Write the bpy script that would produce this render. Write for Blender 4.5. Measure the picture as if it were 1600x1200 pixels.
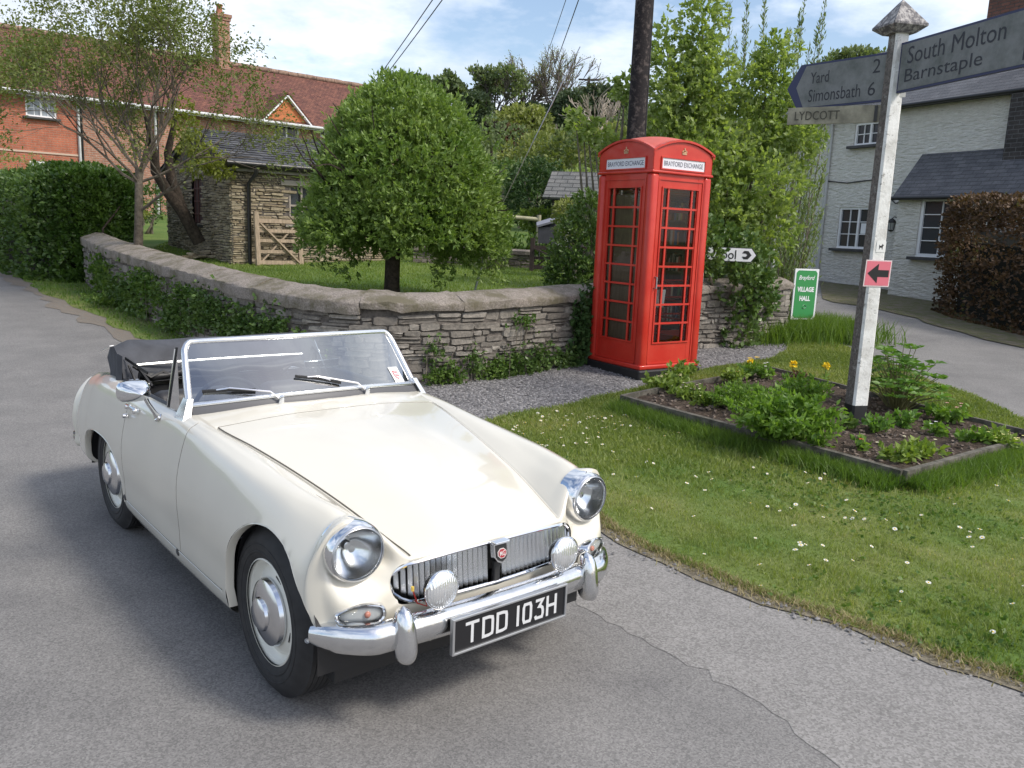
import bpy, bmesh, math, random
import numpy as np
from mathutils import Vector, Matrix
R = math.radians
rnd = random.Random(7)
nrs = np.random.RandomState(11)
for o in list(bpy.data.objects): bpy.data.objects.remove(o)
scene = bpy.context.scene
COL = scene.collection
# ------------------------------------------------------------ camera
F, PIT, ROL, CH = 1309.5, .1817, .0403, 1.683
cp_, sp_ = math.cos(PIT), math.sin(PIT)
fw = Vector((0, cp_, -sp_)); rg = Vector((1, 0, 0)); u_ = rg.cross(fw)
RI = rg*math.cos(ROL)+u_*math.sin(ROL); UP = -rg*math.sin(ROL)+u_*math.cos(ROL)
CAMP = Vector((0, 0, CH))
cd = bpy.data.cameras.new('camera'); cam = bpy.data.objects.new('camera', cd); COL.objects.link(cam)
cd.sensor_width = 36; cd.lens = F/1600*36; cd.clip_start = .05; cd.clip_end = 2000
cam.matrix_world = Matrix(((RI.x, UP.x, -fw.x, 0), (RI.y, UP.y, -fw.y, 0), (RI.z, UP.z, -fw.z, CH), (0, 0, 0, 1)))
scene.camera = cam
def ray(px, py): return fw+RI*((px-800)/F)-UP*((py-600)/F)
def at(px, py, Y):            # real point at distance Y ahead of the viewpoint
    d = ray(px, py); return CAMP+d*(Y/d.y)
# ------------------------------------------------------------ world, sun, exposure
SUN_AZ = Vector((.90, -.44, 0)).normalized(); SUN_EL = R(47)
world = bpy.data.worlds.new('World'); scene.world = world; world.use_nodes = True
wn = world.node_tree; wn.nodes.clear()
def N(t, ty, **k):
    n = t.nodes.new(ty)
    for a, b in k.items(): setattr(n, a, b)
    return n
sky = N(wn, 'ShaderNodeTexSky', sky_type='NISHITA', sun_disc=False)
sky.sun_elevation = SUN_EL; sky.sun_rotation = math.atan2(SUN_AZ.x, SUN_AZ.y)
sky.air_density = 1.0; sky.dust_density = 2.2; sky.ozone_density = 1.5
tc = N(wn, 'ShaderNodeTexCoord'); sx = N(wn, 'ShaderNodeSeparateXYZ'); wn.links.new(tc.outputs['Generated'], sx.inputs[0])
# project the direction on a flat cloud deck so clouds shrink towards the horizon
mz = N(wn, 'ShaderNodeMath', operation='ADD'); mz.inputs[1].default_value = .22; wn.links.new(sx.outputs['Z'], mz.inputs[0])
mz2 = N(wn, 'ShaderNodeMath', operation='MAXIMUM'); mz2.inputs[1].default_value = .05; wn.links.new(mz.outputs[0], mz2.inputs[0])
dx = N(wn, 'ShaderNodeMath', operation='DIVIDE'); dy = N(wn, 'ShaderNodeMath', operation='DIVIDE')
wn.links.new(sx.outputs['X'], dx.inputs[0]); wn.links.new(mz2.outputs[0], dx.inputs[1])
wn.links.new(sx.outputs['Y'], dy.inputs[0]); wn.links.new(mz2.outputs[0], dy.inputs[1])
cx = N(wn, 'ShaderNodeCombineXYZ'); wn.links.new(dx.outputs[0], cx.inputs[0]); wn.links.new(dy.outputs[0], cx.inputs[1])
mp = N(wn, 'ShaderNodeMapping'); mp.inputs['Location'].default_value = (3.1, 1.7, 0); wn.links.new(cx.outputs[0], mp.inputs[0])
nz = N(wn, 'ShaderNodeTexNoise'); nz.inputs['Scale'].default_value = .62; nz.inputs['Detail'].default_value = 9; nz.inputs['Roughness'].default_value = .52; nz.inputs['Distortion'].default_value = .25
wn.links.new(mp.outputs[0], nz.inputs['Vector'])
cr = N(wn, 'ShaderNodeValToRGB'); cr.color_ramp.elements[0].position = .43; cr.color_ramp.elements[1].position = .57
nzf = N(wn, 'ShaderNodeTexNoise'); nzf.inputs['Scale'].default_value = 3.4; nzf.inputs['Detail'].default_value = 8; nzf.inputs['Roughness'].default_value = .6; wn.links.new(mp.outputs[0], nzf.inputs['Vector'])
nmx = N(wn, 'ShaderNodeMix', data_type='FLOAT'); nmx.inputs['Factor'].default_value = .34; wn.links.new(nz.outputs['Fac'], nmx.inputs['A']); wn.links.new(nzf.outputs['Fac'], nmx.inputs['B'])
wn.links.new(nmx.outputs['Result'], cr.inputs[0])
# cloud tone: thick parts greyer, edges white
nz2 = N(wn, 'ShaderNodeTexNoise'); nz2.inputs['Scale'].default_value = 1.3; nz2.inputs['Detail'].default_value = 6; wn.links.new(mp.outputs[0], nz2.inputs['Vector'])
cr2 = N(wn, 'ShaderNodeValToRGB'); e = cr2.color_ramp.elements
e[0].position = .36; e[0].color = (6.6, 6.9, 7.4, 1); e[1].position = .62; e[1].color = (4.3, 4.7, 5.4, 1)
wn.links.new(nz2.outputs['Fac'], cr2.inputs[0])
skb = N(wn, 'ShaderNodeMix', data_type='RGBA', blend_type='MULTIPLY'); skb.inputs['Factor'].default_value = 1
wn.links.new(sky.outputs[0], skb.inputs['A']); skb.inputs['B'].default_value = (1.08, 1.05, 1.02, 1)
mx = N(wn, 'ShaderNodeMix', data_type='RGBA'); wn.links.new(cr.outputs[0], mx.inputs['Factor'])
wn.links.new(skb.outputs['Result'], mx.inputs['A']); wn.links.new(cr2.outputs[0], mx.inputs['B'])
bg = N(wn, 'ShaderNodeBackground'); bg.inputs['Strength'].default_value = .15
wn.links.new(mx.outputs['Result'], bg.inputs['Color'])
wo = N(wn, 'ShaderNodeOutputWorld'); wn.links.new(bg.outputs[0], wo.inputs[0])
sl = bpy.data.lights.new('sun', 'SUN'); sl.energy = 2.2; sl.angle = R(11); sl.color = (1, .94, .85)
so = bpy.data.objects.new('sun', sl); COL.objects.link(so)
sd = Vector((SUN_AZ.x*math.cos(SUN_EL), SUN_AZ.y*math.cos(SUN_EL), math.sin(SUN_EL)))
so.rotation_euler = sd.to_track_quat('Z', 'Y').to_euler(); so.location = (20, -10, 20)
scene.view_settings.view_transform = 'Standard'; scene.view_settings.look = 'None'
scene.view_settings.exposure = .46; scene.view_settings.gamma = 1
# ------------------------------------------------------------ ground height
def sst(a, b, x):
    t = min(1, max(0, (x-a)/(b-a))); return t*t*(3-2*t)
def g(x, y):
    z = 0.0
    if y > 6.8: z = .042*(y-6.8)*sst(6.5, 8.5, y) if y < 8.5 else .042*(y-6.8)
    if y > 24: z = .042*17.2
    if y > 30:                                     # the hill behind the village
        t = min(y-30, 34); z += 8.4*(t/34)**1.25
        if y > 64: z += .03*(y-64)
    if x < -14: z -= 0
    return z
# ------------------------------------------------------------ helpers
def tag(o, label=None, cat=None, group=None, kind=None):
    if label: o['label'] = label
    if cat: o['category'] = cat
    if group: o['group'] = group
    if kind: o['kind'] = kind
    return o
def thing(name, label, cat, loc=(0, 0, 0), rz=0, group=None):
    o = bpy.data.objects.new(name, None); o.empty_display_size = .2; COL.objects.link(o)
    o.location = loc; o.rotation_euler = (0, 0, rz)
    return tag(o, label, cat, group)
def copy_tree(o, parent=None):
    c = o.copy(); COL.objects.link(c); c.parent = parent
    for ch in list(o.children): copy_tree(ch, c)
    return c
def frame(d, up=Vector((0, 0, 1))):
    d = Vector(d).normalized()
    s = d.cross(up)
    if s.length < 1e-4: s = d.cross(Vector((1, 0, 0)))
    s.normalize(); return s, s.cross(d).normalized(), d
class MB:
    def __init__(s): s.v = []; s.f = []; s.m = []
    def add(s, vs, fs, mi=0):
        b = len(s.v); s.v += [tuple(v) for v in vs]; s.f += [tuple(b+i for i in f) for f in fs]; s.m += [mi]*len(fs); return s
    def box(s, c, d, M=None, mi=0, bev=0):
        x, y, z = d[0]/2, d[1]/2, d[2]/2; c = Vector(c)
        if bev:
            b = min(bev, x*.9, y*.9, z*.9); vs = []; 
            bm = bmesh.new(); bmesh.ops.create_cube(bm, size=1)
            bmesh.ops.scale(bm, vec=d, verts=bm.verts)
            bmesh.ops.bevel(bm, geom=list(bm.edges)+list(bm.verts), offset=b, segments=2, affect='EDGES', profile=.5)
            vs = [v.co.copy() for v in bm.verts]; fs = [[v.index for v in f.verts] for f in bm.faces]; bm.free()
        else:
            vs = [Vector((i*x, j*y, k*z)) for i in (-1, 1) for j in (-1, 1) for k in (-1, 1)]
            fs = [(0, 1, 3, 2), (4, 6, 7, 5), (0, 4, 5, 1), (2, 3, 7, 6), (0, 2, 6, 4), (1, 5, 7, 3)]
        if M is not None: vs = [M @ v for v in vs]
        return s.add([v+c for v in vs], fs, mi)
    def bar(s, a, b, w, h, up=(0, 0, 1), mi=0):
        a = Vector(a); b = Vector(b); q = frame(b-a, Vector(up)); x, y = w/2, h/2
        vs = [p+q[0]*i*x+q[1]*j*y for p in (a, b) for (i, j) in ((-1, -1), (1, -1), (1, 1), (-1, 1))]
        return s.add(vs, [(3, 2, 1, 0), (4, 5, 6, 7), (0, 1, 5, 4), (1, 2, 6, 5), (2, 3, 7, 6), (3, 0, 4, 7)], mi)
    def tube(s, pts, r, n=8, caps=True, closed=False, mi=0, flat=1, up=(0, 0, 1)):
        pts = [Vector(p) for p in pts]; L = len(pts); rs = r if hasattr(r, '__len__') else [r]*L
        vs = []; sd = None
        for i, p in enumerate(pts):
            if closed: d = pts[(i+1) % L]-pts[i-1]
            else: d = pts[min(i+1, L-1)]-pts[max(i-1, 0)]
            d.normalize()
            if sd is None: sd = frame(d, Vector(up))[0]
            else:
                sd = sd-d*sd.dot(d)
                if sd.length < 1e-5: sd = frame(d, Vector(up))[0]
                sd.normalize()
            u = sd.cross(d)
            for k in range(n):
                a = 2*math.pi*k/n; vs.append(p+sd*math.cos(a)*rs[i]+u*math.sin(a)*rs[i]*flat)
        fs = []
        for i in range(L if closed else L-1):
            j = (i+1) % L
            for k in range(n): fs.append((i*n+k, i*n+(k+1) % n, j*n+(k+1) % n, j*n+k))
        if caps and not closed: fs += [tuple(range(n))[::-1], tuple(range((L-1)*n, L*n))]
        return s.add(vs, fs, mi)
    def lathe(s, prof, o=(0, 0, 0), ax=(0, 0, 1), n=32, mi=0, ex=1, ey=1, roll=None):
        o = Vector(o); S, U, D = frame(ax) if roll is None else roll; vs = []
        for (r, h) in prof:
            for k in range(n):
                a = 2*math.pi*k/n; vs.append(o+D*h+S*math.cos(a)*r*ex+U*math.sin(a)*r*ey)
        fs = [(i*n+k, i*n+(k+1) % n, (i+1)*n+(k+1) % n, (i+1)*n+k) for i in range(len(prof)-1) for k in range(n)]
        return s.add(vs, fs, mi)
    def sphere(s, c, r, M=None, nu=16, nv=10, mi=0):
        c = Vector(c); r = r if hasattr(r, '__len__') else (r, r, r); vs = []; fs = []
        for j in range(nv+1):
            t = math.pi*j/nv
            for i in range(nu):
                a = 2*math.pi*i/nu; v = Vector((r[0]*math.sin(t)*math.cos(a), r[1]*math.sin(t)*math.sin(a), r[2]*math.cos(t)))
                vs.append((M @ v if M is not None else v)+c)
        for j in range(nv):
            for i in range(nu): fs.append((j*nu+i, (j+1)*nu+i, (j+1)*nu+(i+1) % nu, j*nu+(i+1) % nu))
        return s.add(vs, fs, mi)
    def prism(s, poly, depth, fr, o=(0, 0, 0), mi=0):   # poly in (S,U) plane, extruded along -D by depth
        S, U, D = [Vector(q) for q in fr]; o = Vector(o); n = len(poly)
        a = [o+S*p[0]+U*p[1] for p in poly]; b = [q-D*depth for q in a]
        return s.add(a+b, [tuple(range(n)), tuple(range(2*n-1, n-1, -1))]+[(i, i+n, (i+1) % n+n, (i+1) % n) for i in range(n)], mi)
    def build(s, name, mat, parent=None, smooth=None, normals=True):
        me = bpy.data.meshes.new(name); me.from_pydata(s.v, [], s.f)
        mats = mat if isinstance(mat, (list, tuple)) else [mat]
        for m in mats: me.materials.append(m)
        if len(mats) > 1: me.polygons.foreach_set('material_index', s.m)
        if normals:
            bm = bmesh.new(); bm.from_mesh(me); bmesh.ops.recalc_face_normals(bm, faces=bm.faces); bm.to_mesh(me); bm.free()
        if smooth:
            me.shade_smooth(); me.set_sharp_from_angle(angle=R(smooth))
        me.update()
        o = bpy.data.objects.new(name, me); COL.objects.link(o); o.parent = parent
        return o
def np_mesh(name, V, Fc, k, mat, parent=None, smooth=False):     # V (n,3), Fc (m,k)
    me = bpy.data.meshes.new(name); V = np.asarray(V, np.float32); Fc = np.asarray(Fc, np.int32)
    me.vertices.add(len(V)); me.vertices.foreach_set('co', V.ravel())
    me.loops.add(Fc.size); me.loops.foreach_set('vertex_index', Fc.ravel())
    me.polygons.add(len(Fc)); me.polygons.foreach_set('loop_start', np.arange(0, Fc.size, k, dtype=np.int32))
    me.polygons.foreach_set('loop_total', np.full(len(Fc), k, np.int32))
    if smooth: me.polygons.foreach_set('use_smooth', np.ones(len(Fc), bool))
    me.update(calc_edges=True); me.materials.append(mat)
    o = bpy.data.objects.new(name, me); COL.objects.link(o); o.parent = parent; return o
def unit(a): return a/np.maximum(np.linalg.norm(a, axis=1, keepdims=True), 1e-6)
def leaves(name, P, D, size, mat, parent=None, width=.45, fold=.25, seed=1, droop=0):
    """one mesh of small pointed folded leaves: P base points, D directions"""
    rs = np.random.RandomState(seed); P = np.asarray(P, float); n = len(P); D = unit(np.asarray(D, float)+rs.normal(0, .001, (n, 3)))
    L = (size*rs.uniform(.65, 1.25, n))[:, None]
    S = unit(np.cross(D, rs.normal(0, 1, (n, 3)))); U = np.cross(S, D)
    a = P; b = P+D*L*.5+S*L*width*.5+U*L*fold*.3; c = P+D*L-U*L*fold*.35-np.array([0, 0, 1])*L*droop; d = P+D*L*.5-S*L*width*.5+U*L*fold*.3
    m = P+D*L*.52-U*L*.02
    V = np.stack([a, b, c, d, m], 1).reshape(-1, 3); i = np.arange(n)[:, None]*5
    Fc = np.concatenate([i+[0, 1, 4], i+[1, 2, 4], i+[2, 3, 4], i+[3, 0, 4]], 1).reshape(-1, 3)
    return np_mesh(name, V, Fc, 3, mat, parent)
_txt = {}
def text_mesh(txt, size=1, bold=0, spacing=1.0):
    """2-D outline text as (verts, faces), centred on its box"""
    cu = bpy.data.curves.new('t', 'FONT'); cu.body = txt; cu.size = size; cu.offset = bold; cu.space_character = spacing; cu.resolution_u = 3
    o = bpy.data.objects.new('t', cu); COL.objects.link(o)
    dg = bpy.context.evaluated_depsgraph_get(); me = bpy.data.meshes.new_from_object(o.evaluated_get(dg))
    vs = [(v.co.x, v.co.y) for v in me.vertices]; fs = [tuple(p.vertices) for p in me.polygons]
    bpy.data.objects.remove(o); bpy.data.curves.remove(cu); bpy.data.meshes.remove(me)
    x0, x1 = min(v[0] for v in vs), max(v[0] for v in vs); y0, y1 = min(v[1] for v in vs), max(v[1] for v in vs)
    return [(v[0]-(x0+x1)/2, v[1]-(y0+y1)/2) for v in vs], fs, x1-x0, y1-y0
def put_text(mb, txt, o, S, U, w=None, h=None, bold=0, mi=0, thick=.0):
    vs, fs, W, H_ = text_mesh(txt, 1, bold)
    kx = w/W if w else h/H_; ky = h/H_ if h else kx
    S = Vector(S).normalized(); U = Vector(U).normalized(); o = Vector(o)
    mb.add([o+S*v[0]*kx+U*v[1]*ky for v in vs], fs, mi)
# ------------------------------------------------------------ materials
def mat(name, col, rough=.6, metal=0, var=.0, vscale=5, bump=0, bscale=40, coat=0, spec=.5, col2=None, detail=6, stretch=None, dist=.01, trans=0, sss=0):
    m = bpy.data.materials.new(name); m.use_nodes = True; t = m.node_tree; b = t.nodes['Principled BSDF']
    b.inputs['Roughness'].default_value = rough; b.inputs['Metallic'].default_value = metal; b.inputs['Coat Weight'].default_value = coat; b.inputs['Coat Roughness'].default_value = .04
    b.inputs['Specular IOR Level'].default_value = spec
    tcn = N(t, 'ShaderNodeTexCoord'); vec = tcn.outputs['Object']
    if stretch:
        mpn = N(t, 'ShaderNodeMapping'); mpn.inputs['Scale'].default_value = stretch; t.links.new(vec, mpn.inputs[0]); vec = mpn.outputs[0]
    c = (*col, 1)
    if var or col2:
        nn = N(t, 'ShaderNodeTexNoise'); nn.inputs['Scale'].default_value = vscale; nn.inputs['Detail'].default_value = detail; nn.inputs['Roughness'].default_value = .6
        t.links.new(vec, nn.inputs['Vector'])
        rr = N(t, 'ShaderNodeValToRGB'); rr.color_ramp.elements[0].position = .35; rr.color_ramp.elements[1].position = .65
        c2 = (*col2, 1) if col2 else tuple(min(1, x*(1+var)) for x in col)+(1,)
        c1 = c if col2 else tuple(x*(1-var) for x in col)+(1,)
        rr.color_ramp.elements[0].color = c1; rr.color_ramp.elements[1].color = c2
        t.links.new(nn.outputs['Fac'], rr.inputs[0]); t.links.new(rr.outputs[0], b.inputs['Base Color'])
    else: b.inputs['Base Color'].default_value = c
    if bump:
        n2 = N(t, 'ShaderNodeTexNoise'); n2.inputs['Scale'].default_value = bscale; n2.inputs['Detail'].default_value = 5; t.links.new(vec, n2.inputs['Vector'])
        bp = N(t, 'ShaderNodeBump'); bp.inputs['Strength'].default_value = bump; bp.inputs['Distance'].default_value = dist
        t.links.new(n2.outputs['Fac'], bp.inputs['Height']); t.links.new(bp.outputs[0], b.inputs['Normal'])
    return m
def leafmat(name, c1, c2, rough=.45, trans=.35, vscale=1.2, c3=None):
    """leaf: diffuse/gloss plus light through the blade; colour differs leaf to leaf and clump to clump"""
    m = bpy.data.materials.new(name); m.use_nodes = True; t = m.node_tree; b = t.nodes['Principled BSDF']; out = t.nodes['Material Output']
    geo = N(t, 'ShaderNodeNewGeometry'); tcn = N(t, 'ShaderNodeTexCoord'); nn = N(t, 'ShaderNodeTexNoise'); nn.inputs['Scale'].default_value = vscale; nn.inputs['Detail'].default_value = 3
    t.links.new(tcn.outputs['Object'], nn.inputs['Vector'])
    ad = N(t, 'ShaderNodeMath', operation='MULTIPLY_ADD'); ad.inputs[1].default_value = .55; t.links.new(geo.outputs['Random Per Island'], ad.inputs[0])
    ml = N(t, 'ShaderNodeMath', operation='MULTIPLY_ADD'); ml.inputs[1].default_value = 1.6; ml.inputs[2].default_value = -.55; t.links.new(nn.outputs['Fac'], ml.inputs[0]); t.links.new(ml.outputs[0], ad.inputs[2])
    rr = N(t, 'ShaderNodeValToRGB'); rr.color_ramp.elements[0].color = (*c1, 1); rr.color_ramp.elements[1].color = (*c2, 1); rr.color_ramp.elements[0].position = .1; rr.color_ramp.elements[1].position = .9
    if c3:
        e3 = rr.color_ramp.elements.new(.97); e3.color = (*c3, 1); rr.color_ramp.elements[1].position = .8
    t.links.new(ad.outputs[0], rr.inputs[0]); t.links.new(rr.outputs[0], b.inputs['Base Color'])
    b.inputs['Roughness'].default_value = rough; b.inputs['Specular IOR Level'].default_value = .35
    tr = N(t, 'ShaderNodeBsdfTranslucent'); mixc = N(t, 'ShaderNodeMix', data_type='RGBA', blend_type='MULTIPLY'); mixc.inputs['Factor'].default_value = 1
    t.links.new(rr.outputs[0], mixc.inputs['A']); mixc.inputs['B'].default_value = (1.5, 1.6, .6, 1); t.links.new(mixc.outputs['Result'], tr.inputs[0])
    ms = N(t, 'ShaderNodeMixShader'); ms.inputs[0].default_value = trans; t.links.new(b.outputs[0], ms.inputs[1]); t.links.new(tr.outputs[0], ms.inputs[2]); t.links.new(ms.outputs[0], out.inputs[0])
    return m
def glassmat(name, tint=(.85, .9, .88), ior=1.5, rough=0, bump=None, boost=1.0):
    m = bpy.data.materials.new(name); m.use_nodes = True; t = m.node_tree; t.nodes.remove(t.nodes['Principled BSDF']); out = t.nodes['Material Output']
    tr = N(t, 'ShaderNodeBsdfTransparent'); tr.inputs[0].default_value = (*tint, 1)
    gl = N(t, 'ShaderNodeBsdfGlossy'); gl.inputs['Roughness'].default_value = rough
    fr = N(t, 'ShaderNodeFresnel'); fr.inputs[0].default_value = ior
    if bump:
        tcn = N(t, 'ShaderNodeTexCoord'); w = N(t, 'ShaderNodeTexWave', wave_type='BANDS', bands_direction='Y'); w.inputs['Scale'].default_value = bump[0]; w.inputs['Distortion'].default_value = .6
        t.links.new(tcn.outputs['Object'], w.inputs['Vector']); bp = N(t, 'ShaderNodeBump'); bp.inputs['Strength'].default_value = bump[1]; bp.inputs['Distance'].default_value = .004
        t.links.new(w.outputs['Fac'], bp.inputs['Height']); t.links.new(bp.outputs[0], gl.inputs['Normal'])
    mu = N(t, 'ShaderNodeMath', operation='MULTIPLY', use_clamp=True); mu.inputs[1].default_value = boost; t.links.new(fr.outputs[0], mu.inputs[0])
    ms = N(t, 'ShaderNodeMixShader'); t.links.new(mu.outputs[0], ms.inputs[0]); t.links.new(tr.outputs[0], ms.inputs[1]); t.links.new(gl.outputs[0], ms.inputs[2]); t.links.new(ms.outputs[0], out.inputs[0])
    return m
M_ = {}
M_['chrome'] = mat('chrome', (.80, .81, .83), .07, 1, var=.03, vscale=8)
M_['bumper_chrome'] = mat('bumper_chrome', (.74, .75, .76), .14, 1, var=.06, vscale=14, bump=.05, bscale=60)
M_['alloy'] = mat('alloy', (.62, .63, .64), .32, .9, var=.05)
M_['rubber'] = mat('rubber', (.022, .022, .023), .72, var=.25, vscale=20)
M_['black'] = mat('black', (.015, .015, .016), .5)
M_['darkgrey'] = mat('darkgrey', (.05, .05, .052), .6, var=.2)
M_['glass'] = glassmat('glass')
M_['white'] = mat('white_paint', (.78, .79, .80), .45, var=.04, vscale=4)
# ============================================================ the sports car
def surf_lens():
    m = mat('fluted_spot_lens', (.86, .88, .89), .16, .75); t = m.node_tree; tcn = N(t, 'ShaderNodeTexCoord'); w = N(t, 'ShaderNodeTexWave', wave_type='BANDS', bands_direction='Y'); w.inputs['Scale'].default_value = 34; w.inputs['Distortion'].default_value = 1.2; w.inputs['Detail Scale'].default_value = 2
    t.links.new(tcn.outputs['Object'], w.inputs['Vector']); bp = N(t, 'ShaderNodeBump'); bp.inputs['Strength'].default_value = .45; bp.inputs['Distance'].default_value = .004; t.links.new(w.outputs['Fac'], bp.inputs['Height']); t.links.new(bp.outputs[0], t.nodes['Principled BSDF'].inputs['Normal']); return m
def make_car():
    paint = mat('cream_paint', (.65, .618, .53), .24, 0, var=.018, vscale=3, coat=.85)
    under = M_['black']
    car = thing('sports_car', 'cream open two-seater sports car with folded black hood parked on the road', 'car', (-.348, 3.197, 0), -.872)
    CO = [  # (t, columns c0..c10 as (x,y,z))
     (-2.79, [(-2.78,0,.47),(-2.78,.2,.47),(-2.78,.36,.47),(-2.78,.38,.47),(-2.775,.44,.475),(-2.77,.49,.47),(-2.765,.52,.45),(-2.76,.53,.43),(-2.76,.53,.40),(-2.76,.50,.38),(-2.76,0,.37)]),
     (-2.76, [(-2.765,0,.60),(-2.765,.22,.595),(-2.76,.41,.59),(-2.755,.43,.59),(-2.745,.50,.605),(-2.735,.555,.58),(-2.725,.595,.53),(-2.715,.61,.47),(-2.71,.605,.41),(-2.71,.56,.345),(-2.72,0,.33)]),
     (-2.60, [(-2.62,0,.715),(-2.62,.25,.71),(-2.62,.43,.70),(-2.62,.45,.70),(-2.61,.52,.735),(-2.60,.58,.72),(-2.60,.63,.65),(-2.60,.665,.52),(-2.60,.66,.40),(-2.60,.62,.31),(-2.6,.3,.27)]),
     (-2.30, [(0,.79),(.25,.785),(.45,.775),(.47,.775),(.54,.805),(.60,.792),(.645,.725),(.687,.55),(.685,.40),(.65,.29),(.45,.2)]),
     (-1.97, [(0,.825),(.25,.822),(.47,.812),(.50,.812),(.56,.822),(.605,.812),(.65,.75),(.692,.57),(.688,.40),(.66,.25),(.5,.17)]),
     (-1.58, [(0,.83),(.25,.83),(.50,.822),(.53,.82),(.575,.826),(.615,.818),(.655,.765),(.694,.58),(.688,.40),(.66,.22),(.5,.17)]),
     (-1.20, [(0,.85),(.25,.85),(.51,.835),(.535,.832),(.575,.832),(.612,.826),(.653,.78),(.694,.59),(.688,.40),(.66,.21),(.5,.17)]),
     (-.93, [(-.84,0,.892),(-.86,.27,.884),(-.93,.53,.85),(-.94,.55,.846),(-.93,.578,.842),(-.93,.608,.833),(-.93,.648,.79),(-.93,.69,.60),(-.93,.686,.40),(-.93,.66,.205),(-.93,.5,.17)]),
     (-.72, [(-.66,0,.862),(-.675,.26,.855),(-.72,.534,.824),(-.722,.546,.824),(-.72,.572,.832),(-.72,.604,.826),(-.72,.648,.78),(-.72,.692,.595),(-.72,.688,.40),(-.72,.66,.205),(-.72,.5,.17)]),
     (-.45, [(0,.840),(.235,.832),(.492,.795),(.504,.794),(.548,.811),(.594,.806),(.646,.76),(.694,.58),(.69,.40),(.664,.21),(.5,.17)]),
     (-.15, [(0,.802),(.21,.793),(.440,.748),(.452,.747),(.515,.778),(.578,.786),(.643,.74),(.695,.565),(.692,.40),(.668,.225),(.5,.17)]),
     (.13, [(0,.745),(.185,.736),(.393,.692),(.405,.691),(.48,.737),(.555,.768),(.630,.716),(.688,.55),(.687,.40),(.662,.24),(.5,.17)]),
     (.34, [(.34,0,.683),(.34,.17,.676),(.34,.354,.635),(.34,.366,.634),(.33,.445,.708),(.33,.528,.747),(.33,.604,.690),(.33,.662,.55),(.33,.664,.41),(.33,.640,.29),(.33,.4,.2)]),
     (.43, [(.475,0,.622),(.468,.165,.615),(.447,.332,.604),(.446,.342,.602),(.405,.43,.685),(.395,.522,.722),(.385,.598,.685),(.385,.628,.56),(.392,.618,.43),(.375,.590,.32),(.42,.1,.26)]),
     (.46, [(.487,0,.612),(.480,.165,.605),(.457,.330,.596),(.455,.342,.594),(.428,.396,.63),(.330,.455,.64),(.335,.56,.61),(.445,.565,.495),(.442,.55,.43),(.43,.49,.355),(.48,0,.31)]),
     (.49, [(.489,0,.604),(.482,.165,.598),(.459,.322,.589),(.456,.338,.587),(.450,.375,.578),(.447,.398,.560),(.447,.409,.536),(.450,.408,.502),(.460,.392,.468),(.476,.345,.447),(.500,0,.436)]),
    ]
    rings = []
    for t, cs in CO: rings.append((t, np.array([c if len(c) == 3 else (t, c[0], c[1]) for c in cs])))
    T = np.array([r[0] for r in rings]); CP = np.array([r[1] for r in rings])
    def cr_eval(T, P, ts):
        n = len(T); m = np.zeros_like(P); h = np.diff(T)
        sl = (P[1:]-P[:-1])/h.reshape(-1, *([1]*(P.ndim-1)))
        for i in range(1, n-1): m[i] = (sl[i]*h[i-1]+sl[i-1]*h[i])/(h[i]+h[i-1])
        m[0] = sl[0]; m[-1] = sl[-1]
        out = []
        for t in ts:
            i = min(max(np.searchsorted(T, t)-1, 0), n-2); hh = h[i]; s = (t-T[i])/hh
            out.append((2*s**3-3*s*s+1)*P[i]+(s**3-2*s*s+s)*hh*m[i]+(-2*s**3+3*s*s)*P[i+1]+(s**3-s*s)*hh*m[i+1])
        return np.array(out)
    def samp(a, b, st, extra):
        s = list(np.linspace(a, b, int((b-a)/st)+1))
        keys = [e for e, d in extra]
        s = [q for q in s if all(abs(q-e) > 1.6*d for e, d in extra)]
        for e, d in extra: s += [e-d, e, e+d]
        return np.array(sorted(set(round(q, 5) for q in s if a <= q <= b)))
    U0, U1, US, UR, UB = -.72, .43, -.785, -1.58, -2.02
    us = samp(-2.79, .49, .0125, [(U0, .004), (US, .0035), (UR, .0035), (-2.79, .001), (.49, .001), (-.93, .003), (-1.97, .003)])
    us = np.array(sorted(set(list(us)+[.43, .434, .427, .49, -2.79])))
    vs_ = sorted(set([round(q, 4) for q in np.linspace(0, 10, 81) if abs(q-2) > .05 and abs(q-8.55) > .03]+[1.97, 1.988, 2, 2.3, 2.6, 8.53, 8.55, 8.57]))
    full = np.array([-q for q in vs_[::-1] if q > 0]+vs_)
    Pu = cr_eval(T, CP, us)                                  # (nu, 11, 3)
    V = cr_eval(np.arange(11.), Pu.transpose(1, 0, 2), np.abs(full)).transpose(1, 0, 2)   # (nu, nv, 3)
    V = V*np.where(full < 0, -1, 1)[None, :, None]*np.array([0, 1, 0])+V*np.array([1, 0, 1])
    du = np.gradient(V, axis=0); dv = np.gradient(V, axis=1); nrm = np.cross(du, dv); nrm /= np.maximum(np.linalg.norm(nrm, axis=2, keepdims=True), 1e-9)
    # make normals point outward
    sg = np.sign(nrm[:, :, 2:3].mean()) ; cen = V-np.array([0, 0, .45]); dotp = (nrm*cen*np.array([.0, 1, 1])).sum(2, keepdims=True); nrm *= np.where(dotp < 0, -1, 1)
    av = np.abs(full)
    def near(a, b): return abs(a-b) < 1e-4
    off = np.zeros(V.shape[:2])
    for i, u in enumerate(us):
        for j, v in enumerate(av):
            if near(v, 2) and U0-1e-4 <= u <= U1: off[i, j] = .006
            if near(u, U0) and v <= 2: off[i, j] = .006
            if (near(u, US) or near(u, UR)) and 4.4 < v <= 8.55: off[i, j] = .007
            if near(v, 8.55) and -1.62 <= u <= -.30: off[i, j] = .005 
            if near(u, -2.3) and v < 2: off[i, j] = 0
    V = V-nrm*off[:, :, None]
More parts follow.
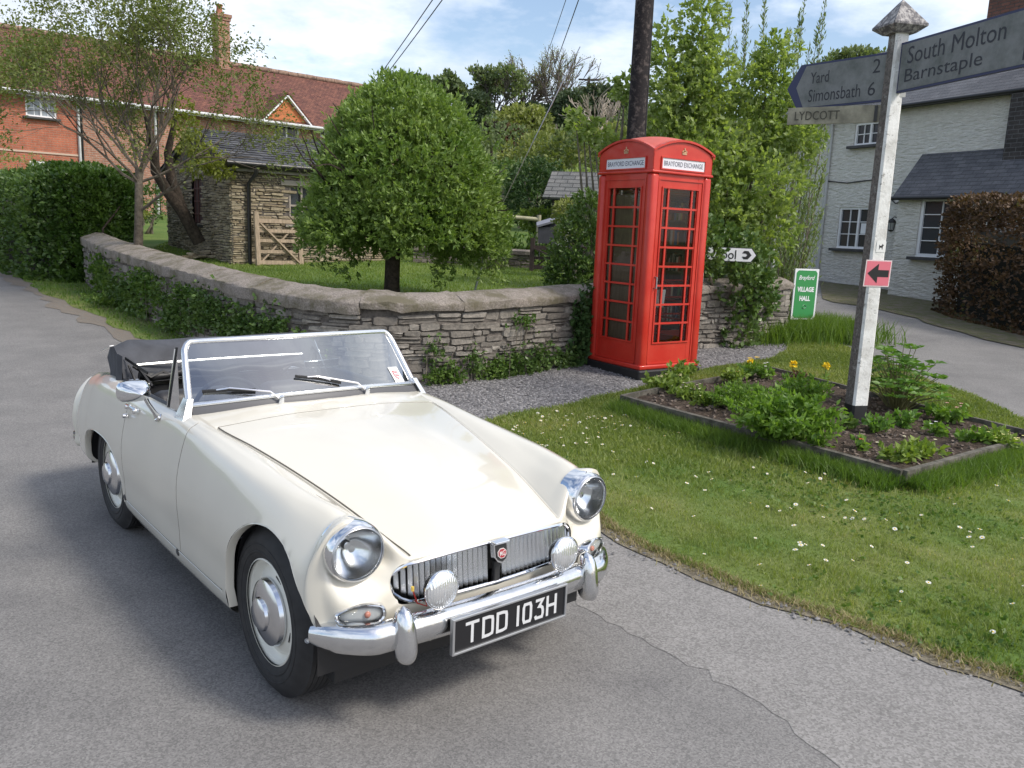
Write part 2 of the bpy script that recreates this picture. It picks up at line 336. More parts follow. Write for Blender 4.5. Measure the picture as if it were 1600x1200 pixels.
    nv = len(full); V0 = V+nrm*off[:, :, None]
    keep = {'body': [], 'bonnet': [], 'door': [], 'doorL': []}
    def fin(x, z, cx, cz, a, b, n):                          # arch implicit
        dx = (x-cx)/a; dz = max(0, z-cz)/b
        return (abs(dx)**n+dz**n)
    arches = [(.06, .315, .325, .340, 2.0), (-2.0, .27, .385, .275, 2.6)]
    W = V.copy(); sidepts = V[:, av > 5.2].reshape(-1, 3)
    inside = np.zeros((len(us), nv), int)
    for i in range(len(us)):
        for j in range(nv):
            if 5.2 < av[j] <= 10:
                for k, A in enumerate(arches):
                    if fin(V[i, j, 0], V[i, j, 2], *A) < 1: inside[i, j] = k+1
    for i in range(len(us)-1):
        for j in range(nv-1):
            q = [(i, j), (i+1, j), (i+1, j+1), (i, j+1)]
            ins = [inside[a] for a in q]
            if all(ins): continue
            um = (us[i]+us[i+1])/2; vm = (abs(full[j]+full[j+1]))/2
            if -1.97 < um < -.93 and vm < 4.15: continue     # cockpit opening
            for a, s in zip(q, ins):
                if s:
                    cx, cz, aa, bb, n = arches[s-1]; x, z = V[a][0], V[a][2]
                    f = fin(x, z, *arches[s-1])
                    if z > cz:
                        k = max(f, 1e-3)**(-1/n); W[a][0] = cx+(x-cx)*k; W[a][2] = cz+(z-cz)*k
                    else: W[a][0] = cx+math.copysign(aa, x-cx)
                    w3 = sidepts[np.sign(sidepts[:, 1]) == np.sign(V[a][1])]; dd_ = (w3[:, 0]-W[a][0])**2+(w3[:, 2]-W[a][2])**2; kk_ = np.argsort(dd_)[:5]; ww_ = 1/(dd_[kk_]+1e-7); W[a][1] = (w3[kk_, 1]*ww_).sum()/ww_.sum()
            nm = 'body'
            if vm < 2 and U0 < um < U1: nm = 'bonnet'
            elif UR < um < US and 4.15 < vm < 8.55: nm = 'door' if full[j] < 0 else 'doorL'
            keep[nm].append(q)
    for nm, qs in keep.items():
        used = {}; vv = []; ff = []
        for q in qs:
            f = []
            for a in q:
                if a not in used: used[a] = len(vv); vv.append(tuple(W[a]))
                f.append(used[a])
            ff.append(f)
        mb = MB(); mb.add(vv, ff); o = mb.build('door' if nm[:4] == 'door' else nm, paint, car, smooth=38)
        if nm == 'door': dR = o
        if nm == 'doorL': dL = o
        if nm == 'body': body = o
    def gap(pts, r=.0021): m = MB(); m.tube(pts, r, 5); m.build('panel_gap', gapm, car)
    gapm = mat('shut_line', (.15, .135, .11), .8); iU = [i for i, u in enumerate(us) if U0-1e-4 <= u <= U1+1e-4]; jv = lambda v: int(np.argmin(np.abs(full-v))); iu = lambda u: int(np.argmin(np.abs(us-u)))
    for s in (-1, 1):
        gap([V0[i, jv(2*s)]-nrm[i, jv(2*s)]*.0015 for i in iU][::3]); js = [j for j in range(nv) if 4.5 < full[j]*s <= 8.55]; js = js if s > 0 else js[::-1]
        for u in (US, UR): gap([V0[iu(u), j]-nrm[iu(u), j]*.002 for j in js][::2], .0024)
        gap([V0[i, jv(8.55*s)]-nrm[i, jv(8.55*s)]*.002 for i in range(len(us)) if -1.60 <= us[i] <= -.285][::3], .0018)
    gap([V0[iu(U0), j]-nrm[iu(U0), j]*.0015 for j in range(nv) if abs(full[j]) <= 2][::2], .0022)
    side = V[:, av > 5.5].reshape(-1, 3); side = side[side[:, 1] < 0]
    def sy(x, z):
        d = (side[:, 0]-x)**2+(side[:, 2]-z)**2; k = np.argsort(d)[:5]; w_ = 1/(d[k]+1e-7); return float((side[k, 1]*w_).sum()/w_.sum())
    # rolled arch lips and wheel wells
    for A in arches:
        cx, cz, a, b, n = A; path = []
        for th in np.linspace(0, math.pi, 49):
            c_, s_ = math.cos(th), math.sin(th); k = (abs(c_)**n+abs(s_)**n)**(-1/n); path.append((cx+a*c_*k, cz+b*s_*k))
        zb = .235 if A is arches[0] else .30
        path = [(cx+a, zb)]+path+[(cx-a, zb)]
        for sg_ in (1, -1):
            vv = []; 
            for (x, z) in path:
                y = sy(x, z)*sg_*-1*-1
                y = abs(y)*sg_
                ix, iz = x+(cx-x)*.025, z+(cz-z)*.025
                vv += [(x, y-sg_*.001, z), ((x+ix)/2, y+sg_*.0015, (z+iz)/2), (ix, y-sg_*.006, iz), (ix, y-sg_*.03, iz)]
            m = MB(); m.add(vv, [(i*4+k, i*4+k+1, i*4+k+5, i*4+k+4) for i in range(len(path)-1) for k in range(3)])
            m.build('arch_lip', paint, car, smooth=60)
            m = MB(); vv = []
            for (x, z) in path:
                x2 = cx+(x-cx)*1.03; z2 = z+.008
                vv += [(x2, sg_*.645, z2), (x2, sg_*.40, z2)]
            base = len(path)*2
            m.add(vv, [(i*2, i*2+1, i*2+3, i*2+2) for i in range(len(path)-1)])
            m.add([(x, sg_*.40, z) for x, z in [(cx+(p[0]-cx)*1.03, p[1]+.008) for p in path]], [tuple(range(len(path)))])
            m.build('wheel_well', under, car)
    m = MB(); m.box((-.95, 0, .215), (2.6, 1.12, .09)); m.box((-1.0, 0, .20), (1.1, 1.26, .06)); m.build('floor_pan', under, car)
    # ---- cockpit tub
    m = MB(); cock = M_['black']
    m.box((-1.45, 0, .27), (1.06, 1.18, .02)); m.box((-1.975, 0, .53), (.02, 1.18, .5)); m.box((-.86, 0, .50), (.02, 1.18, .46)); 
    for s in (-1, 1): m.box((-1.45, s*.585, .53), (1.05, .02, .52))
    m.box((-1.45, 0, .33), (1.0, .16, .12), bev=.03)
    m.build('cockpit_lining', cock, car)
    leather = mat('black_vinyl', (.025, .025, .028), .45, bump=.15, bscale=60)
    for s in (-1, 1):
        m = MB(); m.box((-1.42, s*.29, .40), (.46, .42, .14), bev=.05)
        Mx = Matrix.Rotation(R(-14), 3, 'Y')
        m.box((-1.70, s*.29, .60), (.12, .42, .40), Mx, bev=.05)
        m.build('seat', leather, car, smooth=50)
    m = MB()                                                 # dash and crash roll
    m.box((-.955, 0, .74), (.05, 1.10, .16), bev=.02)
    pts = [(-.965+.08*(1-(y/.57)**2), y, .862+.02*(1-(y/.57)**2)) for y in np.linspace(-.57, .57, 15)]
    m.tube(pts, .026, 8); m.build('dashboard', leather, car, smooth=50)
    m = MB()
    ring = [(-1.16-.055*math.sin(a), -.30+.185*math.cos(a), .76+.17*math.sin(a)) for a in np.linspace(0, 2*math.pi, 33)[:-1]]
    m.tube(ring, .011, 8, closed=True); m.bar((-1.16, -.48, .76), (-1.16, -.12, .76), .012, .004, mi=1); m.bar((-1.15, -.3, .76), (-1.13, -.3, .60), .012, .004, up=(0, 1, 0), mi=1); m.tube([(-1.15, -.3, .76), (-.95, -.3, .68)], .018, 8)
    m.build('steering_wheel', [M_['black'], M_['chrome']], car, smooth=50)
    # cockpit trim roll along door tops
    ed = [W[i, j] for j in [int(np.argmin(np.abs(full+4.15)))] for i in range(len(us)) if -1.97 < us[i] < -.93][::4]
    for s in (1, -1):
        m = MB(); m.tube([(p[0], p[1]*s*.995, p[2]-.002) for p in ed], .013, 8); m.build('cockpit_trim', leather, car, smooth=60)
    m = MB(); m.tube([(-1.965, y, .822-.01*(y/.55)**2) for y in np.linspace(-.56, .56, 9)], .012, 8); m.build('cockpit_trim', M_['chrome'], car, smooth=60)
    # ---- windscreen
    def SC(s, t, d=0):
        k = 1-s*s; B = Vector((-.945+.145*k, .586*s, .872+.04*k)); Tp = Vector((-1.135+.105*k, .538*s, 1.129+.018*k)); P = B+(Tp-B)*t
        if d:
            e = .01; n_ = (SC(min(1, s+e), t)-SC(max(-1, s-e), t)).cross(SC(s, min(1, t+e))-SC(s, max(0, t-e))).normalized()
            if n_.x < 0: n_ = -n_
            P = P+n_*d
        return P
    ws = glassmat('windscreen_glass', (.70, .76, .76), 1.9, boost=3.8)
    m = MB(); ss = np.linspace(-.975, .975, 33); tt = np.linspace(.03, .97, 9)
    vv = [SC(s, t) for s in ss for t in tt]; m.add(vv, [(i*9+j, i*9+j+1, i*9+j+10, i*9+j+9) for i in range(32) for j in range(8)])
    glass = m.build('windscreen', ws, car, smooth=60)
    path = [SC(-.985, t) for t in np.linspace(.0, .80, 7)]
    for a in np.linspace(0, math.pi/2, 7): path.append(SC(-.985+.06*(1-math.cos(a)), .80+.20*math.sin(a)))
    path += [SC(s, 1.0) for s in np.linspace(-.86, .86, 23)]
    for a in np.linspace(math.pi/2, 0, 7): path.append(SC(.985-.06*(1-math.cos(a)), .80+.20*math.sin(a)))
    path += [SC(.985, t) for t in np.linspace(.80, .0, 7)]
    m = MB(); vv = []; L = len(path); alu = mat('screen_frame_metal', (.78, .79, .80), .24, .95)
    cen_ = SC(0, .5); prev = None
    for i, p in enumerate(path):
        d = (path[min(i+1, L-1)]-path[max(i-1, 0)]).normalized()
        inn = (cen_-p); inn = (inn-d*inn.dot(d)).normalized(); nn = d.cross(inn).normalized()
        if nn.x < 0: nn = -nn
        ey = abs(p.y)/.56
        wd = .0125+.004*sst(.9, 1, ey); dp = .014+.012*sst(.85, 1, ey)
        for a in np.linspace(0, 2*math.pi, 13)[:-1]:
            ca, sa = math.cos(a), math.sin(a)
            vv.append(p+inn*(wd*math.copysign(abs(ca)**.7, ca))+nn*(dp*math.copysign(abs(sa)**.7, sa)-dp*.35))
    m.add(vv, [(i*12+k, i*12+(k+1) % 12, (i+1)*12+(k+1) % 12, (i+1)*12+k) for i in range(L-1) for k in range(12)])
    for s in (-1, 1):                                        # pointed pillar feet
        P0 = SC(s*.985, .06); 
        m.add([P0+Vector((.022, s*.012, .02)), P0+Vector((-.03, s*.012, .02)), Vector((-.985, s*.632, .815)), Vector((-.925, s*.640, .795)), Vector((-.885, s*.625, .820)),
               P0+Vector((.022, -s*.012, .02)), P0+Vector((-.03, -s*.012, .02)), Vector((-.985, s*.60, .825)), Vector((-.925, s*.60, .81)), Vector((-.885, s*.59, .835))],
              [(0, 1, 2, 3, 4), (9, 8, 7, 6, 5), (0, 5, 6, 1), (1, 6, 7, 2), (2, 7, 8, 3), (3, 8, 9, 4), (4, 9, 5, 0)])
    frm = m.build('windscreen_frame', alu, car, smooth=50)
    bot = [SC(s, .012) for s in np.linspace(-.97, .97, 31)]
    m = MB(); m.tube(bot, .010, 8, flat=1.3); m.build('lower_rail', alu, car, smooth=60)
    m = MB(); vv = []
    for s in np.linspace(-1, 1, 31):
        p = SC(s, 0); vv += [p+Vector((.008, 0, -.004)), p+Vector((.035, 0, -.036)), p+Vector((.030, 0, -.050)), p+Vector((-.02, 0, -.045))]
    m.add(vv, [(i*4+k, i*4+k+1, i*4+k+5, i*4+k+4) for i in range(30) for k in range(3)])
    m.build('screen_seal', mat('grey_rubber', (.10, .10, .105), .5), car, smooth=60)
    # sticker low on the far corner
    m = MB(); a = [SC(.745, .05, .003), SC(.865, .05, .003), SC(.855, .33, .003), SC(.735, .33, .003)]; m.add(a, [(0, 1, 2, 3)])
    stk = m.build('sticker', mat('sticker_white', (.85, .85, .85), .5), glass)
    S_ = (a[1]-a[0]).normalized(); U_ = (a[3]-a[0]).normalized(); c_ = (a[0]+a[2])/2; n_ = S_.cross(U_)
    if n_.x < 0: n_ = -n_
    m = MB(); sh = [(-.02, .022), (.02, .022), (.022, -.004), (.012, -.02), (0, -.028), (-.012, -.02), (-.022, -.004)]
    m.add([c_+n_*.001+S_*x+U_*y for x, y in sh], [tuple(range(7))]); m.add([c_+n_*.002+S_*x*.78+U_*(y*.78-.001) for x, y in sh], [tuple(range(7))], 1)
    for yy in (.008, -.002, -.011): m.add([c_+n_*.003+S_*x+U_*y for x, y in ((-.012, yy), (.012, yy), (.012, yy+.004), (-.012, yy+.004))], [(0, 1, 2, 3)])
    m.build('shield_print', [mat('sticker_red', (.5, .04, .05), .5), M_['white']], stk, normals=False)
    # interior mirror with stem
    m = MB(); m.tube([SC(.12, .95, -.02), SC(.10, .05, -.02)], .003, 6); m.box(SC(.11, .55, -.04), (.012, .18, .045), bev=.005); m.build('interior_mirror', M_['chrome'], car, smooth=50)
    # wipers
    for (s0, t0, s1, t1, sp, tilt) in ((-.89, .19, -.53, .12, -.37, 0), (-.21, .28, .15, .10, .355, 1)):
        A = SC(s0, t0, .012); B = SC(s1, t1, .012); mid = SC((s0+s1)/2, (t0+t1)/2+.015, .028); P = SC(sp, 0, .03)+Vector((.012, 0, -.03))
        m = MB(); m.tube([A, (A+B)/2+(mid-(A+B)/2)*.3, B], .006, 6, flat=1.3, mi=0); m.tube([A+(B-A)*.25+Vector((.006, 0, .006)), mid, A+(B-A)*.75+Vector((.006, 0, .006))], .0035, 6, mi=1)
        m.tube([mid, SC(sp*.8+(s0+s1)*.1, .04, .03), P], .0045, 6, mi=1); m.lathe([(0, .022), (.009, .02), (.012, .012), (.013, 0), (.013, -.03)], P, (.3, 0, 1), 12, mi=1)
        m.build('wiper', [M_['black'], M_['chrome']], car, smooth=50)
    # quarter lights
    for s in (-1, 1):
        tp = Vector((-1.15, s*.553, 1.105)); bt = Vector((-1.165, s*.595, .825)); fb = Vector((-1.0, s*.598, .835))
        m = MB(); m.tube([tp, bt], .006, 6); m.tube([fb, bt], .006, 6); m.tube([bt+Vector((-.006, 0, 0)), tp+Vector((-.02, 0, -.01))], .006, 6, mi=1); q = m.build('quarter_light', [M_['black'], M_['chrome']], car, smooth=50)
        m = MB(); m.add([tp, bt, fb], [(0, 1, 2)]); m.build('pane', M_['glass'], q)
    # ---- folded hood
    fabric = mat('hood_fabric', (.05, .053, .062), .75, var=.25, vscale=8, bump=.35, bscale=12, dist=.02)
    prof = [(-1.98, .80), (-2.01, .89), (-2.06, .965), (-2.15, 1.01), (-2.23, .99), (-2.29, .92), (-2.24, .84), (-2.18, .80)]
    m = MB(); vv = []; ny = 41
    for j in range(ny):
        y = -.57+1.14*j/(ny-1); k = 1-(y/.57)**2; ed_ = sst(0, .10, .57-abs(y))
        for q, (x, z) in enumerate(prof):
            w = .005*math.sin(j*.45+q*2.1)+.004*math.sin(j*.23-q)
            vv.append((x-.10*k+w*.8+(.03*(1-ed_)), y, .80+(z-.80)*(1.02-.12*k)*(.85+.15*ed_)+w*.6))
    n = len(prof); m.add(vv, [(j*n+q, j*n+q+1, (j+1)*n+q+1, (j+1)*n+q) for j in range(ny-1) for q in range(n-1)]+[tuple(range(n)), tuple(range((ny-1)*n, ny*n))])
    hood = m.build('folded_hood', fabric, car, smooth=60)
    # hood side flap hanging forward, and frame irons
    m = MB(); vv = []
    for i in range(9):
        for j in range(6):
            a = i/8; b = j/5; vv.append((-2.20+.24*a, -.565+.02*math.sin(a*6)-.01*b, .965-.02*a-.17*b+.012*math.sin(a*9+b*3)))
    m.add(vv, [(i*6+j, i*6+j+1, (i+1)*6+j+1, (i+1)*6+j) for i in range(8) for j in range(5)]); m.build('hood_flap', fabric, hood, smooth=60)
    m = MB(); m.tube([(-2.04, y, .880+.012*math.cos(y*2)) for y in np.linspace(-.54, .54, 9)], .007, 6, mi=1)
    for s in (-1, 1):
        m.bar((-2.20, s*.56, .975), (-2.36, s*.575, .925), .004, .022, up=(1, 0, .3), mi=1); m.bar((-1.97, s*.54, .90), (-1.90, s*.52, .80), .006, .02, up=(1, 0, 0)); m.bar((-2.02, s*.54, .93), (-1.78, s*.50, .885), .006, .016, up=(0, 0, 1))
        m.bar((-1.93, s*.5, .89), (-1.84, s*.46, .80), .01, .022, up=(1, 0, 0)); m.tube([(-1.95, s*.52, .90), (-1.90, s*.45, .84), (-1.93, s*.38, .86), (-1.92, s*.3, .82)], .012, 6)
    m.tube([(-1.93, y, .845+.01*math.sin(y*20)) for y in np.linspace(-.5, .5, 15)], [.022+.006*math.sin(i*2) for i in range(15)], 8)
    m.build('hood_frame', [M_['black'], M_['alloy']], hood, smooth=50)
    # ---- lamps
    refl = mat('lamp_reflector', (.90, .91, .92), .17, 1); spotm = surf_lens()
    lens = glassmat('fluted_lens', (.92, .94, .95), 1.5, .06, (70, .9)); lens2 = spotm
    for s in (-1, 1):
        o = (.388, s*.519, .647); ax = (1, s*.05, -.03)
        m = MB(); m.lathe([(.098, -.045), (.1015, -.01), (.103, .012), (.101, .028), (.098, .040), (.0935, .046), (.090, .044), (.088, .036)], o, ax, 48)
        h = m.build('headlight', M_['chrome'], car, smooth=50)
        m = MB(); m.lathe([(.088, .034), (.075, .01), (.05, -.022), (.02, -.04), (0, -.042)], o, ax, 36); m.lathe([(.0, .0), (.012, -.002), (.014, -.02), (.012, -.035)], o, ax, 16); m.build('reflector', refl, h, smooth=60)
        m = MB(); m.lathe([(.089, .036), (.083, .049), (.065, .060), (.04, .068), (.02, .071), (0, .072)], o, ax, 40); m.build('lens', lens, h, smooth=80)
        m = MB(); m.lathe([(.092, .0455), (.0905, .050), (.088, .052), (.0865, .048)], o, ax, 40); m.build('rim', M_['alloy'], h, smooth=60)
        # indicator: oval chrome bezel, clear and amber lens
        c = Vector((.455, s*.525, .450)); S = Vector((-.38, s*1, .0)).normalized(); D = Vector((1, s*.38, .08)).normalized(); U = D.cross(S)*(1 if (D.cross(S)).z > 0 else -1)
        ov = []
        for a in np.linspace(0, 2*math.pi, 33)[:-1]:
            ca, sa = math.cos(a), math.sin(a); ov.append((.083*math.copysign(abs(ca)**.75, ca), (.036-.012*max(0, ca))*math.copysign(abs(sa)**.8, sa)))
        m = MB(); 
        vv = []
        for (k, d) in ((1.0, -.03), (1.0, .012), (.94, .018), (.86, .014)): vv += [c+S*p[0]*k+U*p[1]*(k-.04*(k < 1))+D*d for p in ov]
        m.add(vv, [(r*32+i, r*32+(i+1) % 32, (r+1)*32+(i+1) % 32, (r+1)*32+i) for r in range(3) for i in range(32)])
        ind = m.build('indicator', M_['chrome'], car, smooth=50)
        m = MB(); vv = []
        for (k, d) in ((.86, .013), (.7, .024), (.4, .030)): vv += [c+S*p[0]*k+U*p[1]*k+D*d for p in ov]
        m.add(vv, [(r*32+i, r*32+(i+1) % 32, (r+1)*32+(i+1) % 32, (r+1)*32+i) for r in range(2) for i in range(32)]+[tuple(range(64, 96))]); m.build('lens', lens, ind, smooth=80)
        m = MB(); m.add([c+S*p[0]*.88+U*p[1]*.88+D*.006 for p in ov], [tuple(range(32))]); m.build('backing', mat('lamp_back', (.55, .56, .55), .4, .3), ind)
        m = MB(); m.sphere(c-S*.022+D*.010, (.008, .011, .011), nu=12, nv=8); m.build('bulb', mat('amber', (.62, .25, .18), .3), ind, smooth=80)
        # spot lamp on the bumper
        o = (.545, s*.277, .508); ax = (1, 0, .0)
        m = MB(); m.lathe([(0, -.045), (.03, -.043), (.055, -.02), (.064, 0), (.067, .008), (.066, .014), (.061, .017), (.059, .012)], o, ax, 40)
        m.box((.53, s*.277, .435), (.008, .022, .05)); m.box((.522, s*.277, .418), (.04, .03, .006)); m.tube([(.545, s*.277, .43), (.545, s*.277, .456)], .007, 8)
        f = m.build('spot_lamp', M_['chrome'], car, smooth=50)
        m = MB(); m.lathe([(.060, .012), (.05, .0), (.03, -.018), (0, -.026)], o, ax, 32); m.build('reflector', refl, f, smooth=70)
        m = MB(); m.lathe([(.0605, .014), (.05, .024), (.03, .031), (0, .034)], o, ax, 36); m.build('lens', lens2, f, smooth=80)
        m = MB(); m.tube([(.50, s*.277-s*-.03, .47), (.51, s*.305, .44), (.49, s*.33, .45), (.47, s*.34, .50)], .003, 6); m.tube([(.475, s*.34, .49), (.475, s*.34, .505)], .006, 6, mi=1); m.build('cable', [mat('red_wire', (.4, .03, .02), .5), mat('yellow_tag', (.8, .55, .1), .5)], f)
    # ---- grille
    m = MB(); m.add([(.40, -.405, .45), (.40, .405, .45), (.40, .405, .60), (.40, -.405, .60)], [(0, 1, 2, 3)]); gr = m.build('grille', M_['black'], car)
    def gx(y): return .478-.16*y*y-.35*max(0, abs(y)-.33)
    def gt(y): return .597-.012*(abs(y)/.33)**2-(0 if abs(y) < .33 else 6*(abs(y)-.33)**2)
    def gb(y): return .447+.004*(y/.33)**2+(0 if abs(y) < .33 else 7*(abs(y)-.33)**2)
    m = MB()
    for i in range(38):
        y = -.398+.796*i/37
        if abs(y) < .022: continue
        x = gx(y); a, b = gb(y)+.004, gt(y)-.004
        m.add([(x, y, b), (x-.020, y-.0068, b), (x-.020, y+.0068, b), (x+.012, y, a), (x-.010, y-.0068, a), (x-.010, y+.0068, a)], [(0, 3, 4, 1), (0, 2, 5, 3), (0, 1, 2), (3, 5, 4)])
    m.build('slats', mat('slat_metal', (.92, .93, .94), .22, 1), gr)
    m = MB(); lp = [(gx(y)+.008, y, gt(y)) for y in np.linspace(-.40, .40, 33)]; lb = [(gx(y)+.02, y, gb(y)) for y in np.linspace(.40, -.40, 33)]
    m.tube(lp+[(gx(.41)+.01, .411, .53)]+lb+[(gx(.41)+.01, -.411, .53)], .0065, 6, closed=True); m.build('surround', M_['chrome'], gr, smooth=50)
    m = MB(); m.box((.492, 0, .522), (.02, .026, .145), bev=.004); m.build('centre_bar', M_['black'], gr, smooth=50)
    sh = [(-.030, .037), (.030, .037), (.030, -.012), (.020, -.028), (0, -.038), (-.020, -.028), (-.030, -.012)]
    S = Vector((0, 1, 0)); D = Vector((1, 0, .18)).normalized(); U = D.cross(S)
    m = MB(); bo = Vector((.520, 0, .562)); m.prism(sh, .022, (S, U, D), bo); m.prism([(x*.82, y*.82) for x, y in sh], .001, (S, U, D), bo+D*.002, mi=1); m.box((.512, 0, .603), (.03, .066, .008), bev=.003)
    bd = m.build('badge', [M_['chrome'], M_['black']], gr)
    oc = [(.021*math.cos(R(22.5+45*i)), .019*math.sin(R(22.5+45*i))) for i in range(8)]
    m = MB(); m.prism(oc, .001, (S, U, D), bo+D*.0045, mi=0); m.prism([(x*.84, y*.84) for x, y in oc], .001, (S, U, D), bo+D*.0060, mi=1); put_text(m, 'MG', bo+D*.0068, S, U, w=.024, h=.018, bold=.01, mi=0)
    m.build('emblem', [mat('emblem_silver', (.75, .72, .70), .4, .3), mat('emblem_red', (.35, .015, .03), .35)], bd, normals=False)
    # ---- bumper
    def bx(y):
        y = abs(y); return .552-.10*y*y-.9*max(0, y-.50)**1.5*2.2
    m = MB(); vv = []; ysb = np.linspace(-.672, .672, 71)
    sec = [(-.012, .052), (.012, .050), (.030, .038), (.037, .018), (.039, 0), (.036, -.02), (.026, -.040), (.012, -.050), (-.012, -.052)]
    for y in ysb:
        k = 1-max(0, (abs(y)-.60)/.072)**2*.45; x = bx(y)+.012
        nx = Vector((1, (1 if y > 0 else -1)*max(0, abs(y)-.42)*4.5, 0)).normalized()
        vv += [Vector((x, y, .378))+nx*(p[0]*k-.03)+Vector((0, 0, p[1]*k)) for p in sec]
    n = len(sec); m.add(vv, [(j*n+q, j*n+q+1, (j+1)*n+q+1, (j+1)*n+q) for j in range(70) for q in range(n-1)]+[tuple(range(n)), tuple(range(70*n, 71*n))])
    bump = m.build('front_bumper', M_['bumper_chrome'], car, smooth=60)
    for s in (-1, 1):
        m = MB(); m.lathe([(0, -.022), (.008, -.02), (.009, -.012)], (bx(.665)-.02, s*.668, .352), (.6, s*.8, 0), 10); m.build('bolt', M_['alloy'], bump, smooth=50)
        m = MB(); pr = []
        for t in np.linspace(-1, 1, 17): pr.append((max(0, (1-abs(t)**3.2))**.5, t*.097))
        vv = []; c = Vector((.545, s*.414, .383))
        for (r, h) in pr:
            for k in range(20):
                a = 2*math.pi*k/20; vv.append(c+Vector(((.046-.006*h/.1)*r*math.cos(a)+h*-.12, .038*r*math.sin(a)*(1-.15*h/.1), h)))
        m.add(vv, [(i*20+k, i*20+(k+1) % 20, (i+1)*20+(k+1) % 20, (i+1)*20+k) for i in range(16) for k in range(20)]); m.build('overrider', M_['bumper_chrome'], bump, smooth=80)
    m = MB(); vv = []
    for y in np.linspace(-.66, .66, 41):
        k = 1-max(0, (abs(y)-.58)/.08)**2*.5; x = -2.80+.55*max(0, abs(y)-.45)**1.3
        vv += [Vector((x, y, .37))+Vector((-p[0]*k, 0, p[1]*k)) for p in sec]
    m.add(vv, [(j*n+q, j*n+q+1, (j+1)*n+q+1, (j+1)*n+q) for j in range(40) for q in range(n-1)]); m.build('rear_bumper', M_['bumper_chrome'], car, smooth=60)
    for s in (-1, 1):
        m = MB(); m.sphere((-2.735, s*.60, .55), (.03, .034, .06), nu=14, nv=10); m.build('tail_light', mat('tail_red', (.35, .02, .02), .2), car, smooth=80)
    # ---- number plate
    X = .588; z0, z1 = .285, .407
    m = MB(); m.box((X, 0, (z0+z1)/2), (.008, .50, z1-z0)); 
    pl = m.build('number_plate', mat('plate_black', (.012, .012, .014), .35), car)
    m = MB()
    for zz in (z0, z1): m.box((X+.002, 0, zz), (.018, .512, .009), bev=.002)
    for yy in (-.2545, .2545): m.box((X+.002, yy, (z0+z1)/2), (.0185, .009, z1-z0+.0085), bev=.002)
    m.build('plate_frame', M_['alloy'], pl)
    m = MB(); w = .0115; hh = .078; zc = (z0+z1)/2
    def stroke(pts, ox, cw, closed=False):
        pts = [Vector((p[0]*cw, p[1]*hh)) for p in pts]; L = len(pts); A = []; B = []
        for i, p in enumerate(pts):
            a = pts[i-1] if (i > 0 or closed) else None; b = pts[(i+1) % L] if (i < L-1 or closed) else None
            d1 = (p-a).normalized() if a is not None else None; d2 = (b-p).normalized() if b is not None else None
            d = ((d1 or d2)+(d2 or d1)).normalized(); nn = Vector((-d.y, d.x)); ref = d1 or d2; k = w/2/max(.5, abs(nn.dot(Vector((-ref.y, ref.x)))))
            A.append(p+nn*k); B.append(p-nn*k)
        f = lambda q: (X+.0058, ox+q.x, zc+q.y)
        rng = range(L if closed else L-1)
        m.add([f(q) for q in A]+[f(q) for q in B], [(i, (i+1) % L, L+(i+1) % L, L+i) for i in rng])
    e = w/2/hh
    Dd = [(-.5, -.5+e), (-.5, .5-e), (.1, .5-e), (.32, .47-e), (.45, .38), (.5, .25), (.5, -.25), (.45, -.38), (.32, -.47+e), (.1, -.5+e)]
    Oo = [(-.5, .28), (-.38, .43), (-.15, .5-e), (.15, .5-e), (.38, .43), (.5, .28), (.5, -.28), (.38, -.43), (.15, -.5+e), (-.15, -.5+e), (-.38, -.43), (-.5, -.28)]
    Th = [(-.5, .5-e), (.45, .5-e), (-.02, .12), (.2, .10), (.42, .02), (.5, -.12), (.5, -.28), (.40, -.43), (.2, -.5+e), (-.15, -.5+e), (-.38, -.43), (-.5, -.30)]
    x = -.205; silver = mat('plate_silver', (.66, .67, .68), .45, .2)
    for ch, cw in (('T', .052), ('D', .040), ('D', .040), (' ', .004), ('1', .010), ('0', .034), ('3', .036), ('H', .040)):
        ox = x+cw/2+.004
        if ch == 'T': stroke([(-.55, .5-e), (.55, .5-e)], ox, cw); stroke([(0, .5-2*e), (0, -.5)], ox, cw)
        if ch == 'D': stroke(Dd, ox, cw, True)
        if ch == '1': stroke([(0, .5), (0, -.5)], ox, cw)
        if ch == '0': stroke(Oo, ox, cw, True)
        if ch == '3': stroke(Th, ox, cw)
        if ch == 'H': stroke([(-.5, .5), (-.5, -.5)], ox, cw); stroke([(.5, .5), (.5, -.5)], ox, cw); stroke([(-.5+.14, 0), (.5-.14, 0)], ox, cw)
        x += cw+.0215
        if ch in ' H': m.build('plate_characters', silver, pl, normals=False); m = MB()
    # ---- wheels
    tyre_m = M_['rubber']; rimp = mat('wheel_paint', (.72, .71, .64), .35, var=.03, coat=.3)
    def wheel(x, yo, s):
        # yo: outboard face; s: side sign
        def L(prof, name, mt, par, n=56, sm=40):
            m = MB(); m.lathe([(r, h) for r, h in prof], (x, s*yo, .309), (0, s, 0), n); return m.build(name, mt, par, smooth=sm)
        rim = [(.188, .0), (.193, -.002), (.193, -.012), (.180, -.016), (.172, -.03), (.160, -.036), (.145, -.026), (.120, -.018), (.05, -.018), (0, -.018)]
        wh = L(rim, 'wheel', rimp, car)
        ty = [(.188, -.008), (.205, .004), (.2155, .0065), (.2175, .0095), (.2215, .0095), (.2235, .0075), (.235, .010), (.2445, .0095), (.2455, .0115), (.2485, .0112), (.2495, .009), (.262, .008), (.282, -.004), (.296, -.016), (.303, -.022)]
        for k, h in enumerate((-.032, -.052, -.072, -.092, -.112)):
            ty += [(.3085, h+.008), (.309, h), (.309, h-.009)]+([(.302, h-.010), (.302, h-.0115)] if k < 4 else [])
        ty += [(.300, -.135), (.28, -.146), (.24, -.152), (.19, -.145)]
        L(ty, 'tyre', tyre_m, wh, 72, 30)
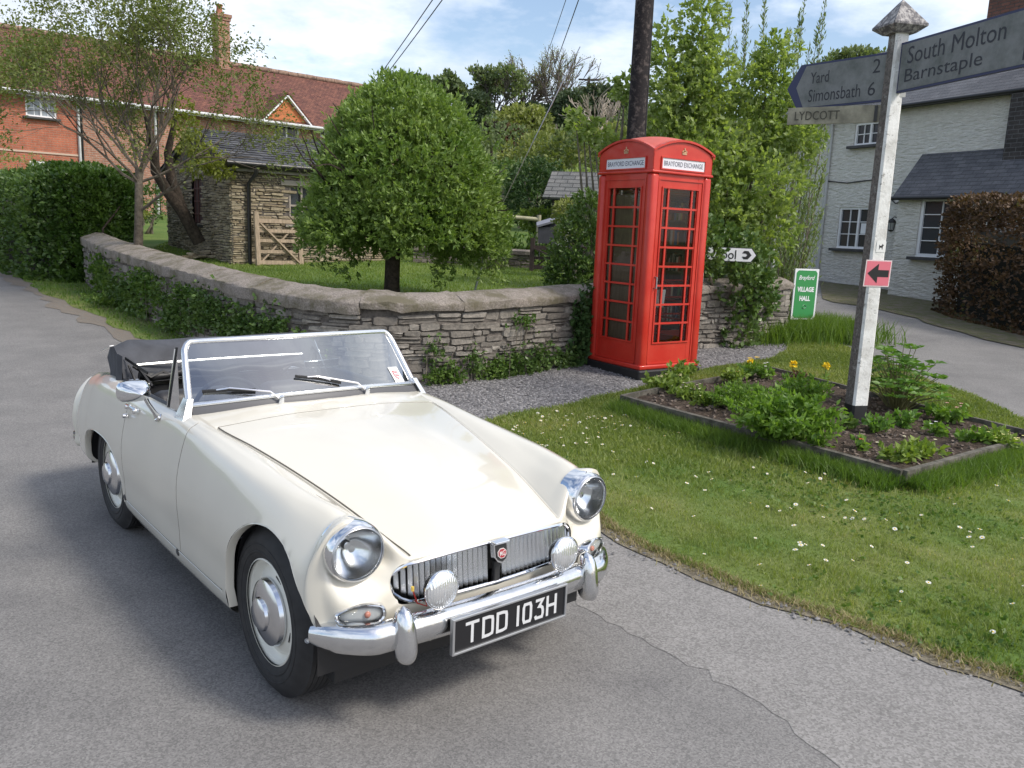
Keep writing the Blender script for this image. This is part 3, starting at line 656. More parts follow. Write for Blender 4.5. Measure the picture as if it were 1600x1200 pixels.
        m = MB(); m.lathe([(.122, -.016), (.124, -.008), (.118, .006), (.100, .016), (.070, .022), (.062, .024), (.058, .034), (.045, .042), (.02, .045), (0, .046)], (x, s*yo, .309), (0, s, 0), 48); m.build('hubcap', mat('hub_chrome', (.70, .71, .73), .16, 1), wh, smooth=35)
        for a in (R(250), R(70), R(160), R(340)):
            m = MB()
            c = Vector((x+math.cos(a)*.142, s*(yo-.0225), .309+math.sin(a)*.142)); t = Vector((-math.sin(a), 0, math.cos(a))); rr = Vector((math.cos(a), 0, math.sin(a)))
            m.add([c+t*.022*i+rr*.007*j+Vector((0, s*.0015, 0)) for i, j in ((-1, -.6), (1, -.6), (1, .6), (-1, .6))], [(0, 1, 2, 3)])
            m.build('slot', M_['black'], wh)
    for s in (-1, 1): wheel(0, .640, s); wheel(-2.032, .628, s)
    # ---- door furniture, mirror, plugs
    for s, dr in ((-1, dR), (1, dL)):
        m = MB(); m.box((-1.47, s*.672, .778), (.15, .012, .018), bev=.005); m.box((-1.40, s*.670, .774), (.02, .03, .022), bev=.004); m.box((-1.53, s*.668, .772), (.02, .03, .022), bev=.004); m.build('handle', M_['chrome'], dr, smooth=50)
        m = MB(); m.lathe([(0, .018), (.009, .016), (.011, .006), (.012, -.005)], (-1.53, s*.680, .728), (0, s, .1), 14); m.build('lock', M_['chrome'], dr, smooth=50)
    m = MB(); m.tube([(-1.128, -.652, .800), (-1.118, -.668, .822), (-1.10, -.700, .872), (-1.095, -.712, .898)], [.017, .010, .009, .011], 10, up=(1, 0, 0))
    m.lathe([(.0, .008), (.018, .004), (.020, -.006)], (-1.128, -.655, .800), (0, -.7, .5), 14)
    vv = []; pr = [(0, .0), (.30, .012), (.62, .04), (.86, .075), (1.0, .105), (1.0, .122), (.93, .126)]
    # bullet body narrowing forwards, glass facing back
    for r, d in pr:
        for k in range(24):
            a = 2*math.pi*k/24; ca, sa = math.cos(a), math.sin(a); vv.append(Vector((-1.035-d*.9, -.745+.070*r*math.copysign(abs(ca)**.55, ca)-.06*(d-.06), .925+.047*r*math.copysign(abs(sa)**.7, sa))))
    m.add(vv, [(i*24+k, i*24+(k+1) % 24, (i+1)*24+(k+1) % 24, (i+1)*24+k) for i in range(6) for k in range(24)]+[tuple(range(144, 168))])
    m.build('door_mirror', M_['chrome'], dR, smooth=50)
    for s in (-1, 1):
        for (x, z) in ((-.83, .268), (-1.598, .30)):
            m = MB(); y = abs(sy(x, z)); m.lathe([(0, .003), (.012, .003), (.016, .001), (.017, -.006)], (x, s*(y+.001), z), (0, s, -.12), 16); m.build('sill_plug', M_['darkgrey'], car, smooth=50)
    m = MB(); put_text(m, 'MIDGET', (-.475, -.6765, .300), (1, 0, 0), (0, -.12, 1), w=.17, h=.022, bold=.01); m.build('sill_lettering', paint, car, normals=False)
    return car
car = make_car()
# ============================================================ ground, road, verges
def gp(px, py, dz=0, h=None):                                # where the sight line meets the ground
    h = h or g
    d = ray(px, py); t = 5.0
    for _ in range(60):
        P = CAMP+d*t; z = h(P.x, P.y)+dz; t2 = (z-CH)/d.z; t += (t2-t)*.5
    return CAMP+d*t
def lawn_h(x, y): return .55+.055*(y-10)
def mixcol(t, fac, a, b):
    m = N(t, 'ShaderNodeMix', data_type='RGBA'); t.links.new(fac, m.inputs['Factor'])
    for k, v in (('A', a), ('B', b)):
        if isinstance(v, tuple): m.inputs[k].default_value = (*v, 1)
        else: t.links.new(v, m.inputs[k])
    return m.outputs['Result']
def noise(t, vec, sc, det=5, rough=.6, lo=.4, hi=.6):
    n = N(t, 'ShaderNodeTexNoise'); n.inputs['Scale'].default_value = sc; n.inputs['Detail'].default_value = det; n.inputs['Roughness'].default_value = rough; t.links.new(vec, n.inputs['Vector'])
    r = N(t, 'ShaderNodeMapRange'); r.inputs['From Min'].default_value = lo; r.inputs['From Max'].default_value = hi; t.links.new(n.outputs['Fac'], r.inputs[0]); return r.outputs[0], n.outputs['Fac']
def surf(name, build, rough=.9):
    m = bpy.data.materials.new(name); m.use_nodes = True; t = m.node_tree; b = t.nodes['Principled BSDF']; b.inputs['Roughness'].default_value = rough; b.inputs['Specular IOR Level'].default_value = .3
    c = N(t, 'ShaderNodeTexCoord').outputs['Object']; col, hgt, st, ds = build(t, c); t.links.new(col, b.inputs['Base Color'])
    if hgt is not None:
        bp = N(t, 'ShaderNodeBump'); bp.inputs['Strength'].default_value = st; bp.inputs['Distance'].default_value = ds; t.links.new(hgt, bp.inputs['Height']); t.links.new(bp.outputs[0], b.inputs['Normal'])
    return m
def _asph(t, c):
    v = N(t, 'ShaderNodeTexVoronoi'); v.inputs['Scale'].default_value = 170; t.links.new(c, v.inputs['Vector'])
    big, _ = noise(t, c, .55, 6, .62, .34, .68); mid, _ = noise(t, c, 2.2, 5, .55, .35, .65)
    stain, _ = noise(t, c, 1.9, 4, .5, .56, .70)
    s = N(t, 'ShaderNodeSeparateColor'); t.links.new(v.outputs['Color'], s.inputs[0])
    c1 = mixcol(t, s.outputs[0], (.10, .097, .093), (.31, .30, .288)); c2 = mixcol(t, big, (.160, .156, .153), (.210, .204, .200))
    mm = N(t, 'ShaderNodeMix', data_type='RGBA'); mm.inputs['Factor'].default_value = .45; t.links.new(c1, mm.inputs['A']); t.links.new(c2, mm.inputs['B'])
    k = N(t, 'ShaderNodeMix', data_type='RGBA', blend_type='MULTIPLY'); k.inputs['Factor'].default_value = .22; t.links.new(mm.outputs['Result'], k.inputs['A']); t.links.new(mixcol(t, mid, (.62, .62, .62), (1.25, 1.23, 1.2)), k.inputs['B'])
    k2 = N(t, 'ShaderNodeMix', data_type='RGBA', blend_type='MULTIPLY'); t.links.new(stain, k2.inputs['Factor']); t.links.new(k.outputs['Result'], k2.inputs['A']); k2.inputs['B'].default_value = (.88, .88, .89, 1)
    # cracks
    wv = N(t, 'ShaderNodeTexVoronoi', feature='DISTANCE_TO_EDGE'); wv.inputs['Scale'].default_value = .42
    wn_ = N(t, 'ShaderNodeTexNoise'); wn_.inputs['Scale'].default_value = 3; wn_.inputs['Detail'].default_value = 6; t.links.new(c, wn_.inputs['Vector'])
    va = N(t, 'ShaderNodeVectorMath', operation='MULTIPLY_ADD'); va.inputs[1].default_value = (.5, .5, .5); t.links.new(wn_.outputs['Color'], va.inputs[0]); t.links.new(c, va.inputs[2]); t.links.new(va.outputs[0], wv.inputs['Vector'])
    rr = N(t, 'ShaderNodeMapRange'); rr.inputs['From Min'].default_value = .004; rr.inputs['From Max'].default_value = 0; rr.inputs['To Max'].default_value = .0; t.links.new(wv.outputs['Distance'], rr.inputs[0])
    out = mixcol(t, rr.outputs[0], k2.outputs['Result'], (.05, .05, .05))
    return out, s.outputs[0], .5, .004
M_['asphalt'] = surf('asphalt', _asph, .82)
def _old(t, c):
    v = N(t, 'ShaderNodeTexVoronoi'); v.inputs['Scale'].default_value = 130; t.links.new(c, v.inputs['Vector'])
    s = N(t, 'ShaderNodeSeparateColor'); t.links.new(v.outputs['Color'], s.inputs[0]); mid, _ = noise(t, c, 3, 7, .7, .38, .66)
    c1 = mixcol(t, s.outputs[0], (.13, .124, .118), (.40, .385, .37)); c2 = mixcol(t, mid, (.175, .170, .163), (.25, .242, .232))
    mm = N(t, 'ShaderNodeMix', data_type='RGBA'); mm.inputs['Factor'].default_value = .5; t.links.new(c1, mm.inputs['A']); t.links.new(c2, mm.inputs['B']); return mm.outputs['Result'], s.outputs[0], .8, .006
M_['old_asphalt'] = surf('old_asphalt', _old, .9)
def _grass(t, c):
    a, _ = noise(t, c, 1.1, 5, .6, .38, .62); b, f = noise(t, c, 30, 4, .6, .3, .7)
    return mixcol(t, b, mixcol(t, a, (.07, .125, .022), (.13, .155, .04)), mixcol(t, a, (.11, .18, .035), (.18, .20, .065))), f, .8, .02
M_['turf'] = surf('turf', _grass, .95)
def _lawn(t, c):
    a, _ = noise(t, c, .8, 5, .6, .38, .62); b, f = noise(t, c, 22, 4, .6, .3, .7)
    return mixcol(t, b, mixcol(t, a, (.055, .105, .018), (.10, .15, .03)), mixcol(t, a, (.08, .15, .025), (.14, .19, .045))), f, .8, .02
M_['lawn'] = surf('lawn', _lawn, .95)
def _grav(t, c):
    v = N(t, 'ShaderNodeTexVoronoi'); v.inputs['Scale'].default_value = 34; t.links.new(c, v.inputs['Vector']); s = N(t, 'ShaderNodeSeparateColor'); t.links.new(v.outputs['Color'], s.inputs[0])
    iv = N(t, 'ShaderNodeMath', operation='SUBTRACT'); iv.inputs[0].default_value = 1; t.links.new(v.outputs['Distance'], iv.inputs[1])
    return mixcol(t, s.outputs[1], (.07, .068, .07), (.29, .28, .28)), iv.outputs[0], 1, .02
M_['gravel'] = surf('gravel', _grav, .9)
def _soil(t, c):
    a, f = noise(t, c, 18, 7, .7, .35, .65); return mixcol(t, a, (.035, .024, .017), (.12, .09, .068)), f, 1, .05
M_['soil'] = surf('soil', _soil, 1)
def _field(t, c):
    a, f = noise(t, c, .22, 6, .65, .36, .64); b, f2 = noise(t, c, 2.0, 6, .7, .35, .65)
    return mixcol(t, b, mixcol(t, a, (.08, .13, .04), (.14, .18, .065)), mixcol(t, a, (.11, .16, .05), (.17, .19, .09))), f2, 1, .3
M_['field'] = surf('field', _field, 1)
def sheet(name, poly, mt, dz, h=g, step=.6, kind='structure'):
    bm = bmesh.new(); vs = [bm.verts.new((p[0], p[1], 0)) for p in poly]; bm.faces.new(vs); bmesh.ops.triangulate(bm, faces=list(bm.faces))
    ys = [p[1] for p in poly]; xs = [p[0] for p in poly]
    for (lo, hi, n, st) in ((min(ys), max(ys), (0, 1, 0), step), (min(xs), max(xs), (1, 0, 0), step*3)):
        y = math.floor(lo/st)*st+st
        while y < hi:
            bmesh.ops.bisect_plane(bm, geom=bm.verts[:]+bm.edges[:]+bm.faces[:], plane_co=Vector(n)*y, plane_no=n); y += st
    for v in bm.verts: v.co.z = h(v.co.x, v.co.y)+dz
    bmesh.ops.recalc_face_normals(bm, faces=bm.faces)
    me = bpy.data.meshes.new(name); bm.to_mesh(me); bm.free(); me.materials.append(mt); me.shade_smooth()
    o = bpy.data.objects.new(name, me); COL.objects.link(o)
    if sum(p.normal.z for p in me.polygons) < 0: me.flip_normals()
    return tag(o, kind=kind)
def strip(name, a, b, mt, dz):
    n = min(len(a), len(b)); a = [a[int(i*(len(a)-1)/(n-1))] for i in range(n)]; b = [b[int(i*(len(b)-1)/(n-1))] for i in range(n)]; m = MB()
    m.add([(p[0], p[1], g(*p)+dz) for p in a]+[(p[0], p[1], g(*p)+dz) for p in b], [(i, i+1, n+i+1, n+i) for i in range(n-1)]); return tag(m.build(name, mt, normals=False), kind='structure')
def wob(poly, amp, step, rs, closed=False):                  # a natural irregular edge along a polyline
    out = []
    for a, b in zip(poly[:-1], poly[1:]):
        L = math.hypot(b[0]-a[0], b[1]-a[1]); n = max(1, int(L/step)); nx, ny = -(b[1]-a[1])/max(L, 1e-6), (b[0]-a[0])/max(L, 1e-6)
        for i in range(n):
            t = i/n; k = rs.uniform(-amp, amp) if i else rs.uniform(-amp, amp)*.3; out.append((a[0]+(b[0]-a[0])*t+nx*k, a[1]+(b[1]-a[1])*t+ny*k))
    out.append(tuple(poly[-1][:2])); return out
# one ground sheet to the horizon
xs = sorted(set(list(np.arange(-60, 61, 3.0))+[-260, -180, -120, -90, 90, 120, 180, 260])); ys = sorted(set(list(np.arange(-8, 6, 2.0))+list(np.arange(6, 9, .5))+list(np.arange(9, 30, 1.5))+list(np.arange(30, 90, 2.0))+[-60, -30, 100, 120, 150, 200, 300, 420]))
hrs = np.random.RandomState(5); HP = [(hrs.uniform(.03, .09), hrs.uniform(.03, .09), hrs.uniform(0, 6)) for _ in range(5)]
def terr(x, y):
    z = g(x, y)
    if y > 30: z += min(1, (y-30)/12)*sum(.35*math.sin(a*x+b*y+c) for a, b, c in HP)
    return z
V = np.array([(x, y, terr(x, y)) for y in ys for x in xs]); nx_ = len(xs)
Fq = np.array([(j*nx_+i, j*nx_+i+1, (j+1)*nx_+i+1, (j+1)*nx_+i) for j in range(len(ys)-1) for i in range(nx_-1)])
tag(np_mesh('ground', V, Fq, 4, M_['field'], smooth=True), kind='structure')
q = lambda *a: [tuple(gp(*p)[:2]) for p in a]
rs0 = np.random.RandomState(3)
# road: everything tarred (main road, the lane to the right)
sheet('road', [(-40, -14), (30, -14), (30, 22), (7.5, 23), (4.2, 12.5), (1.2, 10.2), (-1.3, 8.6), (-2.6, 9.0), (-7.5, 15.2), (-16, 27), (-46, 42)], M_['asphalt'], .006)
# old rougher tarmac strip beside the verge
vedge = [(-.35, 6.9)]+q((860, 745), (945, 826), (1010, 862), (1100, 898), (1200, 940), (1400, 1002), (1600, 1072))+[(3.0, 2.55), (5.0, 2.2), (9, 3.4)]
st = wob([(-.75, 6.9), (-.05, 5.2)]+q((900, 948), (1060, 1030), (1230, 1130), (1400, 1260))+[(2.6, 1.2), (9, 1.0)], .035, .06, rs0)
sheet('road_edge', st+[(9.2, 3.6)]+[p for p in wob(vedge, .0, .5, rs0)][::-1][1:], M_['old_asphalt'], .0078)
redge = q((1600, 660), (1520, 622), (1440, 593), (1370, 563), (1300, 538), (1262, 522))
verge_poly = wob(vedge, .035, .12, rs0)+wob([(9.5, 4.5), (7.0, 6.5)]+redge+q((1215, 560), (1160, 572), (1060, 586), (990, 612), (900, 634), (780, 655))+[(-.35, 6.9)], .05, .25, rs0)[:-1]
sheet('grass_verge', verge_poly, M_['turf'], .016)
# dirt line where verge meets road
dirt = surf('verge_dirt', lambda t, c: (mixcol(t, noise(t, c, 25, 6, .7, .35, .65)[0], (.10, .085, .06), (.26, .23, .17)), noise(t, c, 40)[1], 1, .02))
outer = [(p[0]-.03-.03*rs0.rand(), p[1]-.05-.05*rs0.rand()) for p in wob(vedge, .03, .15, rs0)]; inner = [(p[0]+.06, p[1]+.10) for p in wob(vedge, .04, .15, rs0)]
strip('dirt_edge', outer, inner, dirt, .0135)
wallp = [(-9.6, 18.2), (-7.35, 14.6), (-5.5, 12.2), (-4.0, 10.35), (-2.45, 8.72), (-1.45, 8.25), (-.62, 8.62), (0, 9.15), (.92, 10.05), (1.9, 10.85), (3.0, 11.6), (4.0, 12.3)]
sheet('gravel', wob([(-1.75, 8.0), (-.8, 7.2), (-.35, 6.95)]+q((780, 655), (900, 634), (990, 612), (1060, 586), (1160, 572), (1230, 560)), .03, .2, rs0)+[(4.2, 12.4), (3.0, 11.65), (1.9, 10.9), (.92, 10.1), (0, 9.2), (-.62, 8.67), (-1.45, 8.3)], M_['gravel'], .013)
lv = q((0, 418), (60, 452), (130, 487), (200, 520), (270, 548), (400, 600))
lverge_poly = wob([(-24, 34)]+lv+[(-2.3, 8.1), (-1.7, 7.95)], .10, .4, rs0)+[(-1.5, 8.3), (-2.45, 8.8), (-4.0, 10.4), (-5.5, 12.3), (-7.35, 14.7), (-10, 18.6), (-26, 40)]
sheet('left_verge', lverge_poly, M_['turf'], .016)
leafd = surf('leaf_litter', lambda t, c: (mixcol(t, noise(t, c, 18, 6, .7, .4, .62)[0], (.19, .175, .155), (.20, .165, .13)), noise(t, c, 40)[1], .8, .02))
lo = [(p[0]-.16-.16*rs0.rand(), p[1]-.05-.1*rs0.rand()) for p in wob(lv, .1, .16, rs0)]; li = [(p[0]+.12, p[1]+.12) for p in wob(lv, .08, .3, rs0)]
strip('leaf_litter', lo, li, leafd, .012)
# the garden behind the wall
sheet('lawn', [(-11, 20.4), (-7.2, 14.9), (-5.35, 12.45), (-3.85, 10.6), (-2.35, 9.0), (-1.45, 8.55), (-.7, 8.9), (-.1, 9.4), (.8, 10.3), (1.8, 11.1), (4.2, 12.8), (5.0, 16), (5.2, 27), (2, 34), (-30, 52), (-34, 40), (-20, 29.5)], M_['lawn'], 0, lawn_h, 1.2)
M_['far_bank'] = surf('verge_bank', lambda t, c: (mixcol(t, noise(t, c, 6, 6, .7, .4, .62)[0], (.10, .11, .04), (.17, .14, .11)), noise(t, c, 30)[1], 1, .03))
far_bank = q((1600, 545), (1500, 520), (1400, 492), (1285, 468))
sheet('far_bank', wob([(18, 8.5)]+far_bank, .15, .5, rs0)+[(8.0, 22.3), (9.2, 21.0), (11.5, 16.5), (20, 12)], M_['far_bank'], .02)
# ============================================================ dry stone work
def stone_mat(name, c1, c2, c3):
    m = bpy.data.materials.new(name); m.use_nodes = True; t = m.node_tree; b = t.nodes['Principled BSDF']; b.inputs['Roughness'].default_value = .9
    gm = N(t, 'ShaderNodeNewGeometry'); c = N(t, 'ShaderNodeTexCoord').outputs['Object']
    r = N(t, 'ShaderNodeValToRGB'); e = r.color_ramp.elements; e[0].color = (*c1, 1); e[1].color = (*c2, 1); k = e.new(.5); k.color = (*c3, 1); t.links.new(gm.outputs['Random Per Island'], r.inputs[0])
    f, h = noise(t, c, 22, 7, .7, .33, .67)
    f2, h2 = noise(t, c, 3.5, 5, .65, .52, .7)
    mu = N(t, 'ShaderNodeMix', data_type='RGBA', blend_type='MULTIPLY'); mu.inputs['Factor'].default_value = .8; t.links.new(r.outputs[0], mu.inputs['A']); t.links.new(mixcol(t, f, (.5, .5, .5), (1.3, 1.28, 1.24)), mu.inputs['B'])
    t.links.new(mixcol(t, f2, mu.outputs['Result'], tuple(x*.62 for x in c3)), b.inputs['Base Color'])
    bp = N(t, 'ShaderNodeBump'); bp.inputs['Strength'].default_value = .9; bp.inputs['Distance'].default_value = .012; t.links.new(h, bp.inputs['Height']); t.links.new(bp.outputs[0], b.inputs['Normal']); return m
M_['wall_stone'] = stone_mat('wall_stone', (.155, .14, .122), (.33, .305, .27), (.225, .205, .18))
M_['barn_stone'] = stone_mat('barn_stone', (.25, .20, .13), (.44, .38, .28), (.34, .29, .20))
M_['mortar'] = mat('mortar', (.105, .092, .08), .95, var=.4, vscale=20)
def stones(m, A, n, L, z0f, z1f, ch, sl, rs, prot=.02, holes=()):
    """wavering courses of flat stones on the vertical plane from A(s) with outward normal n(s); z0f/z1f give the bottom and top"""
    z = min(z0f(L*i/20) for i in range(21))-.05; top = max(z1f(L*i/20) for i in range(21)); ph = rs.uniform(0, 6, 3); wv = (ch[0]+ch[1])*.22; j = ch[0]*.22
    def one(a, b, za, zb):
        d = rs.uniform(.15, 1)*prot; vs = []; sk = rs.uniform(-1, 1)*min(.02, (b-a)*.15)
        if zb-za < .008: return
        for S, Z in ((a, za), (b, za), (b+sk, zb), (a+sk*.5, zb)):
            vs.append((S, Z+rs.uniform(-j, j)))
        back = [A(S)+Vector((0, 0, Z))-n(S)*.02 for S, Z in vs]; cs, cz = (a+b)/2, (za+zb)/2; ins = rs.uniform(.004, .012)
        mids = []
        for k in range(4):                                   # eight point outline: corners knocked off
            p, q = vs[k], vs[(k+1) % 4]; mids += [(p[0]*.88+q[0]*.12, p[1]*.88+q[1]*.12), (p[0]*.12+q[0]*.88, p[1]*.12+q[1]*.88)]
        o8 = [A(S)+Vector((0, 0, Z))-n(S)*.01 for S, Z in mids]; i8 = []
        for S, Z in mids:
            S2 = S+(cs-S)*min(.45, ins/max(.02, abs(cs-S))); Z2 = Z+(cz-Z)*min(.45, ins/max(.012, abs(cz-Z))*.7); i8.append(A(S2)+Vector((0, 0, Z2))+n(S2)*(d+rs.uniform(-.006, .006)))
        m.add(o8+i8, [tuple(range(8, 16))]+[(k, (k+1) % 8, 8+(k+1) % 8, 8+k) for k in range(8)])
    while z < top+.04:
        h = rs.uniform(*ch); s = -rs.uniform(0, sl[1]); h2 = h*rs.uniform(.9, 1.1)
        while s < L:
            l = rs.uniform(*sl)*(1.4 if rs.rand() < .12 else 1); a, b = max(s, 0), min(s+l-.006, L); sm = (a+b)/2
            w0 = wv*(math.sin(sm*1.7+ph[0]+z*3)+.6*math.sin(sm*4.1+ph[1]-z*5)); za, zb = z+w0+.004, z+w0+h
            if b-a > .02 and za+h*.5 > z0f(sm)-.01 and zb < z1f(sm)+.015 and not any(x0 < sm < x1 and y0-.02 < (za+zb)/2 < y1 for x0, x1, y0, y1 in holes):
                r_ = rs.rand()
                if r_ < .28 and h > .05: k = rs.uniform(.35, .65); one(a, b, za, za+h*k-.003); one(a, b, za+h*k+.003, zb)
                elif r_ < .40: k = rs.uniform(.3, .7); one(a, a+(b-a)*k-.004, za, zb); one(a+(b-a)*k+.004, b, za+h*.1, zb)
                else: one(a, b, za, zb)
            s += l
        z += h
def pathfn(P):
    P = [Vector((p[0], p[1], 0)) for p in P]; S = [0]
    for a, b in zip(P[:-1], P[1:]): S.append(S[-1]+(b-a).length)
    def A(s):
        s = min(max(s, 0), S[-1]-1e-4)
        for i in range(len(P)-1):
            if s <= S[i+1]: return P[i].lerp(P[i+1], (s-S[i])/(S[i+1]-S[i]))
        return P[-1]
    def n(s):
        d = A(s+.25)-A(s-.25); d.normalize(); return Vector((d.y, -d.x, 0))
    return A, n, S[-1]
def smooth_path(P, k=3):
    P = [tuple(p) for p in P]
    for _ in range(k):
        Q = [P[0]]
        for a, b in zip(P[:-1], P[1:]): Q += [(a[0]*.75+b[0]*.25, a[1]*.75+b[1]*.25), (a[0]*.25+b[0]*.75, a[1]*.25+b[1]*.75)]
        P = Q+[P[-1]]
    return P
cop_m = surf('coping_concrete', lambda t, c: (mixcol(t, noise(t, c, 3.5, 6, .7, .45, .62)[0], mixcol(t, noise(t, c, 60, 4, .7, .35, .65)[0], (.17, .145, .125), (.36, .32, .28)), (.14, .125, .085)), noise(t, c, 45, 6, .7)[1], 1, .015))
wA, wN, wL = pathfn(smooth_path(wallp, 2))
def wall_top(s): p = wA(s); return g(p.x, p.y)+(.80 if s < 13.2 else .78)
wt = thing('stone_wall', 'long low dry stone garden wall with thick weathered concrete coping curving round the corner', 'wall', (0, 0, 0))
m = MB(); stones(m, wA, wN, wL, lambda s: g(wA(s).x, wA(s).y)-.03, wall_top, (.045, .115), (.10, .42), np.random.RandomState(8), .035)
m.build('wall_face', M_['wall_stone'], wt)
m = MB(); nn = 90; vv = []
for i in range(nn+1):
    s = wL*i/nn; p = wA(s); n = wN(s); z0, z1 = g(p.x, p.y)-.1, wall_top(s)
    for (o, z) in ((0, z0), (0, z1), (-.42, z1), (-.42, z0)): vv.append(p+n*o+Vector((0, 0, z)))
m.add(vv, [(i*4+k, i*4+(k+1) % 4, i*4+4+(k+1) % 4, i*4+4+k) for i in range(nn) for k in range(4)]+[(0, 1, 2, 3), (nn*4, nn*4+3, nn*4+2, nn*4+1)]); m.build('wall_core', M_['mortar'], wt)
rs1 = np.random.RandomState(21); cuts = [0]
while cuts[-1] < wL: cuts.append(cuts[-1]+rs1.uniform(1.0, 1.9))
sj = min(range(len(cuts)), key=lambda i: abs(cuts[i]-13.3))
for a, b in zip(cuts[:-1], cuts[1:]):
    b = min(b, wL); m = MB(); vv = []; k = max(3, int((b-a)/.12)); oz = rs1.uniform(-.008, .008); skirt = .05 if a < 12.8 else 0
    prof = [(.055, -.02-skirt), (.068, .040), (.060, .062), (.01, .082), (-.09, .122), (-.20, .150), (-.32, .148), (-.43, .11), (-.45, -.02)]
    for i in range(k+1):
        s = a+.004+(b-a-.008)*i/k; p = wA(s); n = wN(s); zt = wall_top(s)+oz
        vv += [p+n*(o+rs1.uniform(-.009, .009))+Vector((0, 0, zt+z+rs1.uniform(-.009, .009))) for o, z in prof]
    q_ = len(prof); m.add(vv, [(i*q_+j, i*q_+j+1, (i+1)*q_+j+1, (i+1)*q_+j) for i in range(k) for j in range(q_-1)]+[tuple(range(q_)), tuple(range(k*q_, k*q_+q_))])
    m.build('coping', cop_m, wt, smooth=50)
# ============================================================ buildings
class House:
    """a building in its own frame: x along the front, y into the house, z up"""
    def __init__(s, name, label, cat, A, d, z, group=None):
        s.A = Vector((A[0], A[1], z)); s.d = Vector((d[0], d[1], 0)).normalized(); s.n = Vector((s.d.y, -s.d.x, 0))
        s.t = thing(name, label, cat, s.A, math.atan2(s.d.y, s.d.x), group)
    def hit(s, px, py, off=0):                               # sight line -> (x, z) on the front
        r = ray(px, py); o = s.A+s.n*off; k = (o-CAMP).dot(s.n)/r.dot(s.n); P = CAMP+r*k-s.A; return P.dot(s.d), P.z
def uv_mat(name, kind, c1, c2, mortar, bw, bh, rough=.9, bumpd=.01, ms=.01, patch=None):
    m = bpy.data.materials.new(name); m.use_nodes = True; t = m.node_tree; b = t.nodes['Principled BSDF']; b.inputs['Roughness'].default_value = rough
    c = N(t, 'ShaderNodeTexCoord').outputs['Object']; s = N(t, 'ShaderNodeSeparateXYZ'); t.links.new(c, s.inputs[0])
    a = N(t, 'ShaderNodeMath', operation='ADD'); t.links.new(s.outputs['X'], a.inputs[0]); 
    if kind == 'wall': t.links.new(s.outputs['Y'], a.inputs[1])
    cb = N(t, 'ShaderNodeCombineXYZ'); t.links.new(a.outputs[0], cb.inputs[0]); t.links.new(s.outputs['Z'], cb.inputs[1])
    br = N(t, 'ShaderNodeTexBrick'); br.inputs['Scale'].default_value = 1; br.inputs['Brick Width'].default_value = bw; br.inputs['Row Height'].default_value = bh; br.inputs['Mortar Size'].default_value = ms; br.inputs['Mortar Smooth'].default_value = .2
    br.inputs['Color1'].default_value = (*c1, 1); br.inputs['Color2'].default_value = (*c2, 1); br.inputs['Mortar'].default_value = (*mortar, 1); t.links.new(cb.outputs[0], br.inputs['Vector'])
    f, h = noise(t, c, 3.0, 7, .7, .35, .65); f3, h3 = noise(t, c, 30, 4, .7, .35, .65)
    mu = N(t, 'ShaderNodeMix', data_type='RGBA', blend_type='MULTIPLY'); mu.inputs['Factor'].default_value = .7; t.links.new(br.outputs['Color'], mu.inputs['A']); t.links.new(mixcol(t, f, (.66, .66, .68), (1.28, 1.22, 1.2)), mu.inputs['B'])
    m2 = N(t, 'ShaderNodeMix', data_type='RGBA', blend_type='MULTIPLY'); m2.inputs['Factor'].default_value = .5; t.links.new(mu.outputs['Result'], m2.inputs['A']); t.links.new(mixcol(t, f3, (.65, .65, .65), (1.35, 1.35, 1.35)), m2.inputs['B'])
    col = m2.outputs['Result']
    if patch:
        pf, _ = noise(t, c, patch[1], 8, .75, patch[2], patch[2]+.05); col = mixcol(t, pf, col, patch[0])
    t.links.new(col, b.inputs['Base Color'])
    iv = N(t, 'ShaderNodeMath', operation='MULTIPLY_ADD'); iv.inputs[1].default_value = -1; t.links.new(br.outputs['Fac'], iv.inputs[0]); t.links.new(h3, iv.inputs[2])
    bp = N(t, 'ShaderNodeBump'); bp.inputs['Strength'].default_value = .8; bp.inputs['Distance'].default_value = bumpd; t.links.new(iv.outputs[0], bp.inputs['Height']); t.links.new(bp.outputs[0], b.inputs['Normal']); return m
M_['brick'] = uv_mat('orange_brick', 'wall', (.43, .14, .08), (.37, .115, .065), (.34, .20, .14), .225, .075)
M_['brick2'] = uv_mat('pale_brick', 'wall', (.40, .20, .13), (.30, .14, .09), (.36, .29, .24), .225, .075)
M_['claytile'] = uv_mat('clay_tile', 'roof', (.20, .085, .058), (.13, .052, .04), (.045, .02, .015), .17, .075, bumpd=.03, ms=.006, patch=((.34, .24, .18), 7.5, .70))
M_['slate'] = uv_mat('slate', 'roof', (.075, .078, .088), (.115, .118, .128), (.022, .022, .025), .26, .085, .55, .02, .005, patch=((.15, .15, .15), 9, .72))
M_['darkpane'] = mat('dark_pane', (.035, .042, .048), .18, spec=.5)
M_['litpane'] = mat('net_curtain_pane', (.30, .33, .36), .15, var=.3, vscale=6)
M_['gutter'] = mat('black_gutter', (.02, .02, .022), .35)
M_['drain_white'] = mat('pale_pipe', (.55, .56, .56), .5, var=.1)
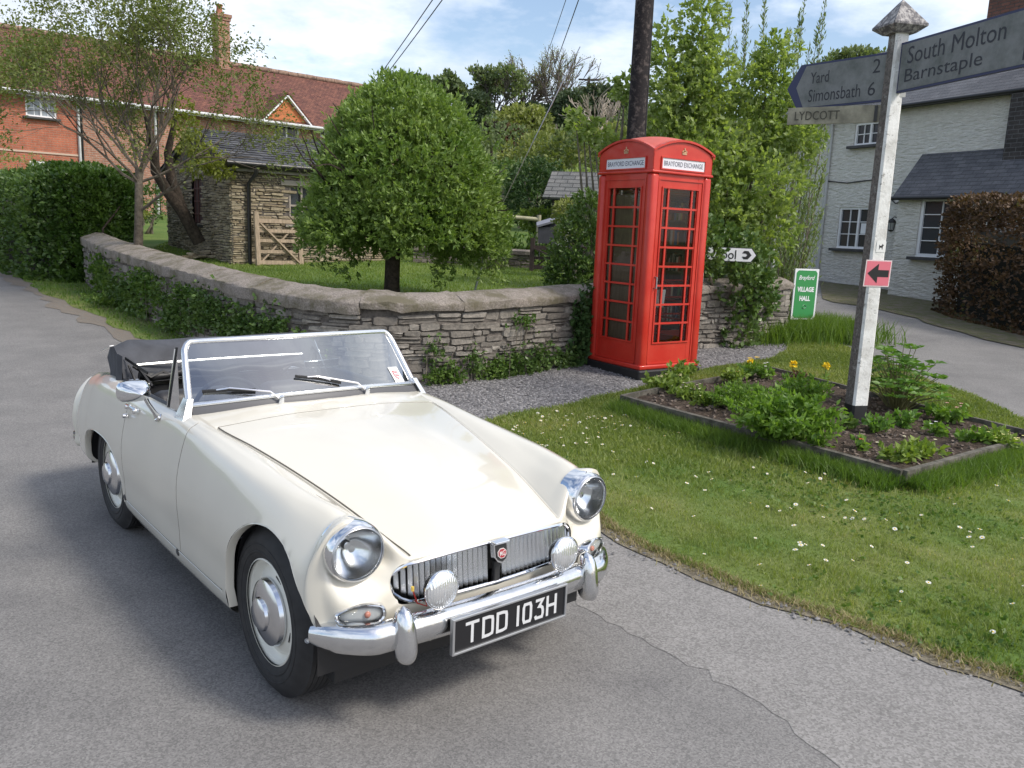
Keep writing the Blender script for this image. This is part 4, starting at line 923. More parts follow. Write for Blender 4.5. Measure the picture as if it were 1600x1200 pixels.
def window(H, x0, x1, z0, z1, cols=2, rows=3, y=-.0, pane='darkpane', sill=None, lights=2, name='window', fw_=.055, rec=.06):
    """casement: outer frame, mullions and glazing bars, glass and sill"""
    m = MB(); yy = y+rec
    m.box(((x0+x1)/2, yy, z1-fw_/2), (x1-x0, .06, fw_)); m.box(((x0+x1)/2, yy, z0+fw_/2), (x1-x0, .06, fw_))
    for x in (x0+fw_/2, x1-fw_/2): m.box((x, yy, (z0+z1)/2), (fw_, .058, z1-z0-2*fw_))
    w = (x1-x0-2*fw_)/lights
    for i in range(1, lights): m.box((x0+fw_+w*i, yy-.004, (z0+z1)/2), (fw_*1.1, .05, z1-z0-2*fw_))
    for l in range(lights):
        for c in range(1, cols): m.box((x0+fw_+w*l+w*c/cols, yy-.002, (z0+z1)/2), (.02, .03, z1-z0-2*fw_))
        for r in range(1, rows): m.box((x0+fw_+w*(l+.5), yy-.001, z0+fw_+(z1-z0-2*fw_)*r/rows), (w-.02, .027, .02))
    fr = m.build(name, M_['white'], H.t)
    m = MB(); m.box(((x0+x1)/2, yy+.02, (z0+z1)/2), (x1-x0-.06, .006, z1-z0-.06)); m.build('pane', M_[pane], fr)
    if sill is not None:
        m = MB(); m.box(((x0+x1)/2, y-.04, z0-.04), (x1-x0+.2, .20, .07), bev=.008); m.build('sill', sill, fr)
    return fr
def wall_with_holes(m, x0, x1, z0, z1, holes, y=0, rev=.12, n=(0, -1, 0)):
    X = sorted(set([x0, x1]+[h[0] for h in holes]+[h[1] for h in holes])); Z = sorted(set([z0, z1]+[h[2] for h in holes]+[h[3] for h in holes]))
    for i in range(len(X)-1):
        for j in range(len(Z)-1):
            cx_, cz_ = (X[i]+X[i+1])/2, (Z[j]+Z[j+1])/2
            if any(h[0] < cx_ < h[1] and h[2] < cz_ < h[3] for h in holes): continue
            m.add([(X[i], y, Z[j]), (X[i+1], y, Z[j]), (X[i+1], y, Z[j+1]), (X[i], y, Z[j+1])], [(0, 1, 2, 3)])
    for a, b, c, d in holes:
        m.add([(a, y, c), (b, y, c), (b, y, d), (a, y, d), (a, y+rev, c), (b, y+rev, c), (b, y+rev, d), (a, y+rev, d)], [(0, 4, 5, 1), (1, 5, 6, 2), (2, 6, 7, 3), (3, 7, 4, 0)])
def slab(m, a, b, c, d, th, mi=0):                           # a thick quad
    a, b, c, d = map(Vector, (a, b, c, d)); n = (b-a).cross(d-a).normalized()*th; m.add([a, b, c, d, a-n, b-n, c-n, d-n], [(0, 1, 2, 3), (7, 6, 5, 4), (0, 4, 5, 1), (1, 5, 6, 2), (2, 6, 7, 3), (3, 7, 4, 0)], mi)
# ---- brick house on the left
bh = House('brick_house', 'long red brick house with clay tiled roof and tall chimney behind the slender tree', 'house', (-17.0, 28.0), (.737, .676), 1.2)
Z = lambda px, py, o=0: bh.hit(px, py, o)
ez = (bh.hit(0, 131)[1]+bh.hit(515, 197)[1])/2
xm = bh.hit(127, 220)[0]; xe = bh.hit(520, 230)[0]+3.3; xl = -9.0
wu = [bh.hit(38, 141), bh.hit(89, 186)]; wl = [bh.hit(46, 250), bh.hit(82, 285)]; wr = [bh.hit(170, 262), bh.hit(200, 311)]
wd = [bh.hit(431, 180), bh.hit(466, 206)]; we = [bh.hit(501, 196), bh.hit(517, 216)]
H1 = [(wu[0][0], wu[1][0], wu[1][1], wu[0][1]), (wl[0][0], wl[1][0], wl[1][1], wl[0][1])]; H2 = [(wr[0][0], wr[1][0], wr[1][1], wr[0][1]), (wd[0][0]-.05, wd[1][0]+.05, wd[1][1]-.3, min(wd[0][1], ez-.03)), (we[0][0], we[1][0], we[1][1], min(we[0][1], ez-.12))]
m = MB(); wall_with_holes(m, xl, xm, -1, ez, H1); D_ = 6.0; m.add([(xl, 0, -1), (xl, D_, -1), (xl, D_, ez), (xl, D_/2, ez+2.3), (xl, 0, ez)], [(0, 1, 2, 3, 4)]); m.build('wall', M_['brick'], bh.t)
m = MB(); m.box(((xl+xm)/2, -.012, bh.hit(60, 238)[1]), (xm-xl, .03, .06)); m.build('string_course', mat('pale_string', (.50, .38, .30), .9), bh.t)
m = MB(); wall_with_holes(m, xm, xe, -1, ez, H2, .02); m.add([(xe, .02, -1), (xe, D_, -1), (xe, D_, ez), (xe, D_/2, ez+2.3), (xe, 0, ez)], [(0, 1, 2, 3, 4)]); m.build('wall', M_['brick2'], bh.t)
m = MB(); m.add([(xl, D_, -1), (xe, D_, -1), (xe, D_, ez), (xl, D_, ez)], [(0, 1, 2, 3)]); m.build('wall', M_['brick2'], bh.t)
m = MB(); slab(m, (xl-.3, -.35, ez-.20), (xe+.25, -.35, ez-.20), (xe+.25, D_/2, ez+2.3), (xl-.3, D_/2, ez+2.3), .09); slab(m, (xe+.25, D_+.35, ez-.20), (xl-.3, D_+.35, ez-.20), (xl-.3, D_/2, ez+2.3), (xe+.25, D_/2, ez+2.3), .09)
rf = m.build('roof', M_['claytile'], bh.t)
m = MB(); rr_ = np.random.RandomState(4); x = xl-.3
while x < xe+.2:
    m.tube([(x, D_/2, ez+2.33+rr_.uniform(-.01, .015)), (x+.43, D_/2, ez+2.33+rr_.uniform(-.01, .015))], .11, 8); x += .45
m.build('ridge_tiles', mat('ridge_clay', (.24, .16, .12), .9, var=.4, vscale=6), rf, smooth=50)
m = MB(); m.box(((xl+xe)/2, -.30, ez-.20), (xe-xl+.5, .03, .16)); m.tube([(xl-.3, -.38, ez-.18), (xe+.2, -.38, ez-.18)], .06, 8); m.build('gutter', M_['drain_white'], bh.t, smooth=50)
for px, w_, mt in ((124.5, .05, 'drain_white'), (129, .035, 'gutter'), (243.5, .05, 'drain_white'), (246.5, .03, 'gutter')):
    x = bh.hit(px, 240)[0]; m = MB(); m.tube([(x, -.06, -.9), (x, -.06, ez-.3), (x, -.3, ez-.2)], w_, 8); m.build('drainpipe', M_[mt], bh.t, smooth=50)
for h in H1: window(bh, *h, sill=M_['darkgrey'], pane='litpane')
for h in H2: window(bh, *h, y=.02, sill=M_['darkgrey'] if h is H2[0] else None, cols=2 if h is H2[0] else 1, rows=3 if h is H2[0] else 1)
# dormer gable breaking the eaves
gx0, gx1 = bh.hit(407, 180)[0], bh.hit(482, 190)[0]; gm = (gx0+gx1)/2; gt_ = bh.hit(450, 147, .35)[1]-.05
m = MB(); m.add([(gx0+.15, -.12, ez-.02), (gx1-.15, -.12, ez-.02), (gm, -.12, gt_-.12)], [(0, 1, 2)]); 
dm = m.build('dormer', mat('hung_tile', (.48, .16, .06), .8, var=.2, stretch=(1, 1, 12), vscale=3), bh.t)
m = MB(); m.bar((gx0-.1, -.18, ez-.22), (gm, -.18, gt_), .05, .22, up=(0, -1, 0)); m.bar((gx1+.1, -.18, ez-.22), (gm, -.18, gt_), .05, .22, up=(0, -1, 0)); m.build('bargeboard', M_['white'], dm)
m = MB(); slab(m, (gx0-.15, -.25, ez-.2), (gm, -.25, gt_+.08), (gm, 2.2, gt_+.08), (gx0-.15, 1.2, ez-.2), -.06); slab(m, (gm, -.25, gt_+.08), (gx1+.15, -.25, ez-.2), (gx1+.15, 1.2, ez-.2), (gm, 2.2, gt_+.08), -.06); m.build('dormer_roof', M_['claytile'], dm)
# chimney rises from the ridge; a long brick stack with corbels and a pot
cx0, _ = bh.hit(334, 60, -3); cx1, _ = bh.hit(357, 60, -3); ctop = bh.hit(345, 27, -3)[1]; cc = (cx0+cx1)/2; cw = cx1-cx0
m = MB(); m.box((cc, 3.0, (ez+1+ctop)/2), (cw*.78, .62, ctop-ez-1)); m.box((cc, 3.0, ctop-.10), (cw*.9, .70, .12)); m.box((cc, 3.0, ctop+.02), (cw*1.0, .78, .12)); ch_ = m.build('chimney', M_['brick2'], bh.t)
m = MB(); m.lathe([(.14, 0), (.13, .05), (.11, .30), (.14, .36), (.14, .40), (.10, .40)], (cc-.05, 3.0, ctop+.08), n=16); m.build('chimney_pot', mat('terracotta', (.35, .14, .08), .8), ch_, smooth=50)
# ---- stone outbuilding
bn = House('stone_outbuilding', 'small rubble stone outbuilding with slate roof behind the round tree', 'outbuilding', (-5.22, 15.5), (.8, .6), .80)
bz = bn.hit(385, 253)[1]; bl = bn.hit(606, 400)[0]; bd_ = 4.3
wb = [bn.hit(452, 291), bn.hit(492, 352)]
hb = [(wb[0][0], wb[1][0], wb[1][1], wb[0][1])]
fa = bn.d; 
m = MB(); stones(m, lambda s: Vector((s, 0, 0)), lambda s: Vector((0, -1, 0)), bl, lambda s: -.3, lambda s: bz, (.03, .062), (.09, .34), np.random.RandomState(31), .03, hb)
stones(m, lambda s: Vector((0, bd_-s, 0)), lambda s: Vector((-1, 0, 0)), bd_, lambda s: -.3, lambda s: bz, (.035, .07), (.10, .36), np.random.RandomState(32), .03, [(bd_-2.4, bd_-1.75, .75, 1.65)])
m.build('wall', M_['barn_stone'], bn.t)
m = MB(); wall_with_holes(m, 0, bl, -.4, bz, hb, 0, .2); wall_with_holes(m, 0, bl, -.4, bz, [], bd_, .2)
m.add([(bl, 0, -.4), (bl, bd_, -.4), (bl, bd_, bz), (bl, bd_/2, bz+.62), (bl, 0, bz)], [(0, 1, 2, 3, 4)]); m.add([(0, 0, bz), (0, bd_, bz), (0, bd_/2, bz+.62)], [(0, 1, 2)])
yy0, yy1 = 1.75, 2.4
m.add([(0, 0, -.4), (0, yy0, -.4), (0, yy0, bz), (0, 0, bz)], [(0, 1, 2, 3)]); m.add([(0, yy1, -.4), (0, bd_, -.4), (0, bd_, bz), (0, yy1, bz)], [(0, 1, 2, 3)]); m.add([(0, yy0, -.4), (0, yy1, -.4), (0, yy1, .75), (0, yy0, .75)], [(0, 1, 2, 3)]); m.add([(0, yy0, 1.65), (0, yy1, 1.65), (0, yy1, bz), (0, yy0, bz)], [(0, 1, 2, 3)])
m.build('wall_core', M_['mortar'], bn.t)
slm = stone_mat('slate_stone', (.045, .047, .054), (.12, .122, .13), (.075, .078, .088))
m = MB(); rb = np.random.RandomState(12)
for sgn in (0, 1):                                           # real overlapping slates
    P0 = Vector((-.12, -.22, bz-.06)) if sgn == 0 else Vector((-.12, bd_+.22, bz-.06)); up_ = (Vector((-.12, bd_/2, bz+.65))-P0); Ls = up_.length; up_.normalize(); rows = 13; W_ = bl+.24
    nn_ = Vector((1, 0, 0)).cross(up_); nn_ = nn_ if nn_.z > 0 else -nn_
    for r in range(rows):
        x = -rb.uniform(0, .25)
        while x < W_:
            w_ = rb.uniform(.17, .26); a_, b_ = max(0, x), min(W_, x+w_-.008)
            if b_-a_ > .03:
                u0 = Ls*r/rows-rb.uniform(0, .02); u1 = Ls*(r+1)/rows+.03; h0 = .020+rb.uniform(0, .008); h1 = .004
                q4 = [P0+Vector((a_, 0, 0))+up_*u0+nn_*h0, P0+Vector((b_, 0, 0))+up_*u0+nn_*h0, P0+Vector((b_, 0, 0))+up_*u1+nn_*h1, P0+Vector((a_, 0, 0))+up_*u1+nn_*h1]
                m.add(q4+[v-nn_*.012 for v in q4], [(0, 1, 2, 3), (0, 4, 5, 1), (0, 3, 7, 4), (1, 5, 6, 2)])
            x += w_
m.tube([(-.12, bd_/2, bz+.66), (bl+.12, bd_/2, bz+.66)], .06, 8)
rfb = m.build('roof', slm, bn.t)
m = MB(); slab(m, (-.1, -.2, bz-.07), (bl+.1, -.2, bz-.07), (bl+.1, bd_/2, bz+.62), (-.1, bd_/2, bz+.62), .06); slab(m, (bl+.1, bd_+.2, bz-.07), (-.1, bd_+.2, bz-.07), (-.1, bd_/2, bz+.62), (bl+.1, bd_/2, bz+.62), .06); m.build('roof_boards', M_['darkgrey'], rfb)
m = MB(); m.box((bl/2, -.10, bz-.11), (bl+.2, .03, .13)); m.build('fascia', mat('weathered_fascia', (.34, .31, .28), .8, var=.2), bn.t)
m = MB(); m.tube([(-.15, -.25, bz-.05), (bl+.15, -.25, bz-.05)], .055, 8); xd = bn.hit(392, 330)[0]
m.tube([(xd+.02, -.25, bz-.07), (xd+.02, -.25, bz-.20), (xd-.06, -.08, bz-.38), (xd-.06, -.08, -.15)], .036, 8); m.build('gutter', M_['gutter'], bn.t, smooth=50)
m = MB(); x0, x1, z0, z1 = hb[0]
for a, b in (((x0, z0), (x1, z0)), ((x0, z1), (x1, z1)), ((x0, (z0+z1)/2), (x1, (z0+z1)/2))): m.box(((a[0]+b[0])/2, .05, a[1]+(0)), (x1-x0, .05, .035))
for x in (x0+.02, x1-.02, (x0+x1)/2): m.box((x, .052, (z0+z1)/2), (.035, .05, z1-z0))
wf = m.build('window', mat('weathered_wood', (.33, .29, .25), .8, var=.2), bn.t)
m = MB(); m.box(((x0+x1)/2, .09, (z0+z1)/2), (x1-x0, .006, z1-z0)); m.build('pane', M_['darkpane'], wf)
m = MB(); m.box(((x0+x1)/2, -.01, z1+.06), (x1-x0+.35, .06, .10), bev=.01); m.build('lintel', mat('lintel_stone', (.34, .31, .27), .9, var=.2), wf); 
m = MB(); m.box(((x0+x1)/2, -.02, z0-.03), (x1-x0+.2, .09, .05), bev=.008); m.build('sill', mat('sill_stone', (.36, .33, .29), .9, var=.2), wf)
m = MB(); m.box((.06, 2.075, 1.2), (.04, .62, .86)); ws_ = m.build('window', mat('reddish_boards', (.06, .03, .026), .8), bn.t)
m = MB(); 
for z in (.95, 1.2, 1.45): m.box((.035, 2.075, z), (.02, .60, .03))
for y in (1.85, 2.075, 2.3): m.box((.034, y, 1.2), (.018, .03, .82))
m.build('glazing_bars', mat('red_frame', (.10, .04, .035), .7), ws_)
m = MB(); m.box((-.05, 2.075, .72), (.12, .8, .05)); m.build('sill', M_['darkgrey'], ws_)
# ---- white cottage on the right
ct = House('white_cottage', 'white painted stone cottage with slate roof and small casement windows beyond the lane', 'house', (8.0, 23.05), (.436, -.90), .35)
cz = (ct.hit(1422, 160)[1]+ct.hit(1600, 136)[1])/2; cl = 8.6; 
limew = surf('lime_washed_stone', lambda t, c: (mixcol(t, noise(t, c, 6, 6, .7, .40, .7)[0], (.66, .64, .58), (.78, .76, .70)), None, 1, .05))
t = limew.node_tree; mp_ = N(t, 'ShaderNodeMapping'); mp_.inputs['Scale'].default_value = (3.2, 3.2, 11); c_ = N(t, 'ShaderNodeTexCoord'); t.links.new(c_.outputs['Object'], mp_.inputs[0])
f_, h_ = noise(t, mp_.outputs[0], 1.6, 5, .6); bp = N(t, 'ShaderNodeBump'); bp.inputs['Strength'].default_value = 1; bp.inputs['Distance'].default_value = .10; t.links.new(h_, bp.inputs['Height']); t.links.new(bp.outputs[0], t.nodes['Principled BSDF'].inputs['Normal'])
w1 = [ct.hit(1312, 324), ct.hit(1366, 390)]; w3 = [ct.hit(1337, 193), ct.hit(1382, 224)]
hc = [(w1[0][0], w1[1][0], w1[1][1], w1[0][1]), (w3[0][0], w3[1][0], w3[1][1], w3[0][1])]
m = MB(); wall_with_holes(m, -1.8, cl, -.8, cz, hc, 0, .14); CD = 5.0
m.add([(-1.8, 0, -.8), (-1.8, CD, -.8), (-1.8, CD, cz), (-1.8, CD/2, cz+1.9), (-1.8, 0, cz)], [(0, 1, 2, 3, 4)]); m.add([(cl, 0, -.8), (cl, CD, -.8), (cl, CD, cz), (cl, CD/2, cz+1.9), (cl, 0, cz)], [(0, 1, 2, 3, 4)]); m.add([(-1.8, CD, -.8), (cl, CD, -.8), (cl, CD, cz), (-1.8, CD, cz)], [(0, 1, 2, 3)])
m.build('wall', limew, ct.t)
m = MB(); slab(m, (-2.0, -.22, cz-.10), (cl+.15, -.22, cz-.10), (cl+.15, CD/2, cz+1.95), (-2.0, CD/2, cz+1.95), .07); slab(m, (cl+.15, CD+.22, cz-.10), (-2.0, CD+.22, cz-.10), (-2.0, CD/2, cz+1.95), (cl+.15, CD/2, cz+1.95), .07); m.build('roof', M_['slate'], ct.t)
m = MB(); m.tube([(-2.0, -.27, cz-.10), (cl+.1, -.27, cz-.10)], .05, 8); m.build('gutter', M_['gutter'], ct.t, smooth=50)
xp = ct.hit(1290, 320)[0]; m = MB(); m.tube([(xp, -.06, -.5), (xp, -.06, cz-.3), (xp, -.25, cz-.12)], .045, 8); m.build('drainpipe', M_['drain_white'], ct.t, smooth=50)
for i, h in enumerate(hc): window(ct, *h, sill=M_['darkgrey'], cols=2, rows=3 if i == 0 else 2, lights=2)
ph = ct.hit(1348, 357); m = MB(); m.box((ph[0], .055, ph[1]), (.22, .004, .26)); m.build('notice', M_['white'], ct.t)
m = MB(); kp = [ct.hit(x, y) for x, y in ((1292, 283), (1325, 286), (1365, 281), (1400, 318), (1440, 305), (1500, 302))]; m.tube([(a, -.02, b) for a, b in kp], .014, 5); m.build('wall_cable', M_['black'], ct.t)
# lean-to with its own slate roof and taller window
lx0, lz0 = ct.hit(1400, 302, .9); lx1 = cl+.3; PR = .9
a0 = ct.hit(1442, 241); a1 = ct.hit(1582, 231); bz2 = ct.hit(1500, 304, PR)[1]; zt2 = (a0[1]+a1[1])/2
w2 = [ct.hit(1440, 309, PR), ct.hit(1495, 404, PR)]; h2 = (w2[0][0], w2[1][0], w2[1][1], min(w2[0][1], bz2-.06))
m = MB(); wall_with_holes(m, lx0+.1, lx1, -.8, bz2, [h2], -PR, .14); m.add([(lx0+.1, -PR, -.8), (lx0+.1, -.002, -.8), (lx0+.1, -.002, zt2), (lx0+.1, -PR, bz2)], [(0, 1, 2, 3)]); m.build('lean_to_wall', limew, ct.t)
m = MB(); slab(m, (lx0, -PR-.12, bz2-.05), (lx1, -PR-.12, bz2-.05), (lx1, -.01, zt2), (a0[0], -.01, zt2), .06); m.build('lean_to_roof', M_['slate'], ct.t)
m = MB(); m.tube([(lx0, -PR-.17, bz2-.06), (lx1, -PR-.17, bz2-.06)], .045, 8); m.build('gutter', M_['gutter'], ct.t, smooth=50)
window(ct, *h2, y=-PR, sill=M_['darkgrey'], cols=2, rows=4, lights=1, fw_=.07)
dk = uv_mat('dark_brick', 'wall', (.055, .05, .048), (.035, .032, .03), (.10, .10, .10), .24, .09)
xs_, _ = ct.hit(1582, 180); m = MB(); m.box((xs_+.55, -.12, (cz-.3)/2), (.9, .30, cz+.2)); m.build('dark_buttress', dk, ct.t)
cxa = ct.hit(1540, 20, -2.0)[0]; ctp = ct.hit(1560, -40, -2.0)[1]; m = MB(); m.box((cxa+.75, 2.2, (cz+.9+ctp)/2), (1.1, .8, ctp-cz-.6)); m.build('chimney', uv_mat('stack_brick', 'wall', (.20, .09, .065), (.13, .065, .05), (.09, .07, .06), .225, .075), ct.t)
# wall lantern
lp_ = ct.hit(1393, 350, .2); lan = thing('wall_lantern', 'small black carriage lantern on a bracket between the cottage windows', 'lantern', ct.A+ct.d*lp_[0]+Vector((0, 0, lp_[1])), math.atan2(ct.d.y, ct.d.x))
m = MB(); m.bar((.14, 0, .16), (.14, -.02, -.12), .02, .05); m.tube([(.14, 0, .1), (.05, -.18, .17), (0, -.2, .13)], .012, 6); m.lathe([(0, .14), (.04, .12), (.10, .06), (.11, .03)], (0, -.2, 0), n=6); m.lathe([(.07, -.14), (.05, -.17), (0, -.19)], (0, -.2, 0), n=6)
for k in range(6): m.tube([(.095*math.cos(k*1.047), -.2+.095*math.sin(k*1.047), .03), (.065*math.cos(k*1.047), -.2+.065*math.sin(k*1.047), -.14)], .006, 4)
m.build('lantern_frame', M_['black'], lan); m = MB(); m.lathe([(.088, .03), (.06, -.13)], (0, -.2, 0), n=6); m.build('lantern_glass', mat('lantern_pane', (.45, .47, .47), .2), lan)
# ---- far shed, seen between garden and phone box
fs = House('garden_shed', 'low dark rubble shed with slate roof at the far side of the garden', 'shed', tuple(at(862, 330, 19.5)[:2]), (.985, -.17), 1.0)
sz = fs.hit(864, 305)[1]; m = MB(); stones(m, lambda s: Vector((s, 0, 0)), lambda s: Vector((0, -1, 0)), 3.2, lambda s: -.4, lambda s: sz, (.05, .09), (.12, .4), np.random.RandomState(35), .03)
fm = stone_mat('shed_stone', (.07, .065, .065), (.15, .14, .14), (.10, .095, .095)); m.box((1.6, 1.25, sz/2-.2), (3.2, 2.48, sz+.4)); m.build('wall', fm, fs.t)
m = MB(); slab(m, (-.2, -.2, sz-.05), (3.4, -.2, sz-.05), (3.4, 1.25, sz+.62), (-.2, 1.25, sz+.62), .06); slab(m, (3.4, 2.7, sz-.05), (-.2, 2.7, sz-.05), (-.2, 1.25, sz+.62), (3.4, 1.25, sz+.62), .06); m.build('roof', uv_mat('mossy_slate', 'roof', (.16, .16, .15), (.11, .115, .11), (.03, .03, .03), .3, .1, .8, .02), fs.t)
dx0, dz0 = fs.hit(866, 341); dx1, dz1 = fs.hit(880, 385); m = MB(); m.box(((dx0+dx1)/2+.05, -.05, (dz0+dz1)/2), (dx1-dx0+.12, .05, dz0-dz1)); m.build('door', mat('grey_white_door', (.42, .42, .45), .6, var=.06), fs.t)
# ============================================================ red phone box
def make_box():
    red = surf('red_gloss_paint', lambda t, c: (mixcol(t, noise(t, c, 2.2, 7, .7, .42, .66)[0], mixcol(t, noise(t, c, 9, 6, .7, .55, .75)[0], (.50, .030, .019), (.40, .030, .022)), (.56, .055, .035)), noise(t, c, 35)[1], .12, .004), .36); red.node_tree.nodes['Principled BSDF'].inputs['Coat Weight'].default_value = .25
    roofred = mat('sun_faded_red_roof', (.50, .10, .075), .6, 0, var=.10, vscale=6)
    sg = glassmat('dusty_pane', (.90, .90, .86), 1.5, .01)
    t = thing('telephone_box', 'red cast iron telephone box with black plinth and many small panes standing on the gravel', 'phone box', (1.514, 9.737, .118), .598)
    W = .45
    m = MB(); m.box((0, 0, .0), (.95, .95, .20), bev=.02); m.build('plinth', M_['black'], t)
    m = MB()
    for sx_ in (-1, 1):
        for sy_ in (-1, 1): m.box((sx_*(W-.055), sy_*(W-.055), 1.155), (.11, .11, 2.13), bev=.03)
    m.build('corner_posts', red, t, smooth=50)
    m = MB(); m.box((0, 0, 2.235), (.915, .915, .03), bev=.01); m.build('string_course', red, t, smooth=50); m = MB(); m.box((0, 0, .125), (.915, .915, .05), bev=.012); m.build('base_moulding', red, t, smooth=50)
    gold = mat('faded_gold', (.62, .42, .25), .5, .2); plate = mat('opal_sign', (.72, .72, .76), .4); ink = mat('sign_ink', (.06, .055, .10), .5)
    for k, (nm, glz) in enumerate((('door', 0), ('side_panel', 1), ('side_panel', 2), ('side_panel', 3))):
        Mx = Matrix.Rotation(k*math.pi/2, 3, 'Z'); X = Mx @ Vector((1, 0, 0)); D = Mx @ Vector((0, -1, 0)); Zv = Vector((0, 0, 1))
        f = lambda x, z, d: X*x+D*d+Zv*z
        def rb(m, x0, x1, z0, z1, d0, d1, mi=0):
            m.add([f(x, z, d) for d in (d0, d1) for x, z in ((x0, z0), (x1, z0), (x1, z1), (x0, z1))], [(0, 1, 2, 3), (7, 6, 5, 4), (0, 4, 5, 1), (1, 5, 6, 2), (2, 6, 7, 3), (3, 7, 4, 0)], mi)
        dd = .432
        m = MB(); z0, z1, xo = .40, 2.07, .262
        rb(m, -.345, -xo, .15, 2.22, dd-.04, dd-.003); rb(m, xo, .345, .15, 2.22, dd-.04, dd-.003); rb(m, -xo, xo, .15, z0, dd-.04, dd-.005); rb(m, -xo, xo, z1, 2.22, dd-.04, dd-.005)
        for a, b, c, d in ((-.34, .34, 2.155, 2.17), (-.34, -.325, .155, 2.155), (.325, .34, .155, 2.155), (-.34, .34, .155, .17)): rb(m, a, b, c, d, dd-.01, dd+.006)      # raised mouldings
        for a, b, c, d in ((-xo-.02, xo+.02, z1, z1+.016), (-xo-.02, xo+.02, z0-.016, z0), (-xo-.02, -xo-.004, z0, z1), (xo+.004, xo+.02, z0, z1)): rb(m, a, b, c, d, dd-.012, dd+.008)
        pn = m.build(nm, red, t)
        m = MB()
        for i in range(1, 8): z = z0+(z1-z0)*i/8; rb(m, -xo-.004, xo+.004, z-.011, z+.011, dd-.028, dd)
        for x in (-.178, .178): rb(m, x-.012, x+.012, z0, z1, dd-.026, dd-.002)
        rb(m, -xo-.01, -xo+.008, z0, z1, dd-.026, dd-.002); rb(m, xo-.008, xo+.01, z0, z1, dd-.026, dd-.002)
        m.build('glazing_bars', red, pn)
        m = MB(); m.add([f(x, z, dd-.014) for x, z in ((-xo, z0), (xo, z0), (xo, z1), (-xo, z1))], [(0, 1, 2, 3)]); m.build('panes', sg, pn)
        if k == 0:
            m = MB(); m.tube([f(-.30, 1.0, dd), f(-.30, 1.0, dd+.035), f(-.30, 1.12, dd+.035), f(-.30, 1.12, dd)], .008, 6); m.build('handle', mat('dull_steel', (.4, .4, .4), .4, .8), pn)
        # pediment: segmental head with sign slot and crown
        m = MB(); arc = [(x, 2.435+.125*(1-(x/.45)**2)) for x in np.linspace(-.445, .445, 21)]
        m.add([f(-.445, 2.245, dd+.008), f(.445, 2.245, dd+.008)]+[f(x, z, dd+.008) for x, z in arc[::-1]], [tuple(range(23))])
        ped = m.build('pediment', red, t)
        m = MB(); vv = []
        for x, z in [(-.458, 2.42)]+[(x*1.03, z+.004) for x, z in arc]+[(.458, 2.42)]: vv += [f(x, z-.004, dd+.006), f(x, z, dd+.03), f(x, z+.022, dd+.03), f(x, z+.026, dd-.02)]
        m.add(vv, [(i*4+j, i*4+j+1, i*4+j+5, i*4+j+4) for i in range(22) for j in range(3)]); m.build('moulding', red, ped, smooth=40)
        m = MB(); rb(m, -.335, .335, 2.262, 2.275, dd, dd+.022); rb(m, -.335, .335, 2.383, 2.396, dd, dd+.022); rb(m, -.335, -.320, 2.275, 2.383, dd, dd+.0215); rb(m, .320, .335, 2.275, 2.383, dd, dd+.0215); m.build('sign_frame', red, ped)
        m = MB(); rb(m, -.318, .318, 2.276, 2.382, dd+.004, dd+.013); sgn = m.build('sign_panel', plate, ped)
        m = MB(); put_text(m, 'BRAYFORD EXCHANGE', f(0, 2.329, dd+.0145), X, Zv, w=.585, h=.052, bold=.004); m.build('sign_lettering', ink, sgn, normals=False)
        m = MB(); c = f(0, 2.462, dd+.012)          # crown in relief
        m.tube([c+X*x+Zv*(-.022) for x in (-.032, 0, .032)], .005, 6); m.tube([c+X*x+Zv*(-.013) for x in (-.034, 0, .034)], .004, 6)
        for s in (-1, 0, 1):
            m.tube([c+X*(.030*s*math.sin(a)/1)+Zv*(-.008+.026*math.sin(a*.5)*(1 if s else 1.25)) if s else c+Zv*(-.01+.03*a/math.pi) for a in np.linspace(.2, math.pi*.95, 6)], .0036, 5)
            m.sphere(c+X*.030*s+Zv*(.004+.018*(s == 0)), .007, nu=8, nv=6)
        m.tube([c+X*(.034*math.cos(a))+Zv*(-.004+.024*math.sin(a)) for a in np.linspace(0, math.pi, 9)], .0036, 5)
        m.box(c+Zv*.034, (.006, .006, .022), Mx); m.box(c+Zv*.036, (.018, .006, .006), Mx); m.build('crown', gold, ped, smooth=60)
    # shallow sail dome
    m = MB(); n = 20; vv = []
    def rz(u, v): a, b = 1-u*u, 1-v*v; return 2.447+.125*(a+b)-.050*a*b
    for i in range(n+1):
        for j in range(n+1):
            u, v = -1+2*i/n, -1+2*j/n; e_ = max(abs(u), abs(v)); vv.append((u*.452, v*.452, rz(u, v)))
    m.add(vv, [(i*(n+1)+j, (i+1)*(n+1)+j, (i+1)*(n+1)+j+1, i*(n+1)+j+1) for i in range(n) for j in range(n)]); m.build('dome_roof', roofred, t, smooth=60)
    m = MB(); m.box((0, 0, 2.24), (.84, .84, .02)); m.build('ceiling', mat('dark_red_inside', (.10, .012, .01), .6), t)
    return t
pbox = make_box()
